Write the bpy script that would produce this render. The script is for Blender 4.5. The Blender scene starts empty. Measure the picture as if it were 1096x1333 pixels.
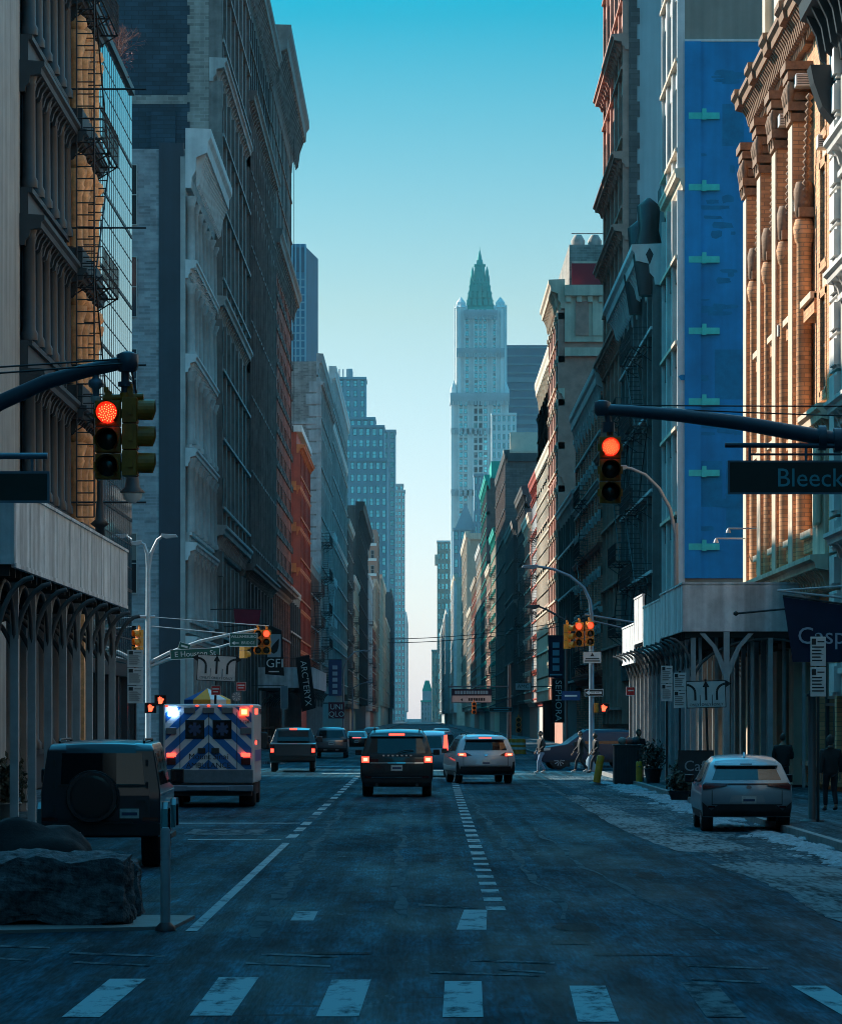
import bpy, bmesh, math, random
from mathutils import Vector, Matrix
R = random.Random(7)
F, CX, HY, EYE = 4800.0, 548.0, 935.0, 2.35      # focal length and horizon of the view, eye height
SC = bpy.context.scene
COL = SC.collection
PI = math.pi
def wx(px, Y): return (px - CX) * Y / F
def wz(py, Y): return EYE + (HY - py) * Y / F
# ---------------------------------------------------------------- materials
MATS = {}
def M(name, col, rough=.8, var=.22, scale=1.5, brick=None, bump=0.0, metal=0.0, streak=0.0, emit=0.0, objvar=0.0, coat=0.0, spec=.5, blocks=None):
    if name in MATS: return MATS[name]
    m = bpy.data.materials.new(name); m.use_nodes = True; MATS[name] = m
    nt = m.node_tree; N = nt.nodes; L = nt.links
    b = N['Principled BSDF']; b.inputs['Roughness'].default_value = rough; b.inputs['Metallic'].default_value = metal
    b.inputs['Specular IOR Level'].default_value = spec
    if coat: b.inputs['Coat Weight'].default_value = coat; b.inputs['Coat Roughness'].default_value = .05
    c4 = (*col, 1); b.inputs['Base Color'].default_value = c4
    if emit:
        b.inputs['Emission Color'].default_value = c4; b.inputs['Emission Strength'].default_value = emit; return m
    tc = N.new('ShaderNodeTexCoord')
    cur = None
    hsrc = None
    if brick:
        bw, bh, mort = brick
        sx = N.new('ShaderNodeSeparateXYZ'); L.new(tc.outputs['Object'], sx.inputs[0])
        ad = N.new('ShaderNodeMath'); L.new(sx.outputs[0], ad.inputs[0]); L.new(sx.outputs[1], ad.inputs[1])
        cb = N.new('ShaderNodeCombineXYZ'); L.new(ad.outputs[0], cb.inputs[0]); L.new(sx.outputs[2], cb.inputs[1])
        br = N.new('ShaderNodeTexBrick'); L.new(cb.outputs[0], br.inputs['Vector'])
        br.inputs['Scale'].default_value = 1; br.inputs['Brick Width'].default_value = bw; br.inputs['Row Height'].default_value = bh
        br.inputs['Mortar Size'].default_value = bh * .09; br.inputs['Bias'].default_value = -.2
        br.inputs['Color1'].default_value = (*[c * 1.25 for c in col], 1); br.inputs['Color2'].default_value = (*[c * .7 for c in col], 1)
        br.inputs['Mortar'].default_value = (*mort, 1)
        cur = br.outputs['Color']; hsrc = br.outputs['Fac']
    if var:
        no = N.new('ShaderNodeTexNoise'); no.inputs['Scale'].default_value = scale; no.inputs['Detail'].default_value = 6; no.inputs['Roughness'].default_value = .65
        L.new(tc.outputs['Object'], no.inputs['Vector'])
        mr = N.new('ShaderNodeMapRange'); mr.inputs[1].default_value = .3; mr.inputs[2].default_value = .7
        mr.inputs[3].default_value = 1 - var; mr.inputs[4].default_value = 1 + var; L.new(no.outputs['Fac'], mr.inputs[0])
        fac = mr.outputs[0]
        if streak:
            mp = N.new('ShaderNodeMapping'); mp.inputs['Scale'].default_value = (2.2, 2.2, .09); L.new(tc.outputs['Object'], mp.inputs[0])
            n2 = N.new('ShaderNodeTexNoise'); n2.inputs['Scale'].default_value = 1; n2.inputs['Detail'].default_value = 5; L.new(mp.outputs[0], n2.inputs['Vector'])
            m2 = N.new('ShaderNodeMapRange'); m2.inputs[1].default_value = .32; m2.inputs[2].default_value = .68
            m2.inputs[3].default_value = 1 - streak; m2.inputs[4].default_value = 1 + streak * .6; L.new(n2.outputs['Fac'], m2.inputs[0])
            mu = N.new('ShaderNodeMath'); mu.operation = 'MULTIPLY'; L.new(fac, mu.inputs[0]); L.new(m2.outputs[0], mu.inputs[1]); fac = mu.outputs[0]
        if objvar:
            oi = N.new('ShaderNodeObjectInfo'); m3 = N.new('ShaderNodeMapRange'); m3.inputs[3].default_value = 1 - objvar; m3.inputs[4].default_value = 1 + objvar
            L.new(oi.outputs['Random'], m3.inputs[0]); mu = N.new('ShaderNodeMath'); mu.operation = 'MULTIPLY'
            L.new(fac, mu.inputs[0]); L.new(m3.outputs[0], mu.inputs[1]); fac = mu.outputs[0]
        vm = N.new('ShaderNodeVectorMath'); vm.operation = 'SCALE'
        if cur: L.new(cur, vm.inputs[0])
        else: vm.inputs[0].default_value = col
        L.new(fac, vm.inputs['Scale']); cur = vm.outputs[0]
        if hsrc is None: hsrc = no.outputs['Fac']
    if cur: L.new(cur, b.inputs['Base Color'])
    if bump and hsrc:
        bp = N.new('ShaderNodeBump'); bp.inputs['Strength'].default_value = bump; bp.inputs['Distance'].default_value = .05
        L.new(hsrc, bp.inputs['Height']); L.new(bp.outputs[0], b.inputs['Normal'])
    return m
# ---------------------------------------------------------------- mesh builder
class MB:
    def __init__(s): s.v = []; s.f = []; s.m = []; s.sm = []
    def add(s, vs, fs, mi=0, smooth=False):
        o = len(s.v); s.v += [tuple(v) for v in vs]
        for f in fs: s.f.append([i + o for i in f]); s.m.append(mi); s.sm.append(smooth)
    def box(s, x0, x1, y0, y1, z0, z1, mi=0, faces=None):
        if x0 > x1: x0, x1 = x1, x0
        if y0 > y1: y0, y1 = y1, y0
        vs = [(x0,y0,z0),(x1,y0,z0),(x1,y1,z0),(x0,y1,z0),(x0,y0,z1),(x1,y0,z1),(x1,y1,z1),(x0,y1,z1)]
        fs = [(0,3,2,1),(4,5,6,7),(0,1,5,4),(1,2,6,5),(2,3,7,6),(3,0,4,7)]     # bottom top -y +x +y -x
        if faces is None: s.add(vs, fs, mi)
        else:
            for f, k in zip(fs, faces):
                if k is not None: s.add([vs[i] for i in f], [(0,1,2,3)], k)
    def quad(s, a, b, c, d, mi=0): s.add([a,b,c,d], [(0,1,2,3)], mi)
    def bar(s, p, q, r, n=6, mi=0, r1=None, caps=True, smooth=True):
        p, q = Vector(p), Vector(q); d = (q - p)
        if d.length < 1e-6: return
        d.normalize(); a = Vector((0,0,1)) if abs(d.z) < .9 else Vector((1,0,0))
        u = d.cross(a).normalized(); w = d.cross(u); r1 = r if r1 is None else r1
        vs = []
        for c, rr in ((p, r), (q, r1)):
            for k in range(n):
                t = 2*PI*k/n; vs.append(c + (u*math.cos(t) + w*math.sin(t))*rr)
        fs = [(k, (k+1) % n, n+(k+1) % n, n+k) for k in range(n)]
        s.add(vs, fs, mi, smooth)
        if caps: s.add(vs, [tuple(reversed(range(n))), tuple(range(n, 2*n))], mi)
    def tube(s, pts, r, n=8, mi=0, r1=None):
        pts = [Vector(p) for p in pts]; N = len(pts); r1 = r if r1 is None else r1; vs = []
        prev = None
        for i, p in enumerate(pts):
            d = (pts[min(i+1, N-1)] - pts[max(i-1, 0)]).normalized()
            if prev is None:
                a = Vector((0,0,1)) if abs(d.z) < .9 else Vector((1,0,0)); u = d.cross(a).normalized()
            else: u = (prev - d*prev.dot(d)).normalized()
            prev = u; w = d.cross(u); rr = r + (r1-r)*i/max(1, N-1)
            for k in range(n):
                t = 2*PI*k/n; vs.append(p + (u*math.cos(t) + w*math.sin(t))*rr)
        fs = [(i*n+k, i*n+(k+1) % n, (i+1)*n+(k+1) % n, (i+1)*n+k) for i in range(N-1) for k in range(n)]
        s.add(vs, fs, mi, True); s.add(vs, [tuple(reversed(range(n))), tuple(range((N-1)*n, N*n))], mi)
    def lathe(s, prof, c=(0,0,0), n=16, mi=0, ax='z', smooth=True, cap=True):
        vs = []
        for r, h in prof:
            for k in range(n):
                t = 2*PI*k/n; a, b = r*math.cos(t), r*math.sin(t)
                p = {'z': (a, b, h), 'y': (a, h, b), 'x': (h, a, b)}[ax]
                vs.append((p[0]+c[0], p[1]+c[1], p[2]+c[2]))
        K = len(prof)
        fs = [(i*n+k, i*n+(k+1) % n, (i+1)*n+(k+1) % n, (i+1)*n+k) for i in range(K-1) for k in range(n)]
        s.add(vs, fs, mi, smooth)
        if cap: s.add(vs, [tuple(reversed(range(n))), tuple(range((K-1)*n, K*n))], mi)
    def prism(s, poly, h0, h1, ax='y', mi=0):      # 2D polygon extruded along ax; polygon axes: y->(x,z), x->(y,z), z->(x,y)
        def mk(p, h): return {'y': (p[0], h, p[1]), 'x': (h, p[0], p[1]), 'z': (p[0], p[1], h)}[ax]
        n = len(poly); vs = [mk(p, h0) for p in poly] + [mk(p, h1) for p in poly]
        fs = [(k, (k+1) % n, n+(k+1) % n, n+k) for k in range(n)] + [tuple(reversed(range(n))), tuple(range(n, 2*n))]
        s.add(vs, fs, mi)
    def build(s, name, mats, parent=None, loc=(0,0,0), rz=0, bevel=0, seg=2, fix=True, rot=None):
        me = bpy.data.meshes.new(name); me.from_pydata(s.v, [], s.f)
        if not isinstance(mats, (list, tuple)): mats = [mats]
        for m in mats: me.materials.append(m)
        me.polygons.foreach_set('material_index', s.m); me.polygons.foreach_set('use_smooth', s.sm)
        if fix:
            bm = bmesh.new(); bm.from_mesh(me); bmesh.ops.recalc_face_normals(bm, faces=bm.faces); bm.to_mesh(me); bm.free()
        me.update()
        o = bpy.data.objects.new(name, me); COL.objects.link(o); o.location = loc
        o.rotation_euler = rot if rot else (0, 0, rz)
        if parent: o.parent = parent
        if bevel:
            bv = o.modifiers.new('bevel', 'BEVEL'); bv.width = bevel; bv.segments = seg; bv.limit_method = 'ANGLE'; bv.angle_limit = math.radians(32); bv.harden_normals = True
            for p in me.polygons: p.use_smooth = True
        return o
def tag(o, label=None, cat=None, group=None, kind=None):
    if label: o['label'] = label
    if cat: o['category'] = cat
    if group: o['group'] = group
    if kind: o['kind'] = kind
    return o
def empty(name, loc, label, cat, group=None, rz=0):
    o = bpy.data.objects.new(name, None); COL.objects.link(o); o.location = loc; o.rotation_euler = (0,0,rz)
    o.empty_display_size = .3
    return tag(o, label, cat, group)
def text(parent, s, loc, size, mat, rot=(PI/2,0,0), sx=1.0, name='lettering', align='CENTER', depth=.004):
    cu = bpy.data.curves.new(name, 'FONT'); cu.body = s; cu.size = size; cu.align_x = align; cu.align_y = 'CENTER'; cu.extrude = depth
    cu.resolution_u = 3; cu.materials.append(mat)
    o = bpy.data.objects.new(name, cu); COL.objects.link(o); o.parent = parent; o.location = loc; o.rotation_euler = rot; o.scale = (sx, 1, 1)
    return o
def clip(poly, f):          # keep the side where f(p) >= 0
    out = []
    for i, p in enumerate(poly):
        q = poly[(i+1) % len(poly)]; a, b = f(p), f(q)
        if a >= 0: out.append(p)
        if (a > 0 and b < 0) or (a < 0 and b > 0):
            t = a/(a-b); out.append((p[0]+(q[0]-p[0])*t, p[1]+(q[1]-p[1])*t))
    return out
def cliprect(poly, x0, x1, z0, z1):
    for f in (lambda p: p[0]-x0, lambda p: x1-p[0], lambda p: p[1]-z0, lambda p: z1-p[1]):
        if poly: poly = clip(poly, f)
    return poly
def dup(o, parent=None, loc=None):
    c = o.copy(); COL.objects.link(c)
    if parent: c.parent = parent
    if loc is not None: c.location = loc
    for ch in list(o.children): dup(ch, c)
    return c
GLASS = M('window_glass', (.025,.035,.045), rough=.1, var=.3, scale=.4, objvar=.8, spec=.35)
TGLASS = M('sky_blue_glass', (.1,.42,.5), .12, .25, .4, metal=.75, objvar=.5)
BLIND = M('window_blind', (.22,.22,.2), rough=.35, var=.15, objvar=.5)
WFRAME = M('window_frame_dark', (.05,.055,.06), rough=.5, var=.1)
WFRAMEL = M('window_frame_pale', (.42,.41,.38), rough=.55, var=.1)
IRON = M('black_iron', (.016,.018,.02), rough=.5, var=.2)
# ================================================================ BUILDINGS
WCACHE = {}
def winmesh(w, h, light, blind):
    key = (round(w,2), round(h,2), light, blind)
    blind = blind and light != 2
    if key in WCACHE: return WCACHE[key]
    mb = MB(); t = min(.09, w*.08)
    # outward is -y, sill at z=0, centre x=0
    mb.quad((-w/2,0,0),(w/2,0,0),(w/2,0,h),(-w/2,0,h), 0)
    if blind: mb.quad((-w/2+t,-.012,h*.55),(w/2-t,-.012,h*.55),(w/2-t,-.012,h-t),(-w/2+t,-.012,h-t), 2)
    for (a,b,c,d) in ((-w/2,-w/2+t,0,h),(w/2-t,w/2,0,h),(-w/2+t,w/2-t,0,t),(-w/2+t,w/2-t,h-t,h),(-w/2+t,w/2-t,h*.5-t/2,h*.5+t/2)):
        mb.box(a,b,-.06,-.002,c,d,1)
    if w > 1.7: mb.box(-t/2,t/2,-.055,-.003,t,h*.5-t/2,1)
    WCACHE[key] = (mb, [TGLASS if light == 2 else GLASS, WFRAMEL if light == 1 else WFRAME, BLIND])
    me = bpy.data.meshes.new('window'); me.from_pydata(mb.v, [], mb.f)
    for m in WCACHE[key][1]: me.materials.append(m)
    me.polygons.foreach_set('material_index', mb.m); me.update()
    WCACHE[key] = (me, mb, WCACHE[key][1]); return WCACHE[key]
def place_windows(root, wins, cap=100):
    """wins: (x,y,z,rz,w,h,light) in root space, largest first; more than cap go into one part"""
    rest = MB(); rest_m = None
    for i, (x,y,z,rz,w,h,light) in enumerate(wins):
        blind = R.random() < .3
        me, mb, mats = winmesh(w, h, light, blind)
        if i < cap:
            o = bpy.data.objects.new('window', me); COL.objects.link(o); o.parent = root; o.location = (x,y,z); o.rotation_euler = (0,0,rz)
        else:
            c, s_ = math.cos(rz), math.sin(rz); rest_m = rest_m or mats; base = len(rest.v)
            rest.v += [(x+vx*c-vy*s_, y+vx*s_+vy*c, z+vz) for vx,vy,vz in mb.v]
            for f, k in zip(mb.f, mb.m): rest.f.append([q+base for q in f]); rest.m.append(k); rest.sm.append(False)
    if rest.v:
        o = rest.build('window', rest_m, root, fix=False); o['kind'] = 'stuff'
class Bldg:
    """a street building: local d = out from the facade line toward the street, u = along the street, z = up"""
    def __init__(s, name, label, side, y0, y1, h, mats, depth=18, x=12.0, cat='building', top=0.0, z0=0.0):
        s.side, s.W, s.h, s.mats = side, y1-y0, h, mats       # mats: 0 facade, 1 end wall, 2 trim, 3 accent
        while len(s.mats) < 4: s.mats = s.mats + [s.mats[-1]]
        s.root = empty(name, (side*x, y0, 0), label, cat); s.wall = MB(); s.trim = MB(); s.wins = []
        s.near = y0
        f = 0; e = 1
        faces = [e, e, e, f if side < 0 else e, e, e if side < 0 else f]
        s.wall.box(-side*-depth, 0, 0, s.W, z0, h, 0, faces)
    def fb(s, mb, d0, d1, u0, u1, z0, z1, mi=0): mb.box(-s.side*d0, -s.side*d1, u0, u1, z0, z1, mi)
    def pt(s, d, u, z): return (-s.side*d, u, z)
    def grid(s, z0, z1, nf, nb, pw=.6, pd=.3, sh=1.2, sd=.15, ww=None, wh=None, light=False, sill=True, u0=0.0, u1=None, cols=False, mi=0, smi=None, win=True, arch=False, capit=False, midcol=0):
        u1 = s.W if u1 is None else u1; bw = (u1-u0)/nb; fh = (z1-z0)/nf; smi = mi if smi is None else smi
        for i in range(nb+1):
            c = u0 + i*bw; a, b = max(u0, c-pw/2), min(u1, c+pw/2)
            if pd > 0:
                if cols:
                    for k in range(nf):
                        zb = z0+k*fh
                        s.trim.lathe([(pw*.62,zb+sh),(pw*.62,zb+sh+.2),(pw*.48,zb+sh+.32),(pw*.42,z0+(k+1)*fh-.55),(pw*.5,z0+(k+1)*fh-.5),(pw*.45,z0+(k+1)*fh-.42),(pw*.7,z0+(k+1)*fh-.08),(pw*.7,z0+(k+1)*fh)], c=s.pt(pd*.5, min(max(c,u0+pw*.62),u1-pw*.62), 0), n=10, mi=mi)
                else:
                    s.fb(s.wall, 0, pd, a, b, z0, z1, mi)
                    if capit:
                        for k in range(nf):
                            zt = z0+(k+1)*fh
                            s.fb(s.trim, 0, pd+.16, a-.1+.1*(i==0), b+.1, zt-.55, zt-.25, 2); s.fb(s.trim, 0, pd+.08, a-.05+.05*(i==0), b+.05, zt-.8, zt-.55, 2)
            if midcol and i < nb:
                for q in range(1, midcol+1):
                    cc = c + bw*q/(midcol+1); s.fb(s.wall, 0, pd*.6, cc-.09, cc+.09, z0, z1, mi)
        for k in range(nf):
            zb = z0 + k*fh
            if sd > 0 and sh > 0:
                s.fb(s.wall, 0, sd, u0+.015, u1-.015, zb, zb+sh, smi)
                if sill: s.fb(s.trim, 0, max(pd, sd)+.1 if not cols else sd+.12, u0+.03, u1-.03, zb+sh-.16, zb+sh, 2)
            if win:
                for i in range(nb):
                    w = ww or (bw-pw-.1); hh = wh or (fh-sh-.15)
                    n = midcol+1
                    for q in range(n):
                        c = u0+i*bw+bw*(q+.5)/n
                        wq = w if n == 1 else (bw-pw)/n-.25
                        s.wins.append((*s.pt(.03, c, zb+sh+.04), s.side*-PI/2, wq, hh, light))
                        if arch:
                            seg = 6; prev = None
                            for a_ in range(seg+1):
                                t = PI*a_/seg; p = (c-math.cos(t)*(wq/2+.12), zb+sh+hh-.1+math.sin(t)*.45)
                                if prev: s.trim.bar(s.pt(.1,*prev), s.pt(.1,*p), .13, 5, 2)
                                prev = p
    def cornice(s, z0, z1, proj, u0=-.12, u1=None, br=1.2, name='cornice', mi=2, dent=True):
        u1 = s.W+.12 if u1 is None else u1; mb = MB(); H = z1-z0
        if s.near > 300: proj *= .42
        prof = [(0,z0),(proj*.22,z0),(proj*.25,z0+H*.18),(proj*.4,z0+H*.3),(proj*.42,z0+H*.52),(proj*.85,z0+H*.6),(proj*.88,z0+H*.78),(proj,z0+H*.86),(proj,z1),(0,z1+.05)]
        poly = [(-s.side*d, z) for d, z in prof]
        mb.prism(poly, u0, u1, 'y', 0)
        if br:
            n = max(2, int((u1-u0)/br))
            for i in range(n):
                c = u0+.15+(u1-u0-.3)*(i+.5)/n
                pr = [(proj*.4,z0+H*.02),(proj*.52,z0+H*.08),(proj*.6,z0+H*.35),(proj*.8,z0+H*.595),(proj*.4,z0+H*.595)]
                mb.prism([(-s.side*d, z) for d, z in pr], c-.13, c+.13, 'y', 0)
        mb.build(name, s.mats[mi], s.root); return s
    def band(s, z, h, d, mi=2, u0=0.0, u1=None):
        s.fb(s.trim, 0, d, u0+.02, (u1 or s.W)-.02, z, z+h, mi); return s
    def escape(s, zs, u0, u1, d=1.25, dz=None, mat=None, ladder=True):
        """iron fire escape: slatted balconies with rails, linked by steep stairs"""
        mb = MB(); mat = mat or IRON
        for k, z in enumerate(zs):
            n = max(4, int(d/.16))
            for i in range(n): 
                c = .05+(d-.1)*i/(n-1); s.fb(mb, c-.03, c+.03, u0, u1, z, z+.04)
            for u in (u0, u1, (u0+u1)/2):
                s.fb(mb, 0, d, u-.03, u+.03, z-.06, z-.001)
                mb.bar(s.pt(.03,u,z-.9), s.pt(d-.1,u,z-.06), .025, 5)
            for hh in (.35,.65,1.0):
                mb.bar(s.pt(d,u0,z+hh), s.pt(d,u1,z+hh), .02, 5); mb.bar(s.pt(0,u0,z+hh), s.pt(d,u0,z+hh), .02, 5); mb.bar(s.pt(0,u1,z+hh), s.pt(d,u1,z+hh), .02, 5)
            nn = max(3, int((u1-u0)/.35))
            for i in range(nn+1):
                u = u0+(u1-u0)*i/nn; mb.bar(s.pt(d,u,z), s.pt(d,u,z+1), .012, 4)
            for i in range(5): mb.bar(s.pt(d*i/4,u0,z), s.pt(d*i/4,u0,z+1), .012, 4)
            if ladder and k+1 < len(zs):
                z2 = zs[k+1]; a, b = (u0+.4, u1-.4) if k % 2 else (u1-.4, u0+.4)
                for dd in (d*.35, d*.8): mb.bar(s.pt(dd,a,z), s.pt(dd,b,z2), .03, 5)
                for i in range(1, 14):
                    t = i/14; mb.bar(s.pt(d*.35,a+(b-a)*t,z+(z2-z)*t), s.pt(d*.8,a+(b-a)*t,z+(z2-z)*t), .02, 4)
        mb.build('fire_escape', mat, s.root, fix=False)
    def finish(s, cap=100):
        s.wall.build('wall', s.mats, s.root)
        if s.trim.v: s.trim.build('trim', s.mats, s.root)
        s.wins.sort(key=lambda q: q[1] - q[4]*q[5]*.5)
        place_windows(s.root, s.wins, cap); return s
    def front_windows(s, x0, x1, z0, z1, nx, nz, w, h, light=False):      # windows in the end wall that faces the camera
        for i in range(nx):
            for k in range(nz):
                X = x0+(x1-x0)*(i+.5)/nx; Z = z0+(z1-z0)*(k+.5)/nz - h/2
                s.wins.append((X - s.root.location.x, -.02, Z, 0, w, h, light))
def water_tank(x, y, z, label):
    r = empty('water_tank', (x,y,z), label, 'water tank')
    mb = MB(); 
    for a, b in ((-1,-1),(1,-1),(-1,1),(1,1)): mb.bar((a*1.1,b*1.1,0),(a*1.1,b*1.1,2.2),.1,5)
    mb.build('stand', IRON, r); mb = MB(); mb.lathe([(1.6,2.2),(1.65,5),(1.6,5.05)], n=18); mb.build('tank', M('weathered_wood',(.12,.09,.07),.9), r)
    mb = MB(); mb.lathe([(1.8,5.0),(.05,6.3)], n=18); mb.build('lid', IRON, r)
# ---- palette
gstone = M('pale_grey_stone', (.4,.385,.36), .85, .25, .8, streak=.25)
gconc = M('smooth_grey_concrete', (.33,.31,.28), .8, .15, .7, streak=.3)
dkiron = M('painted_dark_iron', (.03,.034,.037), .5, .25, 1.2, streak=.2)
terra = M('orange_terracotta', (.8,.38,.16), .7, .4, 3, bump=.4, streak=.35)
terratrim = M('brown_terracotta', (.24,.13,.075), .75, .4, 4, bump=.4)
cream = M('cream_limestone', (.62,.5,.38), .8, .16, .8, streak=.2)
orbrick = M('orange_brick', (.62,.31,.15), .8, .25, 1.2, brick=(.42,.14,(.36,.2,.12)), bump=.4, streak=.1)
bluegray = M('blue_grey_brick', (.26,.27,.275), .85, .3, .9, brick=(.6,.15,(.3,.31,.32)), bump=.3)
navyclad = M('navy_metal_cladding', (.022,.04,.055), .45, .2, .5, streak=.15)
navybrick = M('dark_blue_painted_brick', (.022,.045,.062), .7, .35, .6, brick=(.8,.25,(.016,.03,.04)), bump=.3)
whstone = M('white_cast_iron_paint', (.6,.585,.56), .65, .16, .9, streak=.15)
tanstone = M('warm_grey_stone', (.2,.182,.165), .85, .35, 1, streak=.25)
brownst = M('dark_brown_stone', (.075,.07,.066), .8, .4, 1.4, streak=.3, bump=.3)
redw = M('red_waffle_brick', (.34,.1,.065), .85, .3, 1.4, brick=(.5,.18,(.2,.1,.08)))
redp = M('red_painted_iron', (.36,.055,.03), .6, .25, 1.2)
redor = M('sunlit_red_paint', (.55,.14,.035), .6, .25, 1.6)  # sunlight on the red bands put into an orange colour, trim shares it
gbrick = M('grey_brown_brick', (.25,.225,.195), .9, .3, .5, brick=(.6,.2,(.33,.3,.27)), streak=.2)
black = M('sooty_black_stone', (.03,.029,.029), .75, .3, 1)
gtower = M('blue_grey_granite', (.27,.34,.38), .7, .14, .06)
blueglass = M('blue_curtain_glass', (.02,.15,.27), .6, .25, .12, spec=.15)
dkblue = M('dark_blue_glass', (.001,.05,.11), .6, .25, .1, spec=.15)
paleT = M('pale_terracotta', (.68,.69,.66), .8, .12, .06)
verdi = M('green_copper', (.0,.33,.26), .7, .2, .3)
pinkst = M('pink_stone', (.5,.25,.19), .85, .25, 1)
redroof = M('dark_red_paint', (.28,.014,.025), .7, .15, .6)
brownbr = M('brown_brick', (.15,.11,.1), .9, .25, .5, brick=(.9,.3,(.12,.09,.08)), streak=.15)
tanf = M('tan_brick', (.42,.34,.26), .85, .15, .5)
dkgray = M('charcoal_stone', (.065,.068,.07), .8, .25, 1, streak=.2)
mullion = M('black_mullion', (.02,.022,.025), .4, .1)
# ---------------------------------------------------------------- LEFT SIDE (east side of the street)
b = Bldg('stone_building', 'plain pale grey stone building at the left picture edge with smooth wall', -1, 34, 110.3, 30, [gconc, gconc, gstone])  # near end lengthened out of view to shade the crosswalk
b.grid(5, 29, 5, 10, pw=1.2, pd=.0, sh=1.5, sd=0, ww=1.6, wh=2.6, u1=55); b.finish()
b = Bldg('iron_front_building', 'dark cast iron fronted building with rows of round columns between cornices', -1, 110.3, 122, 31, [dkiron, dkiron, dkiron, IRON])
b.grid(8.1, 31, 5, 5, pw=.44, pd=.5, sh=1.0, sd=.25, cols=True)
b.grid(.2, 7.2, 1, 5, pw=.6, pd=.5, sh=1.2, sd=.2, cols=True)
for k in range(5): b.cornice(7.3+4.6*k, 8.2+4.6*k, .75, br=.9)
b.fb(b.trim, 0, .3, 11.2, 11.65, 6.9, 31, 0); b.finish()
b = Bldg('terracotta_building', 'narrow orange terracotta building behind black fire escape balconies', -1, 122, 130, 33, [terra, terra, terratrim, dkiron])
fz = [7.9, 12.45, 17.0, 21.6, 26.2, 30.8]
for k, z in enumerate(fz[:-1]):
    z1 = fz[k+1]
    for i in range(4):
        u = .15 + i*2.15
        for rr, dd in ((.34,.35),(.24,.75)):
            b.trim.lathe([(rr*1.2,z+.9),(rr,z+1.2),(rr*.9,z+2.7),(rr*1.3,z+3.0),(rr*1.1,z+3.1),(rr*1.6,z+3.45),(rr*1.6,z+3.6)], c=b.pt(dd*.7,u+rr*1.6,0), n=9, mi=0)
        b.trim.lathe([(.12,z+3.55),(.36,z+3.8),(.3,z+4.05),(.1,z+4.2)], c=b.pt(.55,u+.5,0), n=8, mi=0)
    b.cornice(z-.75, z+.25, .95, br=.8, mi=3)
    b.fb(b.wall, 0, .8, .02, 7.98, z+.25, z+.95, 3)
    for i in range(3): b.wins.append((*b.pt(.03, 1.6+i*2.15, z+1.05), PI/2, 1.3, 2.4, False))
b.grid(.2, 7.2, 1, 3, pw=.7, pd=.4, sh=.8, sd=.2)
b.escape(fz[1:-1] + [30.8], .3, 6.6, d=1.45)
mb = MB()   # straight drop ladder facing up the street
for x in (.62, 1.2): mb.bar(b.pt(x, -.12, 9), b.pt(x, -.12, 33), .03, 5)
for i in range(60): mb.bar(b.pt(.62, -.12, 9+i*.4), b.pt(1.2, -.12, 9+i*.4), .022, 4)
mb.build('ladder', IRON, b.root, fix=False)
mb = MB()
for z in fz: 
    mb.bar(b.pt(.0, .1, z+1.6), b.pt(2.9, .1, z+1.6), .035, 5)
mb.build('strut', IRON, b.root, fix=False)
b.finish()
# glass building
b = Bldg('glass_building', 'glass curtain wall building with thin black floor lines on the Houston corner', -1, 130.05, 153, 28.2, [M('curtain_glass', (.36,.48,.54), .03, .3, .3, spec=1.0, metal=.8, streak=.25), navyclad, mullion, mullion])
for k in range(0, 28):
    z = 4.6 + k*.98
    if z < 28: b.fb(b.wall, 0, .012 if k % 3 else .03, 0.01, b.W-.01, z, z+(.045 if k % 3 else .12), 2)
for i in range(1, 23): b.fb(b.wall, .001, .009, i*1.0-.06, i*1.0+.06, 4.6, 28.1, 2)
b.fb(b.wall, 0, .12, 0.0, b.W, 28.2, 28.5, 2); b.fb(b.wall, 0, .3, 0.02, b.W-.02, 4.0, 4.5, 2)
for i in range(6): b.fb(b.wall, 0, .25, .03+i*4.4, .33+i*4.4, 0, 3.99, 2)
mb = MB()
for i in range(12): mb.bar(b.pt(-.4, i*2, 28.2), b.pt(-.4, i*2, 29.4), .03, 4)
mb.bar(b.pt(-.4,0,29.4), b.pt(-.4,22.9,29.4), .03, 4); mb.build('roof_rail', IRON, b.root, fix=False); b.finish()
# corner building beyond Houston: low white-fronted building with blank end wall
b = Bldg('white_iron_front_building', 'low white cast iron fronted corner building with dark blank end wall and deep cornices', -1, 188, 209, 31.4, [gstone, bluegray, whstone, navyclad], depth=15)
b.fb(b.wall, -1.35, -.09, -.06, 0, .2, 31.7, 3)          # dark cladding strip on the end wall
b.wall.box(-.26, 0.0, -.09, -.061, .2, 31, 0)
for z in (5.6, 10.4, 15.2, 20.0, 24.8): b.cornice(z, z+.9, .6, br=.7)
b.cornice(29.4, 32.4, 1.3, br=.8)
b.grid(6.7, 29.0, 5, 6, pw=.55, pd=.42, sh=.7, sd=.2, cols=True, light=True)
b.grid(.3, 5.5, 1, 6, pw=.6, pd=.4, sh=.8, sd=.2)
for k in range(6): b.wins.append((-2.72, -.03, 4+4.7*k, 0, .5, 3.1, True))
b.finish()
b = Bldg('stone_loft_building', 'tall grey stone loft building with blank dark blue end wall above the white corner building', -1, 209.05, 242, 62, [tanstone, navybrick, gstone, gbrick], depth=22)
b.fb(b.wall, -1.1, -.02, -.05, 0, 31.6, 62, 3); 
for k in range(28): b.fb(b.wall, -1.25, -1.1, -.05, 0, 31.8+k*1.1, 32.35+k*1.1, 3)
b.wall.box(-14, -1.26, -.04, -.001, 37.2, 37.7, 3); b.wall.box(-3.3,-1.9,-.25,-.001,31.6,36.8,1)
for z in (12, 25, 38.5, 51): b.cornice(z, z+1.3, 1.0, br=1.5)
b.grid(13.3, 25, 3, 7, pw=1.1, pd=.75, sh=1.1, sd=.25, midcol=2)
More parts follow.
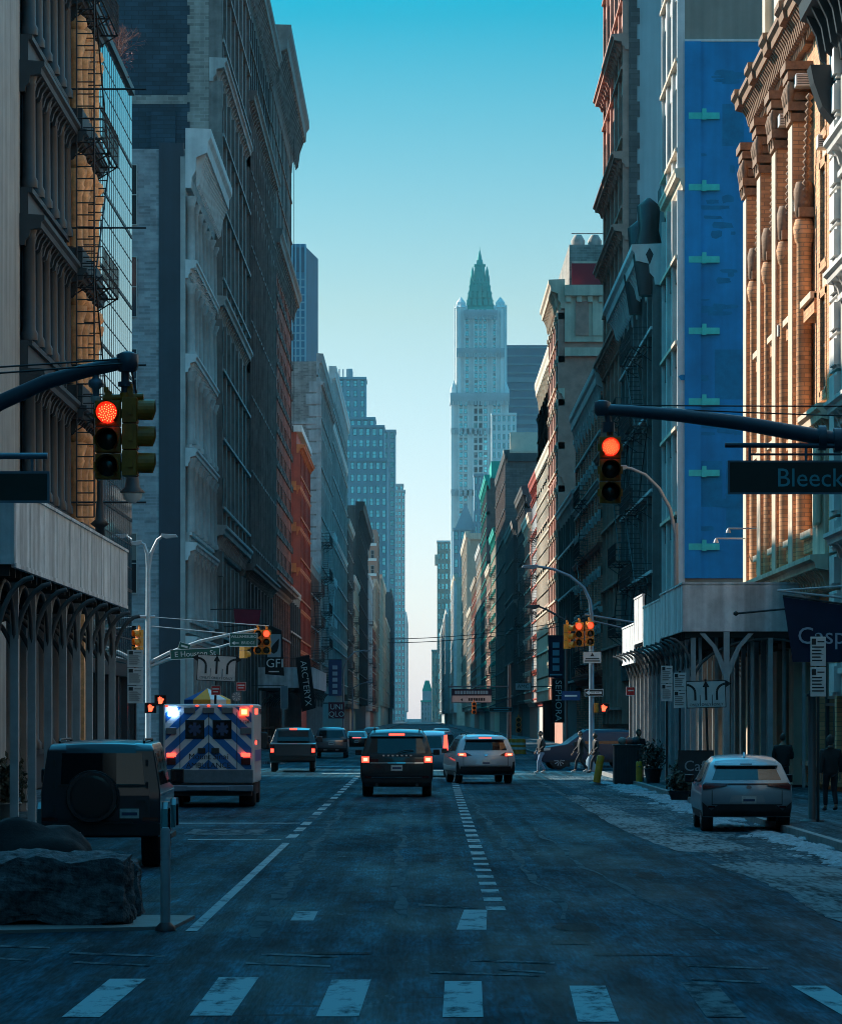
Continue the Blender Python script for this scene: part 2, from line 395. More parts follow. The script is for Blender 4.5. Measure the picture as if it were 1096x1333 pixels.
b.grid(26.3, 38.5, 3, 7, pw=1.1, pd=.75, sh=1.1, sd=.25, midcol=2); b.grid(39.8, 51, 3, 7, pw=1.1, pd=.75, sh=1.1, sd=.25, midcol=2)
b.grid(52.3, 61, 2, 7, pw=1.1, pd=.4, sh=1.3, sd=.2); b.grid(.3, 11.5, 2, 7, pw=1.2, pd=.5, sh=1.2, sd=.3)
for k in range(14): b.fb(b.trim, 0, .75, -.02, 1.3, 2+k*4.2, 3.4+k*4.2, 0)
b.finish()
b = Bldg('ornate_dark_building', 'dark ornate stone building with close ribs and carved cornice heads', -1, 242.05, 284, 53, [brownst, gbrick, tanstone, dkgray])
for i in range(29): b.fb(b.trim, 0, .95 if i % 2 else .86, i*1.48, i*1.48+.1, 12.6, 41.8, 2)
b.grid(12.5, 42, 6, 14, pw=.7, pd=.8, sh=1.3, sd=.2, midcol=1); b.grid(.3, 11.5, 2, 8, pw=1.3, pd=.6, sh=1.4, sd=.3)
b.cornice(11.5, 12.5, 1.2, br=1.5); b.cornice(42, 43.6, 1.25, br=1.5); b.cornice(50.8, 53.4, 1.3, br=1.1); b.grid(43.6, 50.8, 2, 14, pw=.7, pd=.35, sh=1.1, sd=.2)
for i in range(14):
    for z in (36, 40): b.trim.lathe([(.08,z),(.24,z+.4),(.3,z+.9),(.12,z+1.3)], c=b.pt(.6, .6+i*3.0, 0), n=8, mi=2)
for i in (3, 8, 12): b.fb(b.trim, 0, .7, i*3.0-.06, i*3.0+.06, 12, 42, 0)
b.finish()
b = Bldg('waffle_brick_building', 'tall building with red waffle brick middle and huge overhanging top cornice', -1, 284.05, 330, 55, [redw, gbrick, tanstone, brownst])
b.grid(13.4, 38, 9, 15, pw=.95, pd=.42, sh=1.1, sd=.42, mi=0, ww=1.6); b.grid(40.2, 51.2, 3, 15, pw=.9, pd=.4, sh=1.0, sd=.2, mi=2)

for i in range(16):
    for k in range(9): b.fb(b.trim, .42, .58, max(.02,i*3.065-.32), min(b.W-.02,i*3.065+.32), 14.3+2.733*k, 14.85+2.733*k, 2)
b.cornice(37.6, 40.1, 1.35, br=2); b.cornice(51.2, 55.8, 2.0, br=1.6); b.cornice(12.4, 13.4, 1.1, br=0)
b.grid(.3, 12.4, 3, 12, pw=.6, pd=.3, sh=.8, sd=.15, light=True); b.finish()
b = Bldg('red_iron_building', 'bright red painted iron fronted building with sunlit orange bands and white coping', -1, 359, 392, 30.2, [redp, redp, redor, whstone], x=12.1)
b.grid(5, 29, 6, 8, pw=.6, pd=.35, sh=1.0, sd=.25, smi=0)
for k in range(1, 7): b.cornice(4.2+4*k, 5.0+4*k, 1.0 if k < 6 else 2.0, br=1)
b.fb(b.trim, -8, .5, -.3, b.W+.1, 30.25, 30.9, 3)
for z in (9, 13, 17, 21, 25): b.wall.box(-2.2, -.05, -.25, 0, z-.45, z+.45, 2)  # orange bands paint sunlight onto the red end wall
for i in (0, 1): b.wall.box(-1.1*i-1.05, -1.1*i-.55, -.16, -.001, 5, 29, 2)
b.finish()
b = Bldg('low_shop_building', 'low dark shop building with awnings between red building and grey brick one', -1, 330.05, 358.9, 14, [dkgray, dkgray, gstone])
b.grid(1, 13, 3, 5); b.cornice(13, 14.3, .9); b.finish()
b = Bldg('grey_brick_building', 'grey brown brick building showing a windowless end wall and pale quoined front', -1, 423, 480, 43.3, [gstone, gbrick, gstone, whstone])
for k in range(7): b.cornice(6.5+5.6*k, 7.4+5.6*k, 1.2 if k < 6 else 2.2, br=1.4)
b.cornice(41.8, 44.2, 1.9, br=1.5); b.grid(7.5, 41.5, 6, 14, pw=.8, pd=.5, sh=1.2, sd=.25)
for k in range(28): b.fb(b.trim, -1.2+.35*(k % 2), .55, -.06, .4, 2+k*1.4, 3.2+k*1.4, 0)
b.wall.box(-18, -.05, -.12, -.001, 43.3-7.2, 43.3-6.9, 0)
b.escape([6.6, 10.6, 14.6, 18.6, 22.6], 1, 16, d=1.5); b.escape([8.5, 13.5, 18.5, 24], 24, 40, d=1.5, mat=M('white_paint_iron', (.6,.6,.58), .6, .1)); b.finish()
b = Bldg('corniced_loft_building', 'grey loft building with two heavy dark cornices left of the stepped tower', -1, 480.05, 575, 47, [gstone, gbrick, whstone, dkgray], x=12)
b.grid(6, 46, 9, 20, pw=.9, pd=.5, sh=1.3, sd=.25); b.cornice(44.5, 48.2, 2.4, br=2); b.cornice(39, 41, 1.6, br=2); b.cornice(25, 26.5, 1.5); b.cornice(12, 13.5, 1.4); b.finish()
b = Bldg('mid_red_building', 'small brown red brick building below the white iron escapes', -1, 392.1, 422.9, 19, [M('rust_brick', (.22,.09,.06), .85, .25, 1), brownbr, gstone])
b.grid(4, 18, 4, 9, pw=.8, pd=.3, sh=1.2, sd=.15); b.cornice(17.8, 19.5, 1.1); b.escape([5, 8.6, 12.2, 15.8], 2, 14, d=1.4); b.finish()
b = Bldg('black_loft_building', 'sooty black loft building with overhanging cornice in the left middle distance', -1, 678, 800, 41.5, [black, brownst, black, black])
b.grid(5, 40, 8, 24, pw=1.0, pd=.5, sh=1.3, sd=.3); b.cornice(38.5, 42.2, 4.0, br=2.5)
for k in range(1, 8): b.wall.box(-6.5, -.05, -.3, -.001, 4.4*k, 4.4*k+.5, 3)
b.front_windows(-18.2, -14.2, 33.0, 38, 2, 1, 1.7, 3.4, True)
b.finish()

for (nm,lab,y0,y1,h,ms,nf,nb,es) in (('brown_walkup','brown brick walk-up with fire escapes before the black loft building',575.1,621,33,[brownbr,brownbr,gstone,dkgray],6,9,1),('cream_walkup','cream walk-up squeezed between brown walk-up and black loft building',621.1,677.9,26,[cream,tanf,whstone,dkgray],5,11,1),
        ('white_loft','white painted loft just beyond the black loft building',801,868,33,[whstone,brownbr,whstone,dkgray],6,12,1),('rust_brick_loft','rust brick loft low between white loft and tan loft',868.1,930,25,[redw,redw,cream,dkgray],5,10,1),('tan_loft','tan loft standing before the pinkish brick apartment block',930.1,999,37,[tanf,gbrick,cream,dkgray],7,12,0)):
    b = Bldg(nm, lab, -1, y0, y1, h, ms); b.grid(4, h-1.2, nf, nb, pw=1.3, pd=.6, sh=1.4, sd=.35); b.cornice(h-1.6, h+.5, 2.2, br=2.5); b.cornice(4, 5, 1.6, br=0)
    if es: b.escape([6+4.2*k for k in range(nf-1)], 4, 16, d=1.4)
    b.finish()

b = Bldg('brick_apartment_building', 'pinkish brick apartment block with white windows in the left distance', -1, 1000, 1045, 53.5, [M('pink_brick', (.4,.22,.16), .85, .1, .2), M('pink_brick', (.4,.22,.16)), paleT, paleT], depth=8)
b.front_windows(-15.4, -12.4, 16, 53, 2, 9, 1.0, 2.2, True); b.grid(16, 53, 9, 10, pw=1, pd=.3, sh=1.5, sd=.15)
for k in range(9): b.wall.box(-8, -.02, -.3, -.001, 16.3+4.1*k, 17+4.1*k, 2)
b.finish()
b = Bldg('cream_building', 'row of cream stone fronts right of the brick apartment block', -1, 1050, 1180, 42.5, [cream, tanf, cream, dkgray])
b.grid(6, 41, 8, 22, pw=1.2, pd=.6, sh=1.4, sd=.3); b.cornice(40.5, 43.3, 2.4, br=3); b.cornice(22, 23.5, 1.6, br=0); b.finish()
b = Bldg('dark_narrow_building', 'dark narrow building edge beside the far pale grey slab', -1, 1350, 1480, 48.5, [dkgray, dkgray, dkgray], x=11.4)
b.grid(6, 48, 10, 20, pw=1.4, pd=.6); b.cornice(47, 49.5, 1.8, br=0); b.finish()
b = Bldg('far_stone_building', 'tan stone building low in front of the stepped towers', -1, 1181, 1349, 34, [tanf, tanf, tanf]); b.grid(6, 33, 7, 24, pw=1.5, pd=.6); b.cornice(32.5, 34.6, 2, br=3); b.finish()
b = Bldg('pale_slab_building', 'pale grey far slab closing the left side of the sky gap', -1, 2000, 2250, 61, [paleT, tanf, paleT], x=8.6, depth=9); b.grid(6, 60, 14, 26, pw=2.5, pd=.8); b.finish()
# ---------------------------------------------------------------- RIGHT SIDE (west side of the street)
b = Bldg('white_quoin_building', 'white stone building with quoins and black console at the right picture edge', 1, 60, 109.2, 33, [gstone, gstone, whstone, IRON], x=12.5)
for k in range(28): b.fb(b.trim, 0, .42, b.W-2.0+.0, b.W-.02, 3+k*1.06, 3+k*1.06+.96, 2)
for k in range(28): b.fb(b.trim, 0, .5, b.W-2.06, b.W-.9, 3.1+k*1.06+(.0), 3+k*1.06+.86, 2)
for z in (6.9, 10.7, 14.5, 18.3): b.cornice(z, z+.8, .8, u0=20, u1=b.W-1.9, br=1.2)
b.fb(b.wall, 0, .25, 20, b.W-2.05, .2, 21.5, 0); b.grid(3, 21, 5, 12, pw=.8, pd=.32, sh=.8, sd=.3, u0=20, u1=b.W-2.2, mi=0)
b.cornice(21.5, 24.0, 1.5, u0=20, u1=b.W-.02, br=1.4, mi=3)
mb = MB()
for u in (b.W-.75,):
    prof = [(0,19.6),(.35,19.8),(.75,20.3),(1.0,21.0),(1.1,21.5),(0,21.5)]
    mb.prism([(-d, z) for d, z in prof], u-.5, u+.5, 'y'); mb.lathe([(.05,18.9),(.2,19.1),(.22,19.5),(.1,19.75)], c=b.pt(.3,u,0), n=8)
mb.build('console', IRON, b.root); b.finish()
# orange brick building
b = Bldg('orange_brick_building', 'sunlit orange brick building with tall pilasters and carved capitals beside the blue wall', 1, 109.22, 137, 25.2, [orbrick, orbrick, cream, terratrim], x=12.62)
W = b.W; Us = [137-109.22-1.3-5.6*i for i in range(4)]
b.fb(b.wall, 0, .28, 0.02, 4.6, 7.3, 24.2, 2); b.fb(b.wall, .0, .34, 4.2, 5.2, 7.3, 24.2, 0); b.fb(b.wall, .28, .5, .1, .9, 7.3, 24.2, 0)
for k in range(4):
    z = 8.4+3.95*k; b.wins.append((*b.pt(.30, 2.5, z), -PI/2, 1.3, 2.7, False))
    for (a, c, e, f) in ((1.6,1.85,z-.2,z+3.0),(3.15,3.4,z-.2,z+3.0),(1.6,3.4,z+2.8,z+3.05),(1.5,3.5,z-.35,z-.05)): b.fb(b.trim, .28, .46, a, c, e, f, 0)
for u in Us:
    b.fb(b.wall, 0, .62, u, u+1.3, 7.3, 21.6, 0); b.fb(b.wall, .62, .66, u+.012, u+1.29, 7.3, 21.5, 2)  # cream slab puts sunlight into the colour of the brick pier's street face
    b.trim.lathe([(.27,7.3),(.24,17.6),(.3,17.7),(.36,18.1),(.28,18.4)], c=b.pt(.3, u-.3, 0), n=10, mi=0)
    b.trim.lathe([(.2,18.4),(.3,18.5),(.34,19.3),(.26,19.6)], c=b.pt(.3, u-.3, 0), n=10, mi=3)
    b.fb(b.trim, 0, .5, u-.7, u-.05, 18.45, 18.75, 3)
    # capital
    for z, a in ((21.6,.1),(21.95,.18),(22.3,.04),(22.6,.12),(22.95,.2),(23.25,.28)):
        b.fb(b.trim, 0, .62+a, u-a, u+1.3+a*.5, z, z+.27, 3)
    for q in (0, .65, 1.3): b.trim.lathe([(.04,21.7),(.1,22.2),(.17,22.6),(.08,22.9)], c=b.pt(.72, u+q, 0), n=7, mi=3)
    # arched carved archivolt between the piers
    for k in range(16):
        t = k/15; b.trim.lathe([(.03,-.12),(.13,0),(.03,.12)], c=b.pt(.28, u-.55-1.2*(1-math.cos(t*PI/2)), 18.9+3.2*t), n=6, mi=3)
    b.cornice(24.1, 25.5, 1.1, u0=u-.1, u1=u+1.4, br=0, name='cornice_block', mi=3)
    b.fb(b.wall, 0, .75, u-.25, u+1.55, 6.2, 7.3, 2); b.fb(b.wall, 0, .62, u-.1, u+1.4, .2, 4.6, 2); b.fb(b.wall, 0, .95, u-.4, u+1.7, 4.6, 6.2, 3)
    for q in range(3):
        b.wins.append((*b.pt(.03, u-2.9, 8.3+3.7*q), -PI/2, 2.1, 2.9, False)); b.fb(b.trim, 0, .38, u-4.1, u-.9, 7.6+3.7*q, 8.2+3.7*q, 0)
        b.fb(b.trim, 0, .5, u-4.1, u-.9, 8.05+3.7*q, 8.26+3.7*q, 2)
b.cornice(24.2, 25.4, .95, u0=0, u1=W-.02, br=.5, mi=3)
b.cornice(10.6, 11.7, .9, u0=0.0, u1=5.6, br=.6); b.cornice(6.2, 7.2, 1.1, u0=0, u1=W-.03, br=.8)
# fluted lower pilaster with its stone cap
for i in range(9): b.trim.lathe([(.1,8.2),(.1,11)], c=b.pt(.75-.02*i, 1.0+i*.28, 0), n=6, mi=2)
b.fb(b.wall, 0, .6, .6, 4.0, 7.2, 10.6, 2)
mb = MB(); mb.prism([(0,25.2),(-.05,25.2),(-.05,29.5),(0,29.5)], 0, W, 'y'); 
b.wall.box(.35, 14, 0, W-.1, 25.21, 36, 0, [2,2,0,0,0,2])
for i in range(5): b.wall.box(.05, .349, W-1.2-5.6*i, W-.12-5.6*i, 25.21, 36, 2)
b.grid(.3, 4.6, 1, 5, pw=1, pd=.3, sh=.7, sd=.2, u0=.1); b.finish()
# blue wall building
bluep = M('blue_wall_paint', (.001,.215,.47), .75, .25, .35, bump=.2, streak=.12)
bluedk = M('dark_blue_paint_patch', (.001,.17,.33), .8, .2, 2)
concr = M('tan_concrete', (.26,.24,.2), .85, .15, .5, streak=.15)
b = Bldg('blue_end_wall_building', 'building with a huge blue painted end wall and teal tie plates', 1, 172, 183.2, 50, [whstone, concr, cream, dkgray], depth=14, x=12.3)
bz0, bz1 = wz(753,172), wz(54,172)
mb = MB(); mb.box(0.0, 13.9, -.08, -.002, bz0, bz1); mb.box(.0, .75, -.2, -.081, bz0, bz1); 
mb.build('blue_wall', bluep, b.root)
mb = MB(); mb.box(.0, 13.9, -.12, -.003, bz1+.002, bz1+.12); mb.build('coping', whstone, b.root)
mb = MB(); teal = M('teal_tie_plate', (.012,.52,.46), .5, .15, 3)
for k, py in enumerate((151,244,338,431,523,616,712)):
    z = wz(py,172); t = MB(); t.box(-.72,.72,-.13,0,-.15,.15); t.box(-.1,.1,-.26,-.131,-.2,.32)
    t.build('tie_plate', teal, b.root, loc=(wx(916,172)-12.3, -.085, z))
for i in range(40):      # patches of darker repaint
    px = R.uniform(900, 962); py = R.choice([100,205,222,265,285,300,395,410,480,490,560,600,650,690,360]) + R.uniform(-8,8)
    w = R.uniform(.25,1.6); h = R.uniform(.06,.4); x = wx(px,172)-12.3; z = wz(py,172); mb = MB()
    n = 11; poly = []
    for q in range(n):
        c_, s_ = math.cos(2*PI*q/n), math.sin(2*PI*q/n); k_ = max(abs(c_),abs(s_)); poly.append((x+c_/k_*w*R.uniform(.75,1)*.5, z+s_/k_*h*R.uniform(.6,1)*.6))
    y = -.081-.0004*i; mb.add([(p[0],y,p[1]) for p in poly], [tuple(range(n))], 0); mb.build('paint_patch', bluedk, b.root, fix=False)
for i, (a_,c_,d_,e_) in enumerate(((940,968,135,190),(905,940,600,660),(930,968,455,520),(945,968,600,700))):
    mb = MB(); y = -.0806-.0001*i; mb.quad((wx(a_,172)-12.3,y,wz(e_,172)),(wx(c_,172)-12.3,y,wz(e_,172)),(wx(c_,172)-12.3,y,wz(d_,172)),(wx(a_,172)-12.3,y,wz(d_,172))); mb.build('paint_patch', bluedk, b.root, fix=False)
b.grid(28, 49, 5, 3, pw=.7, pd=.35, sh=1.0, sd=.2); b.grid(3, 27, 6, 3, pw=.5, pd=.35, sh=1.0, sd=.2, smi=3, light=True); b.cornice(27, 28, .5, br=0)
b.finish()
b = Bldg('dark_escape_building', 'low dark building hung with fire escapes between blue wall and white end wall', 1, 184.02, 213, 25.4, [M('slate_grey_stone',(.13,.128,.122),.8,.3,1,streak=.25), dkgray, whstone, IRON])
b.grid(4.5, 24.8, 5, 7, pw=.8, pd=.45, sh=1.2, sd=.25, arch=True); b.cornice(24, 26, 1.5, br=1.2)
for i, (u, z) in enumerate(((.6,26),(9,26))): b.trim.lathe([(.5,z-2.5),(.8,z-.5),(.5,z+.8),(.6,z+2.0),(.1,z+2.4)], c=b.pt(.6,u,0), n=8, mi=3)
b.escape([5.2,9.2,13.2,17.2,21.2], 3, 13, d=1.4); b.escape([7,11,15,19], 19, 27, d=1.3)
b.wall.box(.2, 9, .3, 6, 25.41, 29.5, 1); b.finish()
b = Bldg('white_end_wall_building', 'tall red fronted building with plain white painted end wall and brick edge', 1, 213.02, 236, 56, [pinkst, M('white_painted_wall',(.45,.47,.47),.8,.1,.3,streak=.12), pinkst, brownbr], depth=16)
b.wall.box(.0, .45, -.08, -.001, 20, 56, 3)
for k in range(40): b.wall.box(.451, .451+.15*(k%2+.2), -.08, -.001, 20+k*.9, 20.9+k*.9, 3)
for z in (18, 24, 30, 34.2, 41, 49): b.cornice(z, z+.9, 1.0, br=1.5)
b.grid(18.9, 55, 9, 5, pw=.7, pd=.35, sh=1.1, sd=.2); b.cornice(54, 57, 1.8); b.grid(2, 17, 4, 5, pw=.7, pd=.4, sh=1, sd=.2); b.finish()
b = Bldg('red_brick_loft', 'red brick loft with heavy carved white cornice below the white end wall building', 1, 236.02, 275, 24.2, [M('red_brick', (.7,.24,.16), .85, .25, 1, brick=(.5,.16,(.22,.12,.09))), orbrick, whstone, redp])
b.grid(5, 23.3, 5, 9, pw=1.1, pd=.5, sh=1.2, sd=.3, mi=0, capit=True, light=True); b.cornice(22.0, 24.9, .95, br=.9)
for k in range(4): b.cornice(4.6+4.1*k, 5.4+4.1*k, .75, br=1.4, mi=2 if k % 2 else 3)
b.escape([6,9.8,13.6,17.4], 18, 28, d=1.1); b.wall.box(.1, 6, -.1, -.001, 2, 24, 1)
b.grid(.3, 4.2, 1, 10, pw=.5, pd=.4, sh=.5, sd=.2); b.finish()
b = Bldg('red_roofed_building', 'cream topped pink building with dark red rooftop storey and deep bracketed cornice', 1, 308, 331, 38.2, [pinkst, pinkst, cream, gbrick], depth=12)
b.wall.box(.4, 12, .5, 27, 38.2, 42.0, 3); b.wall.box(.62, 11.9, .38, .499, 38.3, 40.6, 2); 
mb = MB(); mb.box(.6, 12, .2, .37, 38.35, 40.4); mb.build('red_parapet', redroof, b.root)
b.wall.box(-.0, 12, -.25, -.001, 33.8, 37.6, 2); b.wall.box(.9,2.0,-.35,-.251,34.3,37.2,0); b.wall.box(2.3,3.4,-.35,-.251,34.3,37.2,2)
b.wall.box(-.0, 12, -.7, -.001, 37.61, 38.5, 2); b.wall.box(0,12,-.4,-.001,32.6,33.3,2)
for i in range(12): b.wall.box(.1+i*.9,.5+i*.9,-.55,-.251,37.1,37.6,2)
b.cornice(36.6, 39, 3.2, br=1.3); b.grid(4, 36.5, 9, 6, pw=1.1, pd=.55, sh=1.2, sd=.4, capit=True, mi=0, smi=0)
for k in range(4): b.cornice(8+7*k, 8.9+7*k, 1.3, br=1.5, mi=2 if k % 2 else 0)
mb = MB()
for i in range(3): mb.lathe([(.55,42),(.6,42.5),(.3,43)], c=(1.2+i*1.4,2,0), n=10)
mb.bar((.6,1,43),(6,1,43),.05,4); mb.build('roof_vent', gconc, b.root)
for k in range(3): b.front_windows(14.2, 15.4, 20+4*k, 24+4*k, 1, 1, .9, 2.2, True)
b.finish()
b = Bldg('carved_dark_house', 'lower dark carved front hidden between red brick loft and the red roofed building', 1, 275.02, 307.98, 19, [dkgray, dkgray, whstone]); b.grid(4, 18, 4, 7, pw=.8, pd=.5); b.cornice(18, 19.4, .8); b.finish()
b = Bldg('cream_carved_building', 'cream limestone front with overhanging carved cornice right of the far towers', 1, 331.02, 374, 35.5, [cream, tanf, cream, pinkst], x=12.35)
b.grid(5, 33, 7, 9, pw=1.5, pd=.5, sh=1.3, sd=.3, capit=True); b.cornice(33, 36.2, 2.0, br=2)
for k in range(4): b.cornice(10+6.5*k, 11+6.5*k, 1.2, br=2)
b.finish()
b.grid(4, 26, 6, 16, pw=1.1, pd=.6, sh=1.1, sd=.3); b.cornice(25, 27.6, 1.9, br=2); b.cornice(12, 13, 1.4, mi=3); b.cornice(20, 21, 1.4, mi=3); b.finish()

redbr = M('red_brick_far', (.42,.13,.085), .85, .25, .6); rb2 = M('rose_stone', (.5,.3,.24), .85, .2, .6)
for (nm,lab,y0,y1,h,x,ms,nf,nb,es,cm) in (('white_stringcourse_house','white front with red string courses right behind the cream carved building',374.02,398,27,12.55,[whstone,brownbr,redp,redp],6,6,1,3),('red_brick_house','red brick front low between white front and charcoal front',398.02,424,24,12.5,[redbr,redbr,cream,cream],5,7,1,2),('charcoal_front','charcoal front with iron escapes beside the slim brown building',424.02,455,28.5,12.5,[dkgray,brownbr,dkgray,dkgray],6,8,1,2),
        ('green_corniced_building','cream building carrying a green copper cornice down the right side',565.02,602,31,12,[cream,brownbr,verdi,verdi],7,10,1,2),('rose_front','rose stone front beyond the green copper cornice',602.02,640,27,12,[rb2,tanf,cream,cream],6,9,1,2),('soot_grey_building','tall sooty building with green roof cresting right of the gothic tower',640.02,700,44,12,[dkgray,brownst,verdi,verdi],9,12,0,3),
        ('ivory_front','ivory stone front beyond the tall sooty building',700.02,760,35,12,[cream,tanf,whstone,whstone],8,12,0,2),('far_red_front','far red brick front between ivory front and grey front',760.02,830,31,12,[redbr,brownbr,tanf,tanf],7,13,0,2),('grey_mid_building','grey stone front joining far red front and tan brick building',830.02,899.98,27,12,[gstone,tanf,cream,cream],6,13,0,2)):
    b = Bldg(nm, lab, 1, y0, y1, h, ms, x=x); b.grid(4, h-1.2, nf, nb, pw=1.2, pd=.6, sh=1.3, sd=.35, capit=True); b.cornice(h-1.8, h+.6, 2.4, br=2, mi=cm); b.cornice(h*.5, h*.5+1, 1.6, br=0, mi=cm); b.cornice(3.6, 4.4, 1.6, br=0)
    if es: b.escape([5.6+3.8*k for k in range(nf-1)], 3, 12, d=1.4)
    if nm == 'soot_grey_building': b.wall.box(0.2, 8, .3, 20, 44.01, 47, 3)
    b.finish()
b = Bldg('brown_pillar_building', 'slim dark brown building with stone caps beside the green cornice', 1, 455.02, 500, 26, [dkgray, brownbr, tanstone]); b.grid(4, 25, 5, 10, pw=1.2, pd=.6); b.cornice(24.5, 26.8, 2.0, br=2); b.cornice(16,17,1.5); b.wall.box(2, 8, 8, 30, 26.01, 31, 1); b.finish()
b = Bldg('brown_brick_tower_block', 'brown brick block with blank end wall in front of the blue glass slab', 1, 500.02, 565, 38, [brownbr, brownbr, dkgray, verdi]); b.grid(4, 37, 9, 14, pw=1.2, pd=.6); b.cornice(36.5, 38.7, 1.8); b.wall.box(-.3, 10, -.3, -.001, 37.2, 38.3, 2)
b.finish()
b = Bldg('tan_brick_building', 'tan brick building with bracketed cornice low in front of the gothic tower', 1, 900, 1010, 47, [tanf, tanf, cream, brownbr])
b.grid(4, 46, 10, 18, pw=1.6, pd=.8); b.cornice(44.5, 48, 3, br=3); b.wall.box(-.3, 8, -.5, -.001, 46, 47.5, 2); b.front_windows(13, 17, 6, 44, 2, 9, 1.1, 2.4, True); b.finish()
b = Bldg('bright_stone_building', 'bright pale stone building low at the foot of the gothic tower', 1, 1090, 1200, 44, [whstone, cream, cream], x=10.6); b.grid(4, 43, 10, 18, pw=1.6, pd=.9); b.cornice(42, 45, 2.4, br=4); b.front_windows(11.5, 17, 6, 42, 3, 8, 1.2, 2.6, True); b.finish()
b = Bldg('shadowed_front_building', 'shadowed grey far fronts left of the gothic tower base', 1, 1300, 1700, 40, [gstone, tanf, paleT], x=9.6); b.grid(4, 39, 8, 40, pw=2.4, pd=1.1); b.cornice(38, 41, 2.2, br=0); b.finish()
b = Bldg('far_link_building', 'greyish fronts between bright stone building and shadowed far fronts', 1, 1200.02, 1299.98, 30, [paleT, tanf, paleT], x=11); b.grid(4, 29, 6, 14, pw=1.6, pd=.9); b.finish()
# ---------------------------------------------------------------- FAR TOWERS
def tower(name, label, Y, secs, mats, cat='tower', depth=26, wn=None):
    """secs: (px0, px1, py_top, py_bottom, ybias, columns, rows, pier width m, light) frontal blocks"""
    cx = wx((secs[0][0]+secs[0][1])/2, Y); r = empty(name, (cx, Y, 0), label, cat); mb = MB(); wins = []
    for (a, c, t, q, dy, nx, nz, pw, pdp) in secs:
        x0, x1, z0, z1 = wx(a,Y)-cx, wx(c,Y)-cx, max(0, wz(q,Y)), wz(t,Y)
        mb.box(x0, x1, dy, depth-abs(dy), z0, z1, 0)
        if nx:
            bw = (x1-x0)/nx; fh = (z1-z0)/nz
            for i in range(nx+1): mb.box(max(x0,x0+i*bw-pw/2), min(x1,x0+i*bw+pw/2), dy-pdp, dy-.001, z0, z1-.05, 0)
            for i in range(nx):
                for k in range(nz):
                    w = bw-pw-.25; wins.append((x0+(i+.5)*bw, dy-.05, z0+k*fh+fh*.3, 0, round(w,1), round(fh*.58,1), 2))
            mb.box(x0-.25, x1+.25, dy-pdp-.4, depth-abs(dy)+.3, z1, z1+1.0, 1)
    mb.build('wall', mats, r); place_windows(r, wins, 100); return r
# gothic tower
Y = 1877.0
S = Y/F
g = empty('gothic_tower', (wx(625,Y), Y, 0), 'tall pale gothic skyscraper with a pointed green copper roof at the end of the street', 'skyscraper')
def gx(px): return wx(px, Y)-wx(625, Y)
mb = MB(); wins = []
def gblock(a, c, t, q, dy, groups, nz, trimtop=True):
    x0, x1, z0, z1 = gx(a), gx(c), max(0,wz(q,Y)), wz(t,Y)
    mb.box(x0, x1, dy, 30-dy, z0, z1, 0); fh = (z1-z0)/nz
    for (ga, gc, n) in groups:
        u0, u1 = gx(ga), gx(gc); bw = (u1-u0)/n
        for i in range(n+1): mb.box(u0+i*bw-.35, u0+i*bw+.35, dy-1.5, dy-.001, z0, z1-.3, 0)
        for i in range(n):
            for k in range(nz): wins.append((u0+(i+.5)*bw, dy-.06, z0+k*fh+fh*.28, 0, round(bw-.75,1), round(fh*.7,1), 2 if (k*7+i*3) % 5 == 0 else 0))
    for ed in (x0, x1-1.6): mb.box(ed-.01*(ed==x0), ed+1.6, dy-1.0, dy-.002, z0, z1-.2, 0)
gblock(587,662,522,960,0,[(597,609,2),(616,635,3),(641,652,2)],44)
gblock(596,656,402,522,2.2,[(605,611,1),(617,634,3),(641,646,1)],13)
for py, h, a, c, dy in ((522,4.2,586,663,-1.6),(459,2.6,594,657,.6),(560,1.2,587,662,-1.1),(640,1.2,587,662,-1.1),(410,2.6,604,648,.4)):
    mb.box(gx(a), gx(c), dy, 31, wz(py,Y), wz(py,Y)+h, 1)
    n = 22
    for i in range(n): mb.box(gx(a)+(gx(c)-gx(a))*(i+.15)/n, gx(a)+(gx(c)-gx(a))*(i+.85)/n, dy-.4, dy-.001, wz(py,Y)-2.2, wz(py,Y)+h*.7, 1)
for px in (600, 651.5):       # corner turrets
    mb.lathe([(3.1*S*3.0/1.17,wz(522,Y)),(3.0,wz(400,Y)),(3.5,wz(399,Y)),(2.5,wz(396,Y)),(2.3,wz(392,Y)),(.2,wz(385,Y))], c=(gx(px),5,0), n=8, mi=0, smooth=False)
    for q in range(8): mb.bar((gx(px)+3.1*math.cos(q*PI/4),5+3.1*math.sin(q*PI/4),wz(500,Y)),(gx(px)+3.1*math.cos(q*PI/4),5+3.1*math.sin(q*PI/4),wz(395,Y)),.3,4,0)
for px in (591, 658): mb.lathe([(2.0,wz(522,Y)),(1.9,wz(506,Y)),(.1,wz(494,Y))], c=(gx(px),3,0), n=8, mi=0)
mb.build('wall', [paleT, M('grey_terracotta_trim', (.42,.43,.43), .8, .1, .2)], g)  # trim bands are a darker grey than the wall
place_windows(g, sorted(wins, key=lambda q: -q[4]*q[5]), 100)
mb = MB(); cy = 14.0
def fr(py, hw, py2, hw2):
    a, c = hw*S, hw2*S; z0, z1 = wz(py,Y), wz(py2,Y)
    vs = [(-a,cy-a,z0),(a,cy-a,z0),(a,cy+a,z0),(-a,cy+a,z0),(-c,cy-c,z1),(c,cy-c,z1),(c,cy+c,z1),(-c,cy+c,z1)]
    mb.add(vs, [(0,1,5,4),(1,2,6,5),(2,3,7,6),(3,0,4,7),(4,5,6,7)], 0)
fr(412,20,398,19); fr(398,18.5,364,12); 
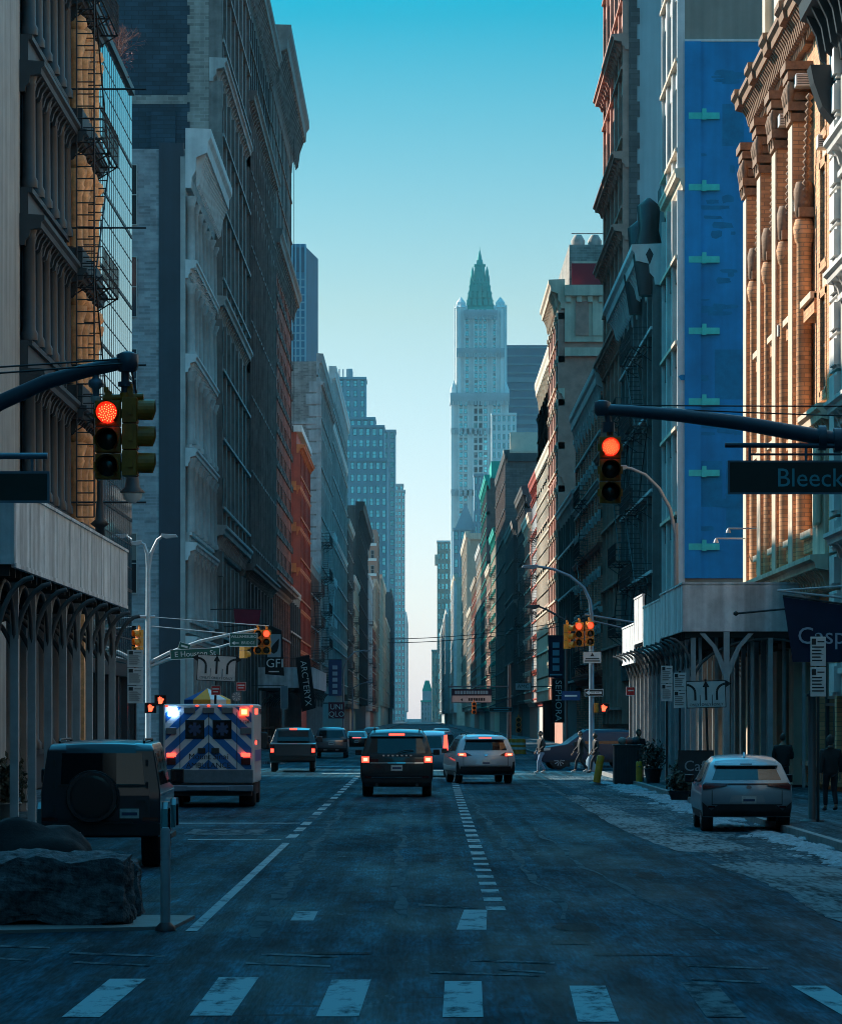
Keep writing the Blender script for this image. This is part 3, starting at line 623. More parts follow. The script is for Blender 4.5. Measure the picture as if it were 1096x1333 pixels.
for (py, hw) in ((392,18.2),(382,16.2),(373,14.2)):
    n = 5
    for i in range(n):
        x = (-hw+2*hw*(i+.5)/n)*S
        mb.box(x-1.0, x+1.0, cy-hw*S-.9, cy-hw*S+2, wz(py,Y)-1.2, wz(py,Y)+1.0, 0); mb.prism([(x-1.2,wz(py,Y)+1.0),(x+1.2,wz(py,Y)+1.0),(x,wz(py,Y)+2.9)], cy-hw*S-1.0, cy-hw*S+2.5, 'y')
for i in range(7):
    x = (-12+24*i/6)*S; mb.lathe([(.45,wz(366,Y)),(.4,wz(361,Y)),(.05,wz(355,Y))], c=(x,cy-12*S,0), n=6)
mb.box(-13*S, 13*S, cy-13*S, cy+13*S, wz(365,Y), wz(363,Y)); fr(363,8,341,6.2); mb.box(-7.4*S, 7.4*S, cy-7.4*S, cy+7.4*S, wz(342,Y), wz(340,Y)); fr(340,4.6,334,3.6); mb.lathe([(3.6*S,wz(336,Y)),(2.6*S,wz(330,Y)),(.25,wz(321,Y))], c=(0,cy,0), n=8)
for sx in (-1,1): mb.lathe([(.9,wz(363,Y)),(.8,wz(350,Y)),(.05,wz(343,Y))], c=(sx*9.5*S,cy-9*S,0), n=6); mb.bar((sx*2.6*S,cy-7.0*S,wz(362,Y)),(sx*2.6*S,cy-6.0*S,wz(343,Y)),.35,4)
mb.build('copper_roof', verdi, g); 
mb = MB(); mb.bar((0,cy,wz(324,Y)),(0,cy,wz(316,Y)),.12,5); mb.build('finial', verdi, g)
t = tower('blue_slab_tower', 'dark blue glass slab rising behind the gothic tower', 2150, [(654,713,449,960,0,0,0,.5,.2)], [dkblue, dkblue], 'skyscraper')
mb = MB()
for k in range(30):
    zz = wz(452+k*11,2150); mb.box(wx(656,2150)-wx(683.5,2150), wx(712,2150)-wx(683.5,2150), -.5, -.02, zz-.5, zz+.5 if k not in (4,9,10) else zz+2.2)
mb.build('floor_band', M('slate_band',(.02,.1,.15),.6,.2,.05), t)
t = tower('tan_office_block', 'low tan office block with wide windows just right of gothic tower', 1700, [(656,705,588,960,0,4,22,1.5,.5),(664,700,562,588,3,0,0,0,0)], [tanf, tanf], 'office block', 14)
t = tower('gabled_pale_block', 'pale block with a sloping top against the gothic tower side', 1800, [(640,672,540,960,0,5,34,1.2,.4)], [paleT, paleT], 'office block', 10)
t = tower('low_gothic_block', 'blue grey block with pointed gable in front of the gothic tower base', 1650, [(590,622,690,960,0,4,14,1.0,.5),(617,633,620,960,-3,3,20,.9,.4)], [gtower, gtower], 'office block', 16)
mb = MB(); mb.prism([(-5,wz(690,1650)),(5,wz(690,1650)),(0,wz(655,1650))], -.5, 12, 'y'); mb.build('gable', gtower, t)
t = tower('slim_far_tower', 'slim pale tower at the right of the sky gap', 2100, [(569,589,706,960,0,4,18,.8,.6),(566,571,722,735,-1,0,0,0,0)], [tanf, paleT], 'tower', 16)
t = tower('far_yellow_block', 'small yellowish block peeping beside the slim far tower', 2250, [(562,570,848,960,0,2,6,1,.4)], [cream, cream], 'tower', 12)
t = tower('far_green_roofed_block', 'tiny distant block with green mansard roof in the sky gap', 2300, [(548,564,914,960,0,4,4,1,.4),(550,562,900,914,1,0,0,0,0)], [gtower, verdi], 'tower', 12)
mb = MB(); mb.prism([(-3.2,wz(900,2300)),(3.2,wz(900,2300)),(1.2,wz(886,2300)),(-1.2,wz(886,2300))], 1, 9, 'y'); mb.build('mansard_roof', verdi, t)
t = tower('blue_glass_tower', 'blue glass tower with pale fins at the left behind the waffle brick building', 1300, [(372,398,317,960,0,0,0,.7,.5)], [blueglass, dkblue], 'skyscraper', 30)
mb = MB(); c0 = wx(385,1300)
for px in (372.3,376,380.5,385,391,397.5): mb.box(wx(px,1300)-c0-.25, wx(px,1300)-c0+.25, -.9, -.02, 20, wz(318,1300))
for k in range(48): mb.box(wx(372,1300)-c0+.3, wx(398,1300)-c0-.3, -.3, -.02, 30+k*2.7, 30.5+k*2.7)
mb.build('fin', M('pale_blue_fin',(.16,.34,.44),.6,.1,.1), t)
mb = MB(); mb.prism([(wx(398,1300)-wx(385,1300)+.01, 0),(wx(398,1300)-wx(385,1300)+3.4, 34),(wx(398,1300)-wx(385,1300)+.01, 34)], 0, wz(321,1300), 'z'); mb.build('side_wall', dkblue, t)
mb = MB(); mb.box(wx(374,1300)-wx(385,1300), wx(397,1300)-wx(385,1300), -.62, -.6, wz(354,1300), wz(322,1300)); mb.build('plant_screen', dkblue, t)
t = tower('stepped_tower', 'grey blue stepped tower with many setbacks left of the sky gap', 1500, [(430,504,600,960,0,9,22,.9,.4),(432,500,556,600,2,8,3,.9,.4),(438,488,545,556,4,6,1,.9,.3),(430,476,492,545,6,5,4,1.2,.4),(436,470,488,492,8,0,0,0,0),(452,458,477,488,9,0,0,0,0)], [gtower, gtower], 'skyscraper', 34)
mb = MB()
for i in range(5): mb.bar((wx(431+i*5,1500)-wx(467,1500),8,wz(488,1500)),(wx(431+i*5,1500)-wx(467,1500),8,wz(478,1500)),.3,4)
mb.build('roof_mast', gtower, t)
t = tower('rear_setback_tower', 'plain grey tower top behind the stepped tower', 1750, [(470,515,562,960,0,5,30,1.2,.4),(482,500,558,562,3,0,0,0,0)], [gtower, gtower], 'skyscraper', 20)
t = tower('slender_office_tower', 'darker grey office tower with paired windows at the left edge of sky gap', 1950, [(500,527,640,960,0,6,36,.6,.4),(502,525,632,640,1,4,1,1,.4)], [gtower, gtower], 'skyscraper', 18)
# ================================================================ STREET FURNITURE
def S_(Y): return F/Y
steelb = M('blue_grey_galvanised_steel', (.13,.19,.24), .45, .2, 3, metal=.3)
steeld = M('dark_blue_steel', (.03,.055,.08), .45, .2, 3)
sigy = M('dull_yellow_signal_paint', (.42,.14,.008), .5, .3, 4)
sigo = M('signal_orange_paint', (.75,.27,.02), .5, .2, 4)
sigk = M('signal_black', (.012,.012,.013), .55, .2, 4)
redlens = M('lit_red_lens', (1,.02,.008), emit=1.0)
redglow = M('lit_red_led', (1,.14,.04), emit=4)
reddim = M('lit_red_dim', (1,.05,.02), emit=1.8)
darklens = M('unlit_lens', (.02,.018,.012), .2, .1)
handlens = M('lit_orange_hand', (1,.07,.03), emit=2.5)
white = M('white_sign_face', (.62,.63,.62), .5, .12, 4)
ink = M('black_sign_ink', (.015,.015,.016), .6, .1)
signgreen = M('sign_green', (.01,.1,.08), .4, .12, 4); signdark = M('dark_sign_green', (.003,.022,.02), .4, .12, 4)
lett = M('white_letters', (.75,.77,.76), .5, .05); lettdim = M('bluish_letters', (.1,.42,.48), .5, .05)
signred = M('sign_red', (.45,.02,.02), .5, .15, 4)
navy = M('navy_banner_cloth', (.008,.014,.045), .85, .2, 2); blackcloth = M('black_banner_cloth', (.012,.012,.014), .85, .2, 2)
maroon = M('maroon_flag_cloth', (.2,.015,.04), .85, .2, 2); bluebanner = M('blue_banner_cloth', (.015,.06,.17), .85, .2, 2)
post = M('dark_post_paint', (.018,.022,.026), .5, .2, 3)
def signal_head(label, loc, rz=0, red=True, col=None, led=True, group=None, lit=None):
    col = col or sigy; r = empty('traffic_signal', loc, label, 'traffic light', group, rz)
    for i, nm in enumerate(('red','amber','green')):
        z = .36-.36*i
        mb = MB(); mb.box(-.17,.17,0,.2,z-.172,z+.172); mb.box(-.155,.155,-.012,0,z-.158,z+.158); mb.build('housing', col, r, bevel=.02)
        mb = MB(); n = 16; L_ = .24          # tunnel visor open below
        for k in range(n):
            a0 = math.radians(-52+284*k/n); a1 = math.radians(-52+284*(k+1)/n)
            for rr in (.152,.142):
                mb.quad((rr*math.cos(a0),-.012,z+rr*math.sin(a0)),(rr*math.cos(a1),-.012,z+rr*math.sin(a1)),(rr*math.cos(a1),-L_+.05*max(0,-math.sin(a1)),z+rr*math.sin(a1)),(rr*math.cos(a0),-L_+.05*max(0,-math.sin(a0)),z+rr*math.sin(a0)))
        mb.build('visor', col if col is sigo else sigy if col is sigy else sigk, r, fix=False)
        mb = MB(); on = red and i == 0
        mb.lathe([(.001,-.05),(.07,-.046),(.12,-.035),(.14,-.014)], c=(0,0,z), n=20, ax='y', cap=False); ln = mb.build('lens', (lit or redlens) if on else darklens, r)
        if on and led:
            mb = MB()
            for q in range(48):
                rr = .125*math.sqrt((q+.5)/48); t = q*2.39996; mb.lathe([(.0085,-.058),(.003,-.064)], c=(rr*math.cos(t),0,z+rr*math.sin(t)), n=5, ax='y')
            mb.build('led_dot', redglow, ln)
    mb = MB(); mb.box(-.05,.05,.06,.14,.55,.66); mb.bar((-.03,.1,.65),(-.03,.1,.72),.04,6); mb.build('top_bracket', col, r)
    for q in (-.18,.18):
        mb = MB(); 
        for i in range(3): mb.box(q-.02,q+.02,.05,.11,.3-.36*i,.42-.36*i)
        mb.build('hinge', col, r)
    return r
def panel_sign(name, label, loc, w, h, face, edge=None, rz=0, cat='sign', th=.03, border=None, group=None, tilt=0):
    r = empty(name, loc, label, cat, group, rz); r.rotation_euler = (0, tilt, rz)
    mb = MB(); mb.box(-w/2,w/2,0,th,-h/2,h/2); mb.build('panel', face, r, bevel=.008)
    if border:
        mb = MB(); t = border
        for (a,b_,c,d) in ((-w/2,w/2,h/2-t,h/2),(-w/2,w/2,-h/2,-h/2+t),(-w/2,-w/2+t,-h/2+t,h/2-t),(w/2-t,w/2,-h/2+t,h/2-t)): mb.box(a,b_,-.006,-.001,c,d)
        mb.build('border', edge, r)
    return r
def arrow_poly(kind, cx, cz, s):
    if kind == 'up': return [[(cx-.05*s,cz-.4*s),(cx+.05*s,cz-.4*s),(cx+.05*s,cz+.25*s),(cx-.05*s,cz+.25*s)], [(cx-.16*s,cz+.2*s),(cx+.16*s,cz+.2*s),(cx,cz+.5*s)]]
    g = -1 if kind == 'left' else 1; out = []; pts = []
    for k in range(9):
        t = k/8*PI/2; pts.append((cx-g*.05*s+g*(.42*s*(1-math.cos(t))), cz-.05*s+.38*s*math.sin(t)))
    pts = [(cx-g*.05*s, cz-.4*s)] + pts
    w = .05*s
    for p, q in zip(pts[:-1], pts[1:]):
        d = Vector((q[0]-p[0], q[1]-p[1])).normalized(); n = Vector((-d.y, d.x))*w
        out.append([(p[0]-n.x,p[1]-n.y),(q[0]-n.x,q[1]-n.y),(q[0]+n.x,q[1]+n.y),(p[0]+n.x,p[1]+n.y)])
    e = pts[-1]; out.append([(e[0],e[1]+.16*s),(e[0],e[1]-.16*s),(e[0]+g*.26*s,e[1])]); return out
def polys(parent, name, mat, pl, y=-.006):
    mb = MB()
    for i, p in enumerate(pl): mb.prism(p, y-.004-.0002*i, y, 'y')
    return mb.build(name, mat, parent)
def lane_sign(label, loc, w, h, tilt=0):
    r = panel_sign('lane_control_sign', label, loc, w, h, white, ink, border=.025, cat='road sign', tilt=tilt); s = h*.8
    for k, x in (('left',-w*.3),('up',0),('right',w*.3)): polys(r, 'arrow', ink, arrow_poly(k, x, h*.1, s), -.006)
    for x in (-w*.3, 0, w*.3): text(r, 'ONLY', (x, -.008, -h*.38), h*.135, ink)
    polys(r, 'divider', ink, [[(-w*.16,-h*.42),(-w*.145,-h*.42),(-w*.145,-h*.02),(-w*.16,-h*.02)],[(w*.145,-h*.42),(w*.16,-h*.42),(w*.16,-h*.02),(w*.145,-h*.02)]])
    mb = MB(); mb.bar((0,.07,-loc[2]+.0),(0,.07,h*.55),.035,8); mb.build('post', post, r); return r
def parking_sign(label, loc, w, h, n=2, ground=True, group=None, footer=None):
    r = empty('parking_sign', loc, label, 'parking sign', group); hh = h/n
    for k in range(n):
        z0 = h/2-hh*(k+1)
        mb = MB(); mb.box(-w/2,w/2,0,.015,z0+.012,z0+hh-.012); p = mb.build('panel', white, r, bevel=.006)
        polys(p, 'symbol', ink, [[(-w*.42,z0+hh*.72),(-w*.14,z0+hh*.72),(-w*.14,z0+hh*.92),(-w*.42,z0+hh*.92)]], -.001)
        pl = []
        for q in range(5):
            zz = z0+hh*(.62-.11*q); pl.append([(-w*.4,zz),(w*R.uniform(.1,.4),zz),(w*R.uniform(.1,.4),zz+hh*.045),(-w*.4,zz+hh*.045)])
        pl.append([(-w*.05,z0+hh*.8),(w*.4,z0+hh*.8),(w*.4,z0+hh*.84),(-w*.05,z0+hh*.84)]); polys(p, 'print_line', ink, pl, -.001)
    if ground:
        mb = MB(); mb.bar((0,.05,-loc[2]),(0,.05,h/2+.05),.035,8); mb.build('post', post, r)
    return r
def cable(name, label, p, q, sag=.1, r=.012):
    p, q = Vector(p), Vector(q); pts = []
    for i in range(13):
        t = i/12; v = p.lerp(q, t); v.z -= sag*4*t*(1-t); pts.append(v)
    mb = MB(); mb.tube(pts, r, 5); return tag(mb.build(name, IRON), label, 'cable')
def at(px, py, Y): return (wx(px,Y), Y, wz(py,Y))
# --- near left signal mast
Y = 50.0
r = empty('signal_mast', (-7.7, Y, 0), 'near left signal mast whose dark blue arm carries two traffic lights', 'signal pole')
mb = MB(); mb.lathe([(.25,0),(.24,.35),(.16,.45),(.13,9.2),(.05,9.3)], n=14); mb.build('pole', steeld, r)
mb = MB(); pts = [(0,0,5.6)]+[(wx(a,Y)+7.7,0,wz(c,Y)) for a,c in ((-60,560),(0,524),(60,497),(110,483),(150,474),(166,471))]; mb.tube(pts, .12, 12, r1=.085); mb.lathe([(.12,-.13),(.15,-.05),(.15,.1),(.06,.14)], c=pts[-1], n=12); mb.build('arm', steeld, r)
mb = MB(); e = (wx(163,Y)+7.7, 0, 0); mb.bar((e[0],0,wz(478,Y)),(e[0],0,wz(516,Y)),.055,8); mb.bar((e[0],0,wz(497,Y)),(e[0],0,wz(503,Y)),.1,8)
mb.build('hanger', steeld, r)
mb = MB(); mb.bar((wx(134,Y)+7.7,.0,wz(518,Y)),(wx(187,Y)+7.7,.0,wz(516,Y)),.045,8); mb.lathe([(.07,-.06),(.07,.06)], c=(wx(163,Y)+7.7,0,wz(517,Y)), n=10); mb.build('yoke', sigy, r)
mb = MB(); 
for k in range(25):
    t0, t1 = k/24*4.6, (k+1)/24*4.6; c = (wx(160,Y)+7.7, .1, wz(585,Y)); mb.bar((c[0]+.14*math.sin(t0),c[1],c[2]+.2*math.cos(t0)),(c[0]+.14*math.sin(t1),c[1],c[2]+.2*math.cos(t1)),.018,5)
mb.bar((wx(170,Y)+7.7,.05,wz(478,Y)),(wx(178,Y)+7.7,.05,wz(515,Y)),.015,5); mb.build('cable_loop', IRON, r)
signal_head('traffic light glowing red, hanging at the upper left from the near mast arm', (wx(141,Y), Y-.1, wz(573,Y)))
signal_head('traffic light seen from its side, next to the red one on the near left mast', (wx(179,Y), Y, wz(569,Y)), rz=PI/2, red=False)
r = empty('traffic_camera', at(125,497,Y), 'small pale traffic camera under the near left mast arm', 'camera')
mb = MB(); mb.lathe([(.03,.15),(.05,.05),(.1,.02),(.11,-.04),(.05,-.1),(.045,-.2)], n=12); mb.build('body', steelb, r); mb = MB(); mb.lathe([(.075,-.2),(.07,-.26),(.02,-.29)], n=12); mb.build('dome', white, r)
cable('overhead_cable', 'upper thin cable running along the near left mast arm', (-9,Y-.1,wz(495,Y)), at(172,466,Y-.1), .02, .013)
cable('overhead_cable', 'lower thin cable running along the near left mast arm', (-9,Y-.15,wz(504,Y)), at(160,473,Y-.15), .03, .013)
r = panel_sign('street_name_sign', 'blank dark green street sign with pale frame cut by left picture edge', at(14,634,52), 1.1, .45, signdark, steelb, border=.035, cat='street sign')
mb = MB(); mb.bar((-1.0,.02,.44),(.52,.02,.44),.045,8); mb.bar((.3,.02,.44),(.3,.02,.22),.025,6); mb.bar((-.3,.02,.44),(-.3,.02,.22),.025,6); mb.build('hanger', steelb, r)
# --- near right signal mast
Y = 59.0
r = empty('signal_mast', (8.6, Y, 0), 'near right signal mast with a long dark arm over the parking lane', 'signal pole')
mb = MB(); mb.lathe([(.28,0),(.27,.4),(.18,.5),(.14,9.5),(.05,9.6)], n=14); mb.build('pole', steeld, r)
mb = MB(); pts = [(0,0,6.45)]+[(wx(a,Y)-8.6,0,wz(c,Y)) for a,c in ((1140,582),(1090,573),(1040,564),(960,550),(880,540),(820,535),(784,533))]; mb.tube(pts, .15, 12, r1=.09); mb.lathe([(.09,-.1),(.13,-.05),(.13,.12),(.05,.15)], c=pts[-1], n=12); mb.build('arm', steeld, r)
mb = MB(); mb.bar((wx(790,Y)-8.6,0,wz(535,Y)),(wx(794,Y)-8.6,0,wz(566,Y)),.05,8); mb.lathe([(.1,-.08),(.1,.08)], c=(wx(792,Y)-8.6,0,wz(556,Y)), n=10); mb.build('hanger', steeld, r)
mb = MB(); mb.bar((wx(943,Y)-8.6,-.1,wz(580,Y)),(.05,-.1,wz(582,Y)),.04,8); mb.bar((wx(975,Y)-8.6,-.1,wz(592,Y)),(.05,-.1,wz(592,Y)),.02,6); mb.build('sign_arm', steeld, r)
for k, px in enumerate((1070,1090)):
    mb = MB(); mb.lathe([(.2,-.06),(.2,.06)], c=(wx(px,Y)-8.6,0,wz(570+k*3,Y)), n=12, ax='x'); mb.build('clamp', steeld, r)
signal_head('traffic light glowing red under the long arm at the right', (wx(794,Y), Y-.1, wz(612,Y)))
r = panel_sign('street_name_sign', 'dark green street sign reading Bleecker hung under the right mast arm', (6.05, Y-.12, wz(622,Y)), 2.3, .54, signdark, steelb, border=.03, cat='street sign')
text(r, 'Bleecker St', (-.38,-.008,-.02), .42, lettdim, align='LEFT', sx=.97); mb = MB()
for x in (-.8,.1,.9): mb = MB(); mb.bar((x,.02,.27),(x,.02,.53),.025,6); mb.build('hanger', steelb, r)
cable('overhead_cable', 'upper thin cable along the long right mast arm', at(790,527,Y), (9.5,Y,wz(527,Y)), .02, .012); cable('overhead_cable', 'lower thin cable along the long right mast arm', at(800,529,Y), (9.5,Y,wz(546,Y)), .03, .012)
# --- left bishop crook lamp post
r = empty('street_lamp', (-8.5, 97.6, .13), 'black ornamental lamp post with bell lamp rising behind the left sidewalk shed', 'street lamp')
s = F/97.6
mb = MB(); mb.lathe([(.3,0),(.3,.25),(.2,.35),(.17,1.2),(.13,1.4),(.12,7),(.12,7.1)], n=12)
zz = wz(682,97.6)-.13; mb.lathe([(.1,zz-.55),(.13,zz-.5),(.12,zz-.1),(.26,zz),(.12,zz+.12),(.09,zz+.6)], n=12)
mb.build('pole', post, r)
zt = wz(565,97.6)-.13; mb = MB(); pts = [(0,0,zz+.5),(0,0,zt-.8)]+[(.42-.42*math.cos(t),0,zt-.5+.5*math.sin(t)) for t in [PI*k/8 for k in range(8)]]+[(.84,0,zt-.6),(.86,0,zt-1.0)]
mb.tube(pts, .075, 8, r1=.045)
for k in range(20):
    t0, t1 = k/20*6.2, (k+1)/20*6.2; mb.bar((.6+.22*math.sin(t0),0,zt-.55+.3*math.cos(t0)),(.6+.22*math.sin(t1),0,zt-.55+.3*math.cos(t1)),.03,5)
mb.build('crook_arm', post, r)
zl = wz(622,97.6)-.13; mb = MB(); mb.lathe([(.06,.35),(.1,.2),(.16,.05),(.2,-.25),(.33,-.36),(.33,-.4)], c=(.86,0,zl), n=14); mb.build('lamp_shade', post, r); mb = MB(); mb.lathe([(.27,-.4),(.24,-.55),(.1,-.66)], c=(.86,0,zl), n=14); mb.build('lamp_globe', M('frosted_glass',(.5,.55,.55),.2,.1), r)
# --- curved lamp arms
def arm_lamp(label, x, Y, top, arm, base_r=.11, mat=None, z0=0):
    mat = mat or steelb; r = empty('street_lamp', (x, Y, z0), label, 'street lamp'); mb = MB(); mb.lathe([(base_r*1.9,0),(base_r*1.9,.5),(base_r,.7),(base_r*.7,top)], n=10); mb.build('pole', mat, r)
    for pts in arm:
        mb = MB(); q = [(wx(a,Y)-x, 0, wz(c,Y)-z0) for a,c in pts]; mb.tube(q, base_r*.65, 8, r1=base_r*.4); mb.build('arm', mat, r)
        d = Vector(q[-1])-Vector(q[-2]); g = 1 if d.x > 0 else -1; e = q[-1]
        mb = MB(); mb.prism([(e[0]-g*.1,e[2]+.07),(e[0]+g*.55,e[2]+.03),(e[0]+g*.62,e[2]-.08),(e[0]+g*.1,e[2]-.14),(e[0]-g*.1,e[2]-.06)], -.13, .13, 'y'); mb.build('lamp_head', mat, r, bevel=.02)
    return r
arm_lamp('tall street lamp whose thin arm curves left over the right sidewalk shed', 8.85, 128, 9.0, [[(880,720),(879,695),(872,662),(858,636),(840,618),(822,610),(812,608)]], z0=.13, mat=M('light_grey_steel',(.35,.37,.38),.5,.1))  # one even light grey for pole and arm
palest = M('pale_galvanised_steel', (.42,.46,.48), .5, .15, 3, metal=.2)
lp = arm_lamp('twin armed pale street lamp pole at the far left crossing corner', wx(193,160), 160, wz(740,160), [[(193,745),(192,722),(188,709),(182,706)],[(193,745),(197,720),(205,703),(213,697)]], base_r=.14, mat=palest)
x0 = wx(193,160)
for a in (((195,863),(220,850),(260,835),(300,826),(338,819)),((195,868),(215,860),(245,851),(285,843),(312,835))):
    mb = MB(); mb.tube([(wx(px,160)-x0,0,wz(py,160)) for px,py in a], .085, 8, r1=.05); mb.build('mast_arm', palest, lp)
mb = MB(); mb.bar((0,0,wz(803,160)),(wx(350,160)-x0,0,wz(815,160)),.015,4); mb.bar((0,0,wz(815,160)),(wx(340,160)-x0,0,wz(829,160)),.02,4); mb.bar((-.5,0,wz(803,160)),(.3,0,wz(803,160)),.08,6); mb.build('guy_wire', palest, lp)
for px, lab in ((336,'left one of the two orange signal heads above the ambulance'),(347,'right one of the two orange signal heads above the ambulance')):
    signal_head(lab, at(px,836,159.6), col=sigo, led=False, lit=reddim, group='orange signal heads at the far crossing', red=px > 340)
signal_head('small orange signal head hanging lower left of the pair above the ambulance', at(319,842,168), rz=2.4, col=sigo, led=False, red=False)
signal_head('orange signal head at the side of the parking sign beyond the left shed', at(179,836,158), rz=-.9, col=sigo, led=False, red=False); signal_head('orange signal head half hidden behind the tall left parking sign', at(171,858,158), rz=2.2, col=sigo, led=False, red=False)
r = panel_sign('street_name_sign', 'long green sign reading E Houston St on the far left mast', at(254,851,158.6), 2.15, .44, signgreen, lett, border=.025, cat='street sign'); text(r, 'E Houston St', (0,-.008,-.01), .33, lett); r.rotation_euler = (0,-.05,.05)
r = panel_sign('direction_sign', 'green sign reading Williamsburg Bridge with left arrow', at(317,833,159.4), 1.22, .6, signgreen, lett, border=.03, cat='road sign'); text(r, 'WILLIAMSBURG', (0,-.008,.13), .155, lett); text(r, 'BRIDGE', (.2,-.008,-.14), .17, lett); polys(r, 'arrow', lett, [[(-.2,-.12),(-.38,-.12),(-.38,-.06),(-.52,-.14),(-.38,-.22),(-.38,-.16),(-.2,-.16)]])
r = panel_sign('street_name_sign', 'tiny green cross street plate tilted on the far left mast arm', at(240,842,159), .5, .32, signgreen, lett, border=.02, cat='street sign', tilt=.3); polys(r,'print_line',lett,[[(-.15,-.03),(.15,-.03),(.15,.05),(-.15,.05)]])
lane_sign('white three arrow lane sign above the ambulance', at(282,870,130), 1.38, .92, tilt=.05)
def hand_signal(label, loc, hand=True):
    r = empty('pedestrian_signal', loc, label, 'pedestrian signal'); mb = MB(); mb.box(-.22,.22,0,.18,-.21,.21); mb.box(-.24,.24,-.1,-.002,.19,.22); mb.box(-.24,-.22,-.1,-.002,-.2,.19); mb.box(.22,.24,-.1,-.002,-.2,.19); mb.build('housing', sigk, r, bevel=.01)
    pl = [[(-.08,-.14),(.06,-.14),(.1,.0),(.1,.02),(-.1,.02)]]+[[(-.1+.052*k,.02),(-.06+.052*k,.02),(-.06+.052*k,.1+.05*math.sin(k+.6)),(-.1+.052*k,.1+.05*math.sin(k+.6))] for k in range(4)]+[[(.1,-.02),(.15,.05),(.12,.07),(.08,.02)]]
    polys(r, 'lit_hand', handlens, pl, -.004); return r
hand_signal('pedestrian signal with red hand beside the ambulance roof', at(209,912,150)); hand_signal('lower pedestrian signal with red hand left of the ambulance', at(196,922,152))
parking_sign('tall stacked white parking sign beyond the left shed corner', at(176,881,119), .5, 1.75, 3)
for (px,py,lab,Yq,w,h) in ((281,899,'small red sign on thin post over the striped umbrella',126,.32,.32),(314,894,'small red sign to the right of the striped umbrella',150,.4,.36)):
    r = panel_sign('red_regulation_sign', lab, at(px,py,Yq), w, h, signred, lett, border=.012); polys(r,'print_line',lett,[[(-w*.35,h*.1),(w*.35,h*.1),(w*.35,h*.22),(-w*.35,h*.22)],[(-w*.3,-h*.2),(w*.25,-h*.2),(w*.25,-h*.1),(-w*.3,-h*.1)]])
    mb = MB(); mb.bar((0,.05,-wz(py,Yq)),(0,.05,h*.6),.03,6); mb.build('post', post, r)
r = empty('round_sign', at(308,907,152), 'grey round wheel shaped sign behind the ambulance roof', 'sign'); mb = MB(); mb.lathe([(.2,-.02),(.2,.02)], n=20, ax='y'); mb.build('disc', M('grey_sign',(.2,.24,.26),.5,.1), r)
polys(r, 'spoke', white, [[(.17*math.cos(t)-.02*math.sin(t),.17*math.sin(t)+.02*math.cos(t)),(.05*math.cos(t),.05*math.sin(t)),(.17*math.cos(t)+.02*math.sin(t),.17*math.sin(t)-.02*math.cos(t))] for t in [k*PI/4 for k in range(8)]], -.022); mb = MB(); mb.bar((0,.04,-3.2),(0,.04,.2),.03,6); mb.build('post', post, r)
# food cart umbrella
r = empty('market_umbrella', (wx(270,138), 138, .13), 'blue yellow and white umbrella of a food cart behind the ambulance', 'umbrella'); ub = M('umbrella_blue',(.03,.13,.36),.8,.1); uy = M('umbrella_yellow',(.7,.36,.05),.8,.1)
mb = MB(); n = 8; zt = wz(896,138)-.13; zb = wz(911,138)-.13
for k in range(n):
    t0, t1 = 2*PI*(k+.25)/n, 2*PI*(k+1.25)/n; mi = (0,1,2,1)[k % 4]; a, c = (.88*math.cos(t0),.88*math.sin(t0),zb), (.88*math.cos(t1),.88*math.sin(t1),zb)
    mb.add([(0,0,zt),a,c],[(0,1,2)],mi); mb.quad(a,c,(c[0],c[1],zb-.18),(a[0],a[1],zb-.18),mi)
mb.build('canopy', [ub,uy,white], r, fix=False); mb = MB(); mb.bar((0,0,0),(0,0,zt),.025,6); mb.build('pole', palest, r)
# --- banners and flags
def banner(name, label, quad, Y, mat, wall=None, cat='banner', thick=.02, bow=.12):
    """quad: four photo corners, top left, top right, bottom right, bottom left"""
    P4 = [Vector(at(*q, Y)) for q in quad]; c = sum(P4, Vector())/4; r = empty(name, c, label, cat); mb = MB(); n = 8
    for off in (0, thick):
        for i in range(n):
            for k in range(n):
                def pt(u, v):
                    p = P4[0].lerp(P4[1],u).lerp(P4[3].lerp(P4[2],u),v)-c; p.y += bow*math.sin(u*5+v*2)*.5*v+off; return p
                mb.quad(pt(i/n,k/n),pt((i+1)/n,k/n),pt((i+1)/n,(k+1)/n),pt(i/n,(k+1)/n))
    o = mb.build('cloth', mat, r, fix=False)
    for p in o.data.polygons: p.use_smooth = True
    mb = MB(); side = 1 if c.x > 0 else -1
    a, b_ = P4[0]-c, P4[1]-c; ex = Vector((side*12-c.x if wall is None else wall, 0, (a.z+b_.z)/2)); mb.bar(a+Vector((0,.01,.03)), b_+Vector((0,.01,.03)), .03, 6); mb.bar((a if side > 0 else b_) if False else (b_ if side > 0 else a), ex, .03, 6); mb.build('pole', post, r); return r
r = banner('vertical_banner', 'dark banner reading GFI under a grey rounded mark', ((345,812),(367,822),(370,880),(345,878)), 215, blackcloth); text(r, 'GFI', (.05,-.1,-.72), .72, lett)
mb = MB(); mb.box(-.38,.4,-.1,-.09,-.35,1.0); mb.build('mark_panel', M('pale_blue_print',(.3,.38,.42),.8,.1), r); polys(r, 'mark', blackcloth, [[(-.25,.0),(-.1,.3),(.1,.55),(.3,.75),(.28,.3),(.2,.0),(.0,-.15)]], -.102); polys(r,'print_line',lett,[[(-.3,-1.22),(.3,-1.22),(.3,-1.15),(-.3,-1.15)]],-.1)
r = banner('flag', 'maroon flag on the facade above the orange signal heads', ((304,793),(340,794),(336,816),(306,812)), 205, maroon, cat='flag')
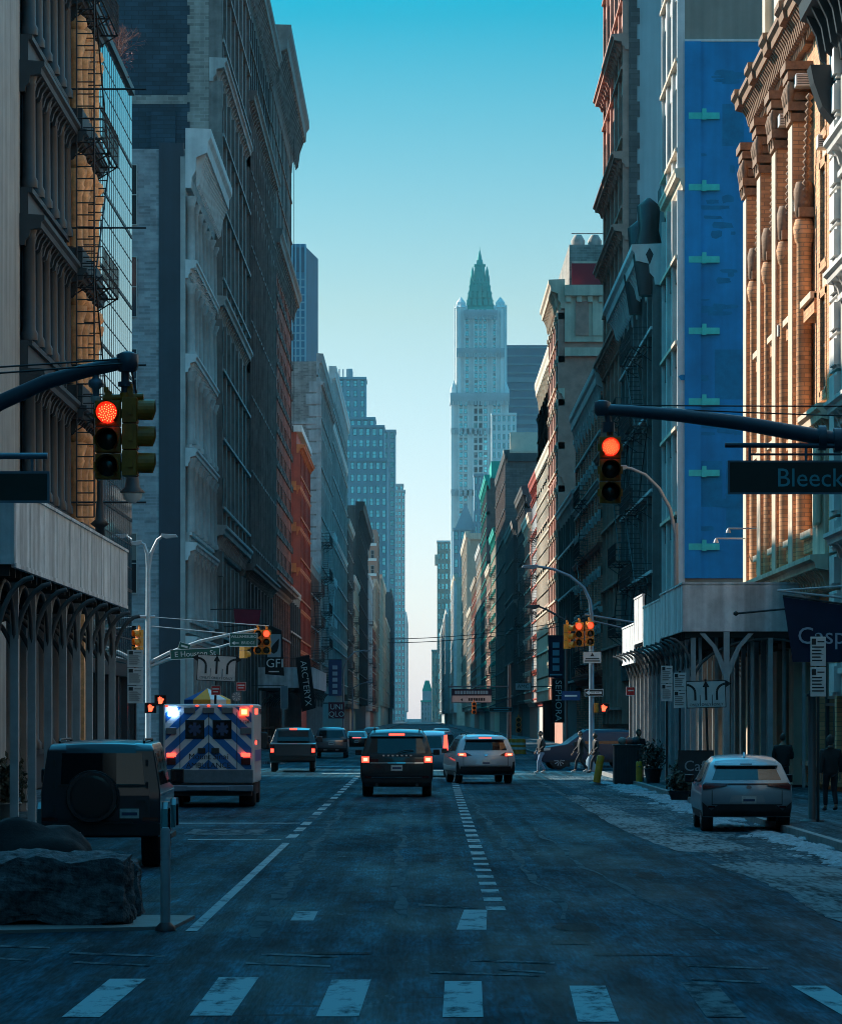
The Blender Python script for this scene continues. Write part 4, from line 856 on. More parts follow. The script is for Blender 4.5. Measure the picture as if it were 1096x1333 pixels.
r = banner('vertical_banner', 'tall slanted black banner with white lettering ARCTERYX', ((385,857),(403,853),(411,922),(393,927)), 260, blackcloth); text(r, "ARC'TERYX", (0,-.12,.0), .62, lett, rot=(PI/2,1.45,0), sx=1.0)
r = banner('vertical_banner', 'dark blue banner with pale letters beyond the black slanted one', ((428,859),(445,859),(445,906),(428,906)), 330, bluebanner); polys(r,'print_line',M('pale_blue_letters',(.2,.42,.55),.7,.05),[[(-.25,1.1-.55*k),(.2,1.1-.55*k),(.2,.75-.55*k),(-.25,.75-.55*k)] for k in range(5)],-.1)
r = panel_sign('shop_sign', 'dark red shop sign with white letters in two lines, left of the cars', at(438,925,305), 1.3, 1.35, M('shop_red',(.16,.01,.03),.5,.1), cat='shop sign', th=.15); text(r,'UNI',(0,-.02,.27),.62,lett); text(r,'QLO',(0,-.02,-.33),.62,lett); mb = MB(); mb.bar((0,.08,.6),(-4.2,.08,.6),.05,6); mb.build('bracket', post, r)
r = banner('vertical_banner', 'black banner with white lettering SEPHORA hanging on the right side', ((718,884),(735,884),(735,941),(718,941)), 250, blackcloth); text(r,'SEPHORA',(0,-.12,0),.62,lett,rot=(PI/2,PI/2,0),sx=1.05)
r = banner('vertical_banner', 'navy blue banner above the black lettered one at the right', ((713,828),(734,828),(733,884),(714,882)), 240, navy); polys(r,'print_line',M('pale_blue_letters',(.2,.42,.55),.7,.05),[[(-.22,.95-.5*k),(.22,.95-.5*k),(.22,.6-.5*k),(-.22,.6-.5*k)] for k in range(4)]+[[(-.4,-1.2),(.4,-1.2),(.4,-1.1),(-.4,-1.1)]],-.1)
r = banner('flag', 'large navy flag reading Casper in front of the right sidewalk shed', ((1019,777),(1112,790),(1112,862),(1032,862)), 95, navy, cat='flag', bow=.05); text(r,'Casper',(-.62,-.06,-.12),.62,M('grey_print',(.4,.42,.5),.8,.05), align='LEFT')
r = empty('flagpole', at(1060,778,94.9), 'slanted bracket pole carrying the large navy flag', 'flagpole'); mb = MB(); mb.bar((-.95,0,.18),(1.6,0,-.1),.035,6); mb.bar((-.95,0,.18),(1.6,0,.35),.03,6); mb.build('pole', palest, r)
r = empty('flagpole', at(990,798,112), 'bare short flagpole beside the navy flag', 'flagpole'); mb = MB(); mb.bar((-.75,0,-.02),(1.4,0,.18),.035,6); mb.lathe([(.001,-.08),(.08,-.03),(.08,.03),(.001,.08)], c=(-.75,0,-.02), n=8); mb.build('pole', post, r)
for px, py, Yq, lab in ((948,688,134,'upper thin gooseneck wall light in front of the blue wall'),(932,701,136,'lower thin gooseneck wall light in front of the blue wall')):
    r = empty('wall_light', at(px,py,Yq), lab, 'wall light'); mb = MB(); mb.bar((0,0,0),(12.4-wx(px,Yq),0,0),.03,6); mb.build('arm', palest, r); mb = MB(); mb.lathe([(.03,.0),(.07,-.06),(.1,-.16)], n=8); mb.build('lamp_head', palest, r)
# --- signs at the right
parking_sign('white parking sign left of the three arrow sign, farther one', at(868,890,115), .35, 1.13); parking_sign('white parking sign touching the left edge of the right three arrow sign', at(885,899,112.6), .38, 1.1)
lane_sign('white three arrow lane sign under the right sidewalk shed', at(919,904,113), 1.22, .84, tilt=-.03)
parking_sign('large white parking sign on the dark pole at right foreground', at(1065,868,78.6), .33, 1.3)
r = empty('sign_pole', (wx(1057,78.9), 78.9, .13), 'thick dark pole standing on the right sidewalk in front', 'pole'); mb = MB(); mb.lathe([(.28,0),(.26,.03),(.085,.06),(.085,2.7),(.06,2.8)], n=12); mb.build('shaft', post, r); mb = MB(); mb.box(-.12,.12,-.1,.1,2.68,2.74); mb.build('cap', post, r)
# right corner pole with its signals
Y = 162.0; xp = wx(770,Y)
r = arm_lamp('blue grey lamp pole at right far corner with curved arm leaning left', xp, Y, wz(800,Y), [[(770,800),(768,782),(760,765),(742,750),(720,741),(697,737)]], base_r=.13)
mb = MB(); mb.bar((-.3,0,wz(800,Y)),(wx(835,Y)-xp,0,wz(812,Y)),.05,6); mb.bar((0,0,wz(808,Y)),(wx(830,Y)-xp,0,wz(822,Y)),.04,6); mb.build('mast_arm', steelb, r)
for px, py, rz, on, lab in ((741,829,1.1,False,'leftmost orange signal head of the right far corner, turned away'),(754,826,-.15,True,'middle orange signal head with red light at the right far corner'),(768,825,.1,True,'rightmost orange signal head with red light at the far corner pole')):
    signal_head(lab, at(px,py,Y-.4), rz=rz, col=sigo, led=False, red=on, lit=reddim, group='orange signal heads at the right far corner')
r = panel_sign('route_sign', 'white road sign with small black mark under orange signals at right', at(771,856,Y-.2), .8, .52, white, ink, border=.015, cat='road sign'); polys(r,'symbol',ink,[[(-.09,.05),(.09,.05),(0,.2)],[(-.3,-.08),(.3,-.08),(.3,-.03),(-.3,-.03)],[(-.33,-.18),(.33,-.18),(.33,-.13),(-.33,-.13)]])
r = panel_sign('one_way_sign', 'black one way sign with white left arrow at right far corner', at(773,902,Y-.2), .82, .32, ink, lett, border=.02, cat='road sign'); polys(r,'arrow',lett,[[(-.36,0),(-.2,.11),(-.2,.05),(.34,.05),(.34,-.05),(-.2,-.05),(-.2,-.11)]]); text(r,'ONE WAY',(.07,-.012,0),.09,ink)
hand_signal('pedestrian signal with red hand at the right far corner pole', at(786,922,Y-.2)); r = panel_sign('red_regulation_sign','small red and white sign beside the dark shed entrance', at(821,900,140), .34,.34, signred, lett, border=.02); polys(r,'print_line',lett,[[(-.1,0),(.1,0),(.1,.05),(-.1,.05)]]); mb = MB(); mb.bar((0,.05,-wz(900,140)),(0,.05,.2),.03,6); mb.build('post', post, r)
r = empty('signal_cabinet', at(779,922,Y), 'orange signal control box on the right far corner pole', 'control box'); mb = MB(); mb.box(-.18,.08,-.1,.1,-.2,.22); mb.box(-.16,.06,-.115,-.1,-.18,.2); mb.build('box', sigo, r, bevel=.015)
Y = 178.0; r = arm_lamp('slim dark lamp pole left of the right corner signals', wx(737,Y), Y, wz(800,Y), [[(737,808),(728,803),(712,794),(700,789)]], base_r=.1, mat=post); r = panel_sign('street_name_sign','small blue plate on the slim dark lamp pole', at(743,906,177.5), .9,.45, bluebanner, cat='street sign'); polys(r,'print_line',lett,[[(-.3,-.04),(.3,-.04),(.3,.04),(-.3,.04)]])
# distant mast with large direction sign
Y = 330.0; r = empty('signal_mast', (7.9, Y, .13), 'distant mast holding the wide direction sign over the right lanes', 'signal pole'); mb = MB(); mb.lathe([(.2,0),(.12,7)], n=8); mb.build('pole', steeld, r); mb = MB(); mb.bar((0,0,wz(896,Y)),(wx(583,Y)-7.9,0,wz(896,Y)),.07,6); mb.build('arm', steeld, r)
r = panel_sign('direction_sign', 'wide blue and white direction sign hanging far down the street', at(614,906,Y-.1), 3.6, 1.25, white, navy, border=.04, cat='road sign'); mb = MB(); mb.box(-1.78,1.78,-.02,-.007,.02,.6); mb.build('blue_field', navy, r); polys(r,'print_line',M('pale_blue_letters',(.2,.42,.55),.7,.05),[[(-1.5+.25*k,.15),(-1.3+.25*k,.15),(-1.3+.25*k,.45),(-1.5+.25*k,.45)] for k in range(12)],-.022); polys(r,'arrow',ink,[[(-1.0,-.35),(-.8,-.2),(-.8,-.5)]]); polys(r,'word_block',ink,[[(-.3+.22*k,-.45),(-.13+.22*k,-.45),(-.13+.22*k,-.2),(-.3+.22*k,-.2)] for k in range(7)])
r = panel_sign('street_name_sign','narrow dark green sign right of the wide direction sign', at(652,924,300), 1.9,.36, signdark, lettdim, border=.03, cat='street sign'); polys(r,'print_line',lettdim,[[(-.6,-.05),(.6,-.05),(.6,.05),(-.6,.05)]]); mb = MB(); mb.bar((-1,.05,.2),(8-wx(652,300),.05,1.2),.05,6); mb.build('bracket', steeld, r)
signal_head('tiny far signal head under the wide direction sign', at(617,922,326), col=sigo, led=False, red=False); signal_head('tiny far signal head beside the orange construction barrels', at(675,944,260), col=sigo, led=False, red=False)
arm_lamp('far street lamp with arm curving right over the left traffic', wx(447,342), 342, wz(885,342), [[(447,890),(447,872),(452,858),(462,849),(474,847)]], z0=.13, base_r=.12); arm_lamp('second far street lamp with straight arm beyond curved one', wx(459,420), 420, wz(905,420), [[(459,905),(459,896),(468,891),(478,888)]], z0=.13, base_r=.11)
# extra posters in the mid distance
r = panel_sign('shop_sign', 'white shop board beyond the right black lettered banner', at(681,894,270), 1.2,.55, white, ink, border=.03, cat='shop sign'); text(r,'AMC',(0,-.01,.0),.4,ink); mb = MB(); mb.bar((0,.05,0),(12-wx(681,270),.05,0),.04,6); mb.build('bracket', post, r)
r = panel_sign('shop_sign', 'small white hanging board left of the red shop sign shoppers pass', at(370,908,250), .5,1.6, M('grey_blue_print',(.2,.28,.32),.7,.1), white, border=.03, cat='shop sign'); mb = MB(); mb.bar((0,.02,.8),(12 and -12-wx(370,250),.02,.8),.03,6); mb.build('bracket', post, r)
cable('overhead_cable', 'upper of two thin wires crossing the sky gap low over the street', at(505,832,290), at(760,804,290), .4, .03); cable('overhead_cable', 'lower of two thin wires crossing the sky gap low over the street', at(505,837,290), at(760,809,290), .4, .03)
for px in (379, 382.5): cable('hanging_rope', 'thin rope dangling from the huge left cornice, %s strand' % ('left' if px < 380 else 'right'), at(px,172,316), at(px-1,880,316), 0, .02)
# --- sidewalk sheds
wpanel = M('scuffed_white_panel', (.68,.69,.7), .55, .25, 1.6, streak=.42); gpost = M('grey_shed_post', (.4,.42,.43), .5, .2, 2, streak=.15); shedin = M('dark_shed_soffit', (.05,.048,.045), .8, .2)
ribm = M('dark_rib', (.1,.1,.1), .6, .2, 2)
def shed(label, side, x, y0, y1, zb, zt, xw, secs, front=True, step=2.7):
    r = empty('sidewalk_shed', (side*x, y0, .13), label, 'scaffold'); D = (xw-x)
    def lx(d): return side*d       # d from the kerb edge toward the building
    for (a, c, z0, z1) in secs:
        mb = MB(); mb.box(lx(0), lx(.06), a-y0, c-y0-.02, z0-.13, z1-.13); mb.box(lx(-.02), lx(-.001), a-y0+.02, c-y0-.04, z0-.13, z0-.05); mb.box(lx(-.03), lx(.08), a-y0, c-y0-.02, z1-.129, z1-.07)
        n = max(1, int((c-a)/2.4))
        for i in range(n): mb.box(lx(-.012), lx(-.001), a-y0+(c-a)*i/n+.03, a-y0+(c-a)*i/n+.09, z0-.04, z1-.135)
        mb.build('parapet_panel', wpanel, r)
    if front:
        mb = MB(); mb.box(lx(.0), lx(D), -.08, -.02, zb-.13, zt-.13); mb.box(lx(-.03), lx(D), -.1, .0, zt-.129, zt-.07); mb.box(lx(-.01), lx(D), -.1, -.081, zb-.13, zb-.02)
        for i in range(1,4): mb.box(lx(D*i/4-.03), lx(D*i/4+.03), -.092, -.0805, zb-.01, zt-.135)
        mb.build('front_panel', wpanel, r)
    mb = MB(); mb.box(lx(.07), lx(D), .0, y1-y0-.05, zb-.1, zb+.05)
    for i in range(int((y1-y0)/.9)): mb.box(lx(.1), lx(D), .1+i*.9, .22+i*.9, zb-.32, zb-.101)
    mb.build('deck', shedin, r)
    n = int((y1-y0)/step)
    for i in range(n+1):
        u = .15+(y1-y0-.4)*i/n
        for d in (.35, D*.5, D-.5):
            mb = MB(); w = .075; mb.box(lx(d-w), lx(d+w), u-w, u+w, 0, zb-.33); mb.box(lx(d-.16), lx(d+.16), u-.16, u+.16, 0, .03); mb.build('post', gpost, r)
        mb = MB()        # arched ribs springing from the posts
        for (d, g) in ((.35,1),(D-.5,-1),(.35,-.3)):
            pts = [(lx(d+g*(D*.45)*(1-math.cos(t))), u, zb-1.75+1.4*math.sin(t)) for t in [PI/2*k/7 for k in range(8)]]
            mb.tube(pts, .05, 6)
        if i < n:
            uu = (y1-y0-.4)/n
            for g0, g1 in ((0,1),(1,-1)):
                pts = [(lx(.35), u+g0*uu+g1*uu*.48*(1-math.cos(t)), zb-1.6+1.25*math.sin(t)) for t in [PI/2*k/6 for k in range(7)]]; mb.tube(pts, .04, 6)
        mb.build('arched_rib', ribm, r, fix=False)
    return r
shed('white panelled sidewalk shed with arched ribs at the left', -1, 7.0, 63.5, 88, 5.0, 6.25, 11.9, [(63.5,88,4.95,6.3)], step=2.9)
r = shed('white panelled sidewalk shed with many posts at the right', 1, 8.3, 117, 152, 5.1, 6.6, 13.9, [(117,128,5.1,6.6),(128.0,138,4.75,6.45),(138,143.5,5.2,6.95),(143.5,152,4.5,6.0)], step=2.4)
mb = MB()   # braced Y post at the near side
px0 = wx(945,117)-8.3
mb.box(px0-.09, px0+.09, -.3, -.12, 0, 4.95)
for g in (-1,1): mb.prism([(px0+g*.09,3.55),(px0+g*.16,3.7),(px0+g*.45,4.45),(px0+g*.85,4.9),(px0+g*.68,4.9),(px0+g*.33,4.5),(px0+g*.09,4.0)], -.28, -.14, 'y')
mb.build('braced_post', gpost, r)
for k in range(9):
    mb = MB(); xx = .6+k*.55; mb.box(xx-.05, xx+.05, .5+.4*(k % 3), .6+.4*(k % 3), 0, 4.9); mb.build('post', gpost, r)
shed('grey blue sidewalk shed behind the black slanted banner at left', -1, 7.7, 262, 300, 4.5, 5.9, 11.9, [(262,300,4.5,5.9)], step=4)
# --- bins, bollards, rocks, planters
def bollard(label, px, pyb, h, tilt, mat, rad=.07, base=None):
    Yq = EYE*F/(pyb-HY); r = empty('bollard', (wx(px,Yq), Yq, 0), label, 'bollard'); r.rotation_euler = (0, tilt, 0); mb = MB(); mb.lathe([(rad,0.03),(rad,h-.04),(rad*.7,h)], n=12); mb.build('post', mat, r); mb = MB(); mb.lathe([(rad*2.2,0),(rad*2,.04),(rad*1.05,.09)], n=12); mb.build('base', base or post, r); 
    mb = MB(); mb.lathe([(rad*1.03,h*.7),(rad*1.03,h*.8)], n=12); mb.build('band', palest if base else mat, r); return r
yel = M('bollard_yellow', (.55,.28,.015), .5, .2, 3)
bollard('yellow bollard leaning to the right by the dark bin', 776, 1022, 1.05, .16, yel, .13); bollard('upright yellow bollard in front of the dark bin', 832, 1023, .85, .0, yel, .11)
bollard('pale grey flexible delineator post on the left kerb extension', 215.5, 1212, 1.14, 0, M('grey_plastic_post',(.32,.36,.38),.6,.2,3), .055, post)
bollard('short grey delineator post behind the granite block', 102, 1168, .85, 0, M('grey_plastic_post',(.17,.2,.22)), .045, post)
r = empty('litter_bin', (wx(818,129.5), 129.5, 0), 'large dark square bin stuffed with rubbish at right far corner', 'bin'); mb = MB(); mb.box(-.5,.5,0,.9,.06,1.35); mb.box(-.54,.54,-.04,.94,1.35,1.42); 
for i in range(9): mb.box(-.46+i*.115,-.39+i*.115,-.02,0,.12,1.3)
mb.build('body', post, r, bevel=.015); mb = MB(); mb.box(-.47,.47,.03,.87,0,.059); mb.build('plinth', sigk, r)
for k, (x, c) in enumerate(((-.2,(.3,.3,.28)),(.05,(.6,.15,.12)),(.25,(.06,.07,.08)))):
    mb = MB(); mb.lathe([(.08,0),(.17,.08),(.15,.2),(.03,.26)], c=(x,.4,1.42), n=7); tag(mb.build('rubbish_bag', M('rubbish%d' % k, c, .7, .3, 6), loc=(wx(818,129.5),129.5,0)), ('crumpled grey rubbish','crumpled reddish wrapping','black rubbish bag')[k]+' heaped on top of the square bin', 'rubbish')
rock = M('rough_granite', (.1,.11,.12), .9, .8, 9, bump=1.0)
def boulder(label, x0, x1, y0, y1, h, seed, nm='granite_block'):
    rr = random.Random(seed); bm = bmesh.new(); bmesh.ops.create_cube(bm, size=1); bmesh.ops.subdivide_edges(bm, edges=bm.edges, cuts=22, use_grid_fill=True)
    from mathutils import noise as nz
    for v in bm.verts:
        p = Vector(((v.co.x+.5)*(x1-x0)+x0, (v.co.y+.5)*(y1-y0)+y0, (v.co.z+.5)*h)); n = v.co.normalized()
        k = nz.noise(p*1.7+Vector((seed,0,0)))*.16+nz.noise(p*5)*.07+nz.noise(p*14)*.03
        cut = max(0, abs(v.co.x)+abs(v.co.z)-.88)*.12+max(0,abs(v.co.y)+abs(v.co.z)-.88)*.12
        v.co = p+n*(k-cut); v.co.z = max(v.co.z, .0) if v.co.z < .1 else v.co.z
    cx, cy = (x0+x1)/2, (y0+y1)/2
    for v in bm.verts: v.co.x -= cx; v.co.y -= cy
    me = bpy.data.meshes.new(nm); bm.to_mesh(me); bm.free(); me.materials.append(rock); o = bpy.data.objects.new(nm, me); COL.objects.link(o); o.location = (cx,cy,.03); return tag(o, label, 'stone block')
boulder('long rough granite block in the left foreground', -5.6, -3.3, 41.2, 42.4, .74, 3); boulder('small granite block at the right end of the long one', -3.78, -3.3, 43.0, 43.9, .68, 11)
bm = bmesh.new(); bmesh.ops.create_icosphere(bm, subdivisions=4, radius=1)
from mathutils import noise as nz
for v in bm.verts:
    k = 1+.12*nz.noise(v.co*2.2)+.05*nz.noise(v.co*6); v.co = Vector((v.co.x*1.15, v.co.y*.55, max(-.02,(v.co.z+.05))*.98))*k
    v.co.x = max(v.co.x, -1.3)
me = bpy.data.meshes.new('covered_motorcycle'); bm.to_mesh(me); bm.free(); me.materials.append(M('black_tarpaulin',(.008,.009,.011),.85,.3,3,bump=.5)); o = bpy.data.objects.new('covered_scooter', me); COL.objects.link(o); o.location = (-5.05,47,.0)
for p in me.polygons: p.use_smooth = True
tag(o, 'low black tarpaulin covered scooter behind the long granite block', 'covered scooter')
leafm = M('dark_evergreen_leaf', (.03,.045,.03), .7, .4, 8); leafd = M('dry_brown_leaf', (.07,.055,.04), .8, .4, 8)
def bush(parent, cx, cy, cz, rx, rz_, n, mat, nm='foliage', size=.07):
    mb = MB()
    for i in range(n):
        v = Vector((R.gauss(0,1),R.gauss(0,1),R.gauss(0,1))).normalized()*(R.random()**.4)*(1+.25*math.sin(i*.7)); p = Vector((cx+v.x*rx, cy+v.y*rx, cz+v.z*rz_)); a = Vector((R.gauss(0,1),R.gauss(0,1),R.gauss(0,1))).normalized(); b_ = a.orthogonal().normalized(); s = size*R.uniform(.6,1.5)
        mb.add([p-a*s, p+b_*s*.45, p+a*s, p-b_*s*.45], [(0,1,2,3)])
    return mb.build(nm, mat, parent, fix=False)
def planter(label, x, Yq, w, h, pot, bw, bh, n, z0=.13, leaf=None):
    r = empty('planter', (x, Yq, z0), label, 'planter'); mb = MB(); mb.lathe([(w*.36,0),(w*.5,h*.92),(w*.55,h*.93),(w*.55,h),(w*.45,h),(w*.44,h*.9)], n=16); mb.build('pot', pot, r); bush(r, 0, 0, h+bh*.8, bw, bh, n, leaf or leafm)
    mb = MB()
    for k in range(5): mb.bar((0,0,h*.8),(R.uniform(-.5,.5)*bw,R.uniform(-.5,.5)*bw,h+bh*1.2),.012,5)
    mb.build('stem', leafd, r, fix=False); return r
planter('pale tapered planter with dark shrub at the left picture edge', -8.45, 75, .62, .5, M('pale_pot',(.3,.3,.29),.7,.2), .45, .5, 900)
planter('squat dark planter with round bush beside the right parked car', wx(893,104), 104, .8, .45, post, .42, .35, 700); planter('tall planter shrub next to the square bin', wx(850,126), 126, .6, .5, post, .45, .5, 700, leaf=leafd); planter('low planter bush on the kerb left of white parked car', wx(884,100), 100, .6, .25, post, .33, .28, 500)
r = panel_sign('cafe_board', 'dark cafe windbreak board behind the white parked car', at(906,998,103), 1.0,.9, post, sigk, border=.03, cat='cafe board', th=.05); text(r,'Caf',(-.05,-.01,.0),.42,M('faint_letters',(.3,.33,.35),.7,.05))
mb = MB(); mb.box(-.5,-.42,-.12,.2,-.52,-.451); mb.box(.42,.5,-.12,.2,-.52,-.451); mb.build('foot', sigk, r)
# rooftop winter shrub on the glass building
r = empty('rooftop_shrub', (-12.5, 149.5, 28.2), 'bare reddish twiggy shrub growing on the glass building roof', 'shrub'); mb = MB(); twig = M('red_brown_twig', (.2,.07,.05), .8, .3, 4)
def twigs(p, d, l, rr, dep):
    q = p+d*l; mb.bar(p, q, rr, 4, r1=rr*.6, caps=False)
    if dep:
        for k in range(3): twigs(p.lerp(q, R.uniform(.5,1)), (d+Vector((R.gauss(0,.45),R.gauss(0,.45),R.gauss(.08,.35)))).normalized(), l*R.uniform(.6,.8), rr*.6, dep-1)
for k in range(9): twigs(Vector((R.uniform(-1.2,.5),R.uniform(-2.5,2),-.02)), Vector((R.uniform(-.1,.6),R.uniform(-.4,.2),1)).normalized(), 1.0, .03, 4)
mb.build('twig', twig, r, fix=False); bush(r, .2, 0, 1.0, .8, .8, 260, M('dry_red_leaf',(.16,.04,.04),.8,.3,8), size=.05)
for px, py, Yq, n_ in ((1022,268,119,'low'),(1028,105,118.5,'upper middle'),(1008,157,124,'upper left'),(1061,185,112,'right'),(1009,431,124.5,'lowest')):
    r = empty('air_conditioner', (12.22, Yq, wz(py,Yq)-.2), 'white window air conditioner on orange brick front, the %s one' % n_, 'air conditioner'); mb = MB(); mb.box(-.2,.33,-.3,.3,0,.4); mb.build('case', white, r, bevel=.02); mb = MB()
    for k in range(6): mb.box(-.16,.28,-.306,-.3005,.06+.055*k,.085+.055*k)
    mb.build('louvre', WFRAME, r)
for k, (px, py) in enumerate(((666,975),(672,974),(679,975))):
    Yq = 240; r = empty('traffic_barrel', (wx(px,Yq), Yq, 0), 'orange striped construction barrel by the kerb, %s of three' % ('left','middle','right')[k], 'traffic barrel', 'construction barrels'); mb = MB(); mb.lathe([(.3,.0),(.28,.1),(.25,.9),(.2,1.0)], n=12); mb.build('drum', sigo, r); mb = MB(); mb.lathe([(.28,.3),(.272,.45)], n=12); mb.lathe([(.268,.6),(.26,.75)], n=12); mb.build('stripe', white, r)
# ================================================================ VEHICLES
tyre = M('tyre_rubber', (.012,.012,.013), .8, .2, 6); alloy = M('alloy_wheel', (.3,.32,.34), .35, .1, metal=.25); plastic = M('black_trim_plastic', (.014,.015,.016), .6, .2, 6)
carglass = M('car_glass', (.006,.009,.012), .05, .1, .5, spec=.6); chrome = M('chrome_trim', (.5,.52,.54), .15, .05, metal=1.0)
tail = M('lit_tail_lamp', (1,.05,.03), emit=2.6); tailhot = M('lit_tail_lamp_core', (1,.2,.08), emit=5); taildk = M('unlit_tail_lamp', (.06,.004,.006), .2, .1); plate = M('licence_plate', (.5,.5,.47), .5, .2, 20); platey = M('plate_print', (.03,.04,.1), .6, .1)
class Car:
    """x across, y forward from the rear bumper, z up. rear/top/front: side profile points; wid: (z, half width)"""
    def __init__(s, name, label, cat, loc, rz, rear, top, front, wid, paint, zb, curve=.14, wheels=((.9,.36),(3.7,.36)), tw=.24, bev=.05, ends=(.0,.0)):
        s.root = empty(name, loc, label, cat, rz=rz); s.rear, s.wid, s.k = rear, wid, curve; s.W = max(w for _, w in wid); s.paint = paint
        prof = rear + top + front; s.L = max(p[0] for p in prof); levels = [z for z, _ in wid]
        P = []          # insert crossings of the width levels
        n = len(prof)
        for i in range(n):
            a, b_ = prof[i], prof[(i+1) % n]; P.append(a)
            if i < n-1 or True:
                ts = sorted((z-a[1])/(b_[1]-a[1]) for z in levels if abs(b_[1]-a[1]) > 1e-6 and 1e-3 < (z-a[1])/(b_[1]-a[1]) < 1-1e-3)
                P += [(a[0]+(b_[0]-a[0])*t, a[1]+(b_[1]-a[1])*t) for t in ts]
        mb = MB(); nx = 12
        rows = [[s.pos(2*j/nx-1, y, z) for j in range(nx+1)] for y, z in P]
        N = len(P)
        for i in range(N):
            for j in range(nx): mb.add([rows[i][j], rows[i][j+1], rows[(i+1) % N][j+1], rows[(i+1) % N][j]], [(0,1,2,3)], 0, True)
        lo = min(z for _, z in P); hi = max(z for _, z in P); lv = sorted({lo, hi} | {z for z in levels if lo < z < hi})
        for z0, z1 in zip(lv[:-1], lv[1:]):
            poly = clip(clip(P, lambda p: p[1]-z0), lambda p: z1-p[1])
            q = []
            for p in poly:
                if not q or (abs(p[0]-q[-1][0])+abs(p[1]-q[-1][1])) > 1e-5: q.append(p)
            if len(q) >= 3:
                for sg in (-1, 1): mb.add([s.pos(sg, y, z) for y, z in q], [tuple(range(len(q)))], 0, True)
        me = bpy.data.meshes.new('body'); me.from_pydata(mb.v, [], mb.f); me.materials.append(paint)
        bm = bmesh.new(); bm.from_mesh(me); bmesh.ops.remove_doubles(bm, verts=bm.verts, dist=.0015); bmesh.ops.recalc_face_normals(bm, faces=bm.faces); bm.to_mesh(me); bm.free()
        o = bpy.data.objects.new('body', me); COL.objects.link(o); o.parent = s.root; s.body = o
        for p in me.polygons: p.use_smooth = True
        bv = o.modifiers.new('bevel', 'BEVEL'); bv.width = bev; bv.segments = 3; bv.limit_method = 'ANGLE'; bv.angle_limit = math.radians(38); bv.harden_normals = True
        for wy, wr in wheels:
            for sg in (-1, 1):
                xw = sg*(s.wh(wr)-tw*.5-.0)
                mb = MB(); mb.lathe([(wr*.62,-tw/2),(wr*.93,-tw/2),(wr,-tw*.36),(wr,tw*.36),(wr*.93,tw/2),(wr*.62,tw/2)], c=(0,0,0), n=24, ax='x')
                wheel = mb.build('wheel', tyre, s.root, loc=(xw, wy, wr)); mb = MB()
                mb.lathe([(.02,sg*tw*.42),(wr*.2,sg*tw*.44),(wr*.22,sg*tw*.36),(wr*.55,sg*tw*.3),(wr*.64,sg*tw*.5)], n=20, ax='x', cap=False)
                for q in range(10): t = q*PI/5; mb.bar((sg*tw*.42,.1*math.cos(t)*wr,.1*math.sin(t)*wr),(sg*tw*.46,.6*wr*math.cos(t),.6*wr*math.sin(t)), .028, 5)
                mb.build('rim', alloy, wheel, fix=False)
                mb = MB(); pts = [(math.cos(t)*(wr+.07), wr+math.sin(t)*(wr+.07)) for t in [PI*k/12 for k in range(-1,14)]]; 
                xo = sg*(s.wh(wr)+.004); mb.prism([(wy+p[0], max(zb,p[1])) for p in pts], xo-sg*.02, xo, 'x'); mb.build('wheel_arch', plastic, s.root)
    def wh(s, z):
        w = s.wid
        if z <= w[0][0]: return w[0][1]
        for (a, c), (d, e) in zip(w[:-1], w[1:]):
            if z <= d: return c+(e-c)*(z-a)/(d-a)
        return w[-1][1]
    def pos(s, u, y, z):
        e = max(0, 1-y/.9) if y < .9 else -max(0, 1-(s.L-y)/.9) if y > s.L-.9 else 0
        return (u*s.wh(z), y+s.k*e*u*u, z - (.035*u*u if z > s.wid[-2][0]+.05 else 0))
    def yr(s, z):
        r = s.rear
        if z <= r[0][1]: return r[0][0]
        for (a, c), (d, e) in zip(r[:-1], r[1:]):
            if c <= z <= e: return a+(d-a)*(z-c)/max(1e-6,(e-c))
        return r[-1][0]
    def rp(s, x, z, off): y = s.yr(z); u = x/s.wh(z); p = s.pos(u, y, z); return (x, p[1]-off, p[2])
    def rear_patch(s, name, mat, poly, off=.012, parent=None, th=.03, sub=6):
        """poly: [(x,z)] convex outline on the back of the car, sliced so it follows the curve"""
        xs = [p[0] for p in poly]; a, c = min(xs), max(xs); mb = MB(); zs = [p[1] for p in poly]; z0, z1 = min(zs), max(zs)
        for i in range(sub):
            xa, xb = a+(c-a)*i/sub, a+(c-a)*(i+1)/sub
            for k in range(4):
                za, zb_ = z0+(z1-z0)*k/4, z0+(z1-z0)*(k+1)/4
                q = cliprect(poly, xa, xb, za, zb_)
                if q and len(q) >= 3: mb.add([s.rp(x,z,off) for x, z in q], [tuple(range(len(q)))], 0, True)
        m = len(poly); E = []
        for i in range(m):
            p, q = poly[i], poly[(i+1) % m]
            for k in range(6): E.append((p[0]+(q[0]-p[0])*k/6, p[1]+(q[1]-p[1])*k/6))
        for p, q in zip(E, E[1:]+E[:1]): mb.add([s.rp(*p,off), s.rp(*q,off), s.rp(*q,off-th), s.rp(*p,off-th)], [(0,1,2,3)], 0)
        me = bpy.data.meshes.new(name); me.from_pydata(mb.v, [], mb.f); me.materials.append(mat)
        bm = bmesh.new(); bm.from_mesh(me); bmesh.ops.remove_doubles(bm, verts=bm.verts, dist=.001); bmesh.ops.recalc_face_normals(bm, faces=bm.faces); bm.to_mesh(me); bm.free()
        o = bpy.data.objects.new(name, me); COL.objects.link(o); o.parent = parent or s.root; return o
    def rect(s, name, mat, x0, x1, z0, z1, off=.012, **k): return s.rear_patch(name, mat, [(x0,z0),(x1,z0),(x1,z1),(x0,z1)], off, **k)
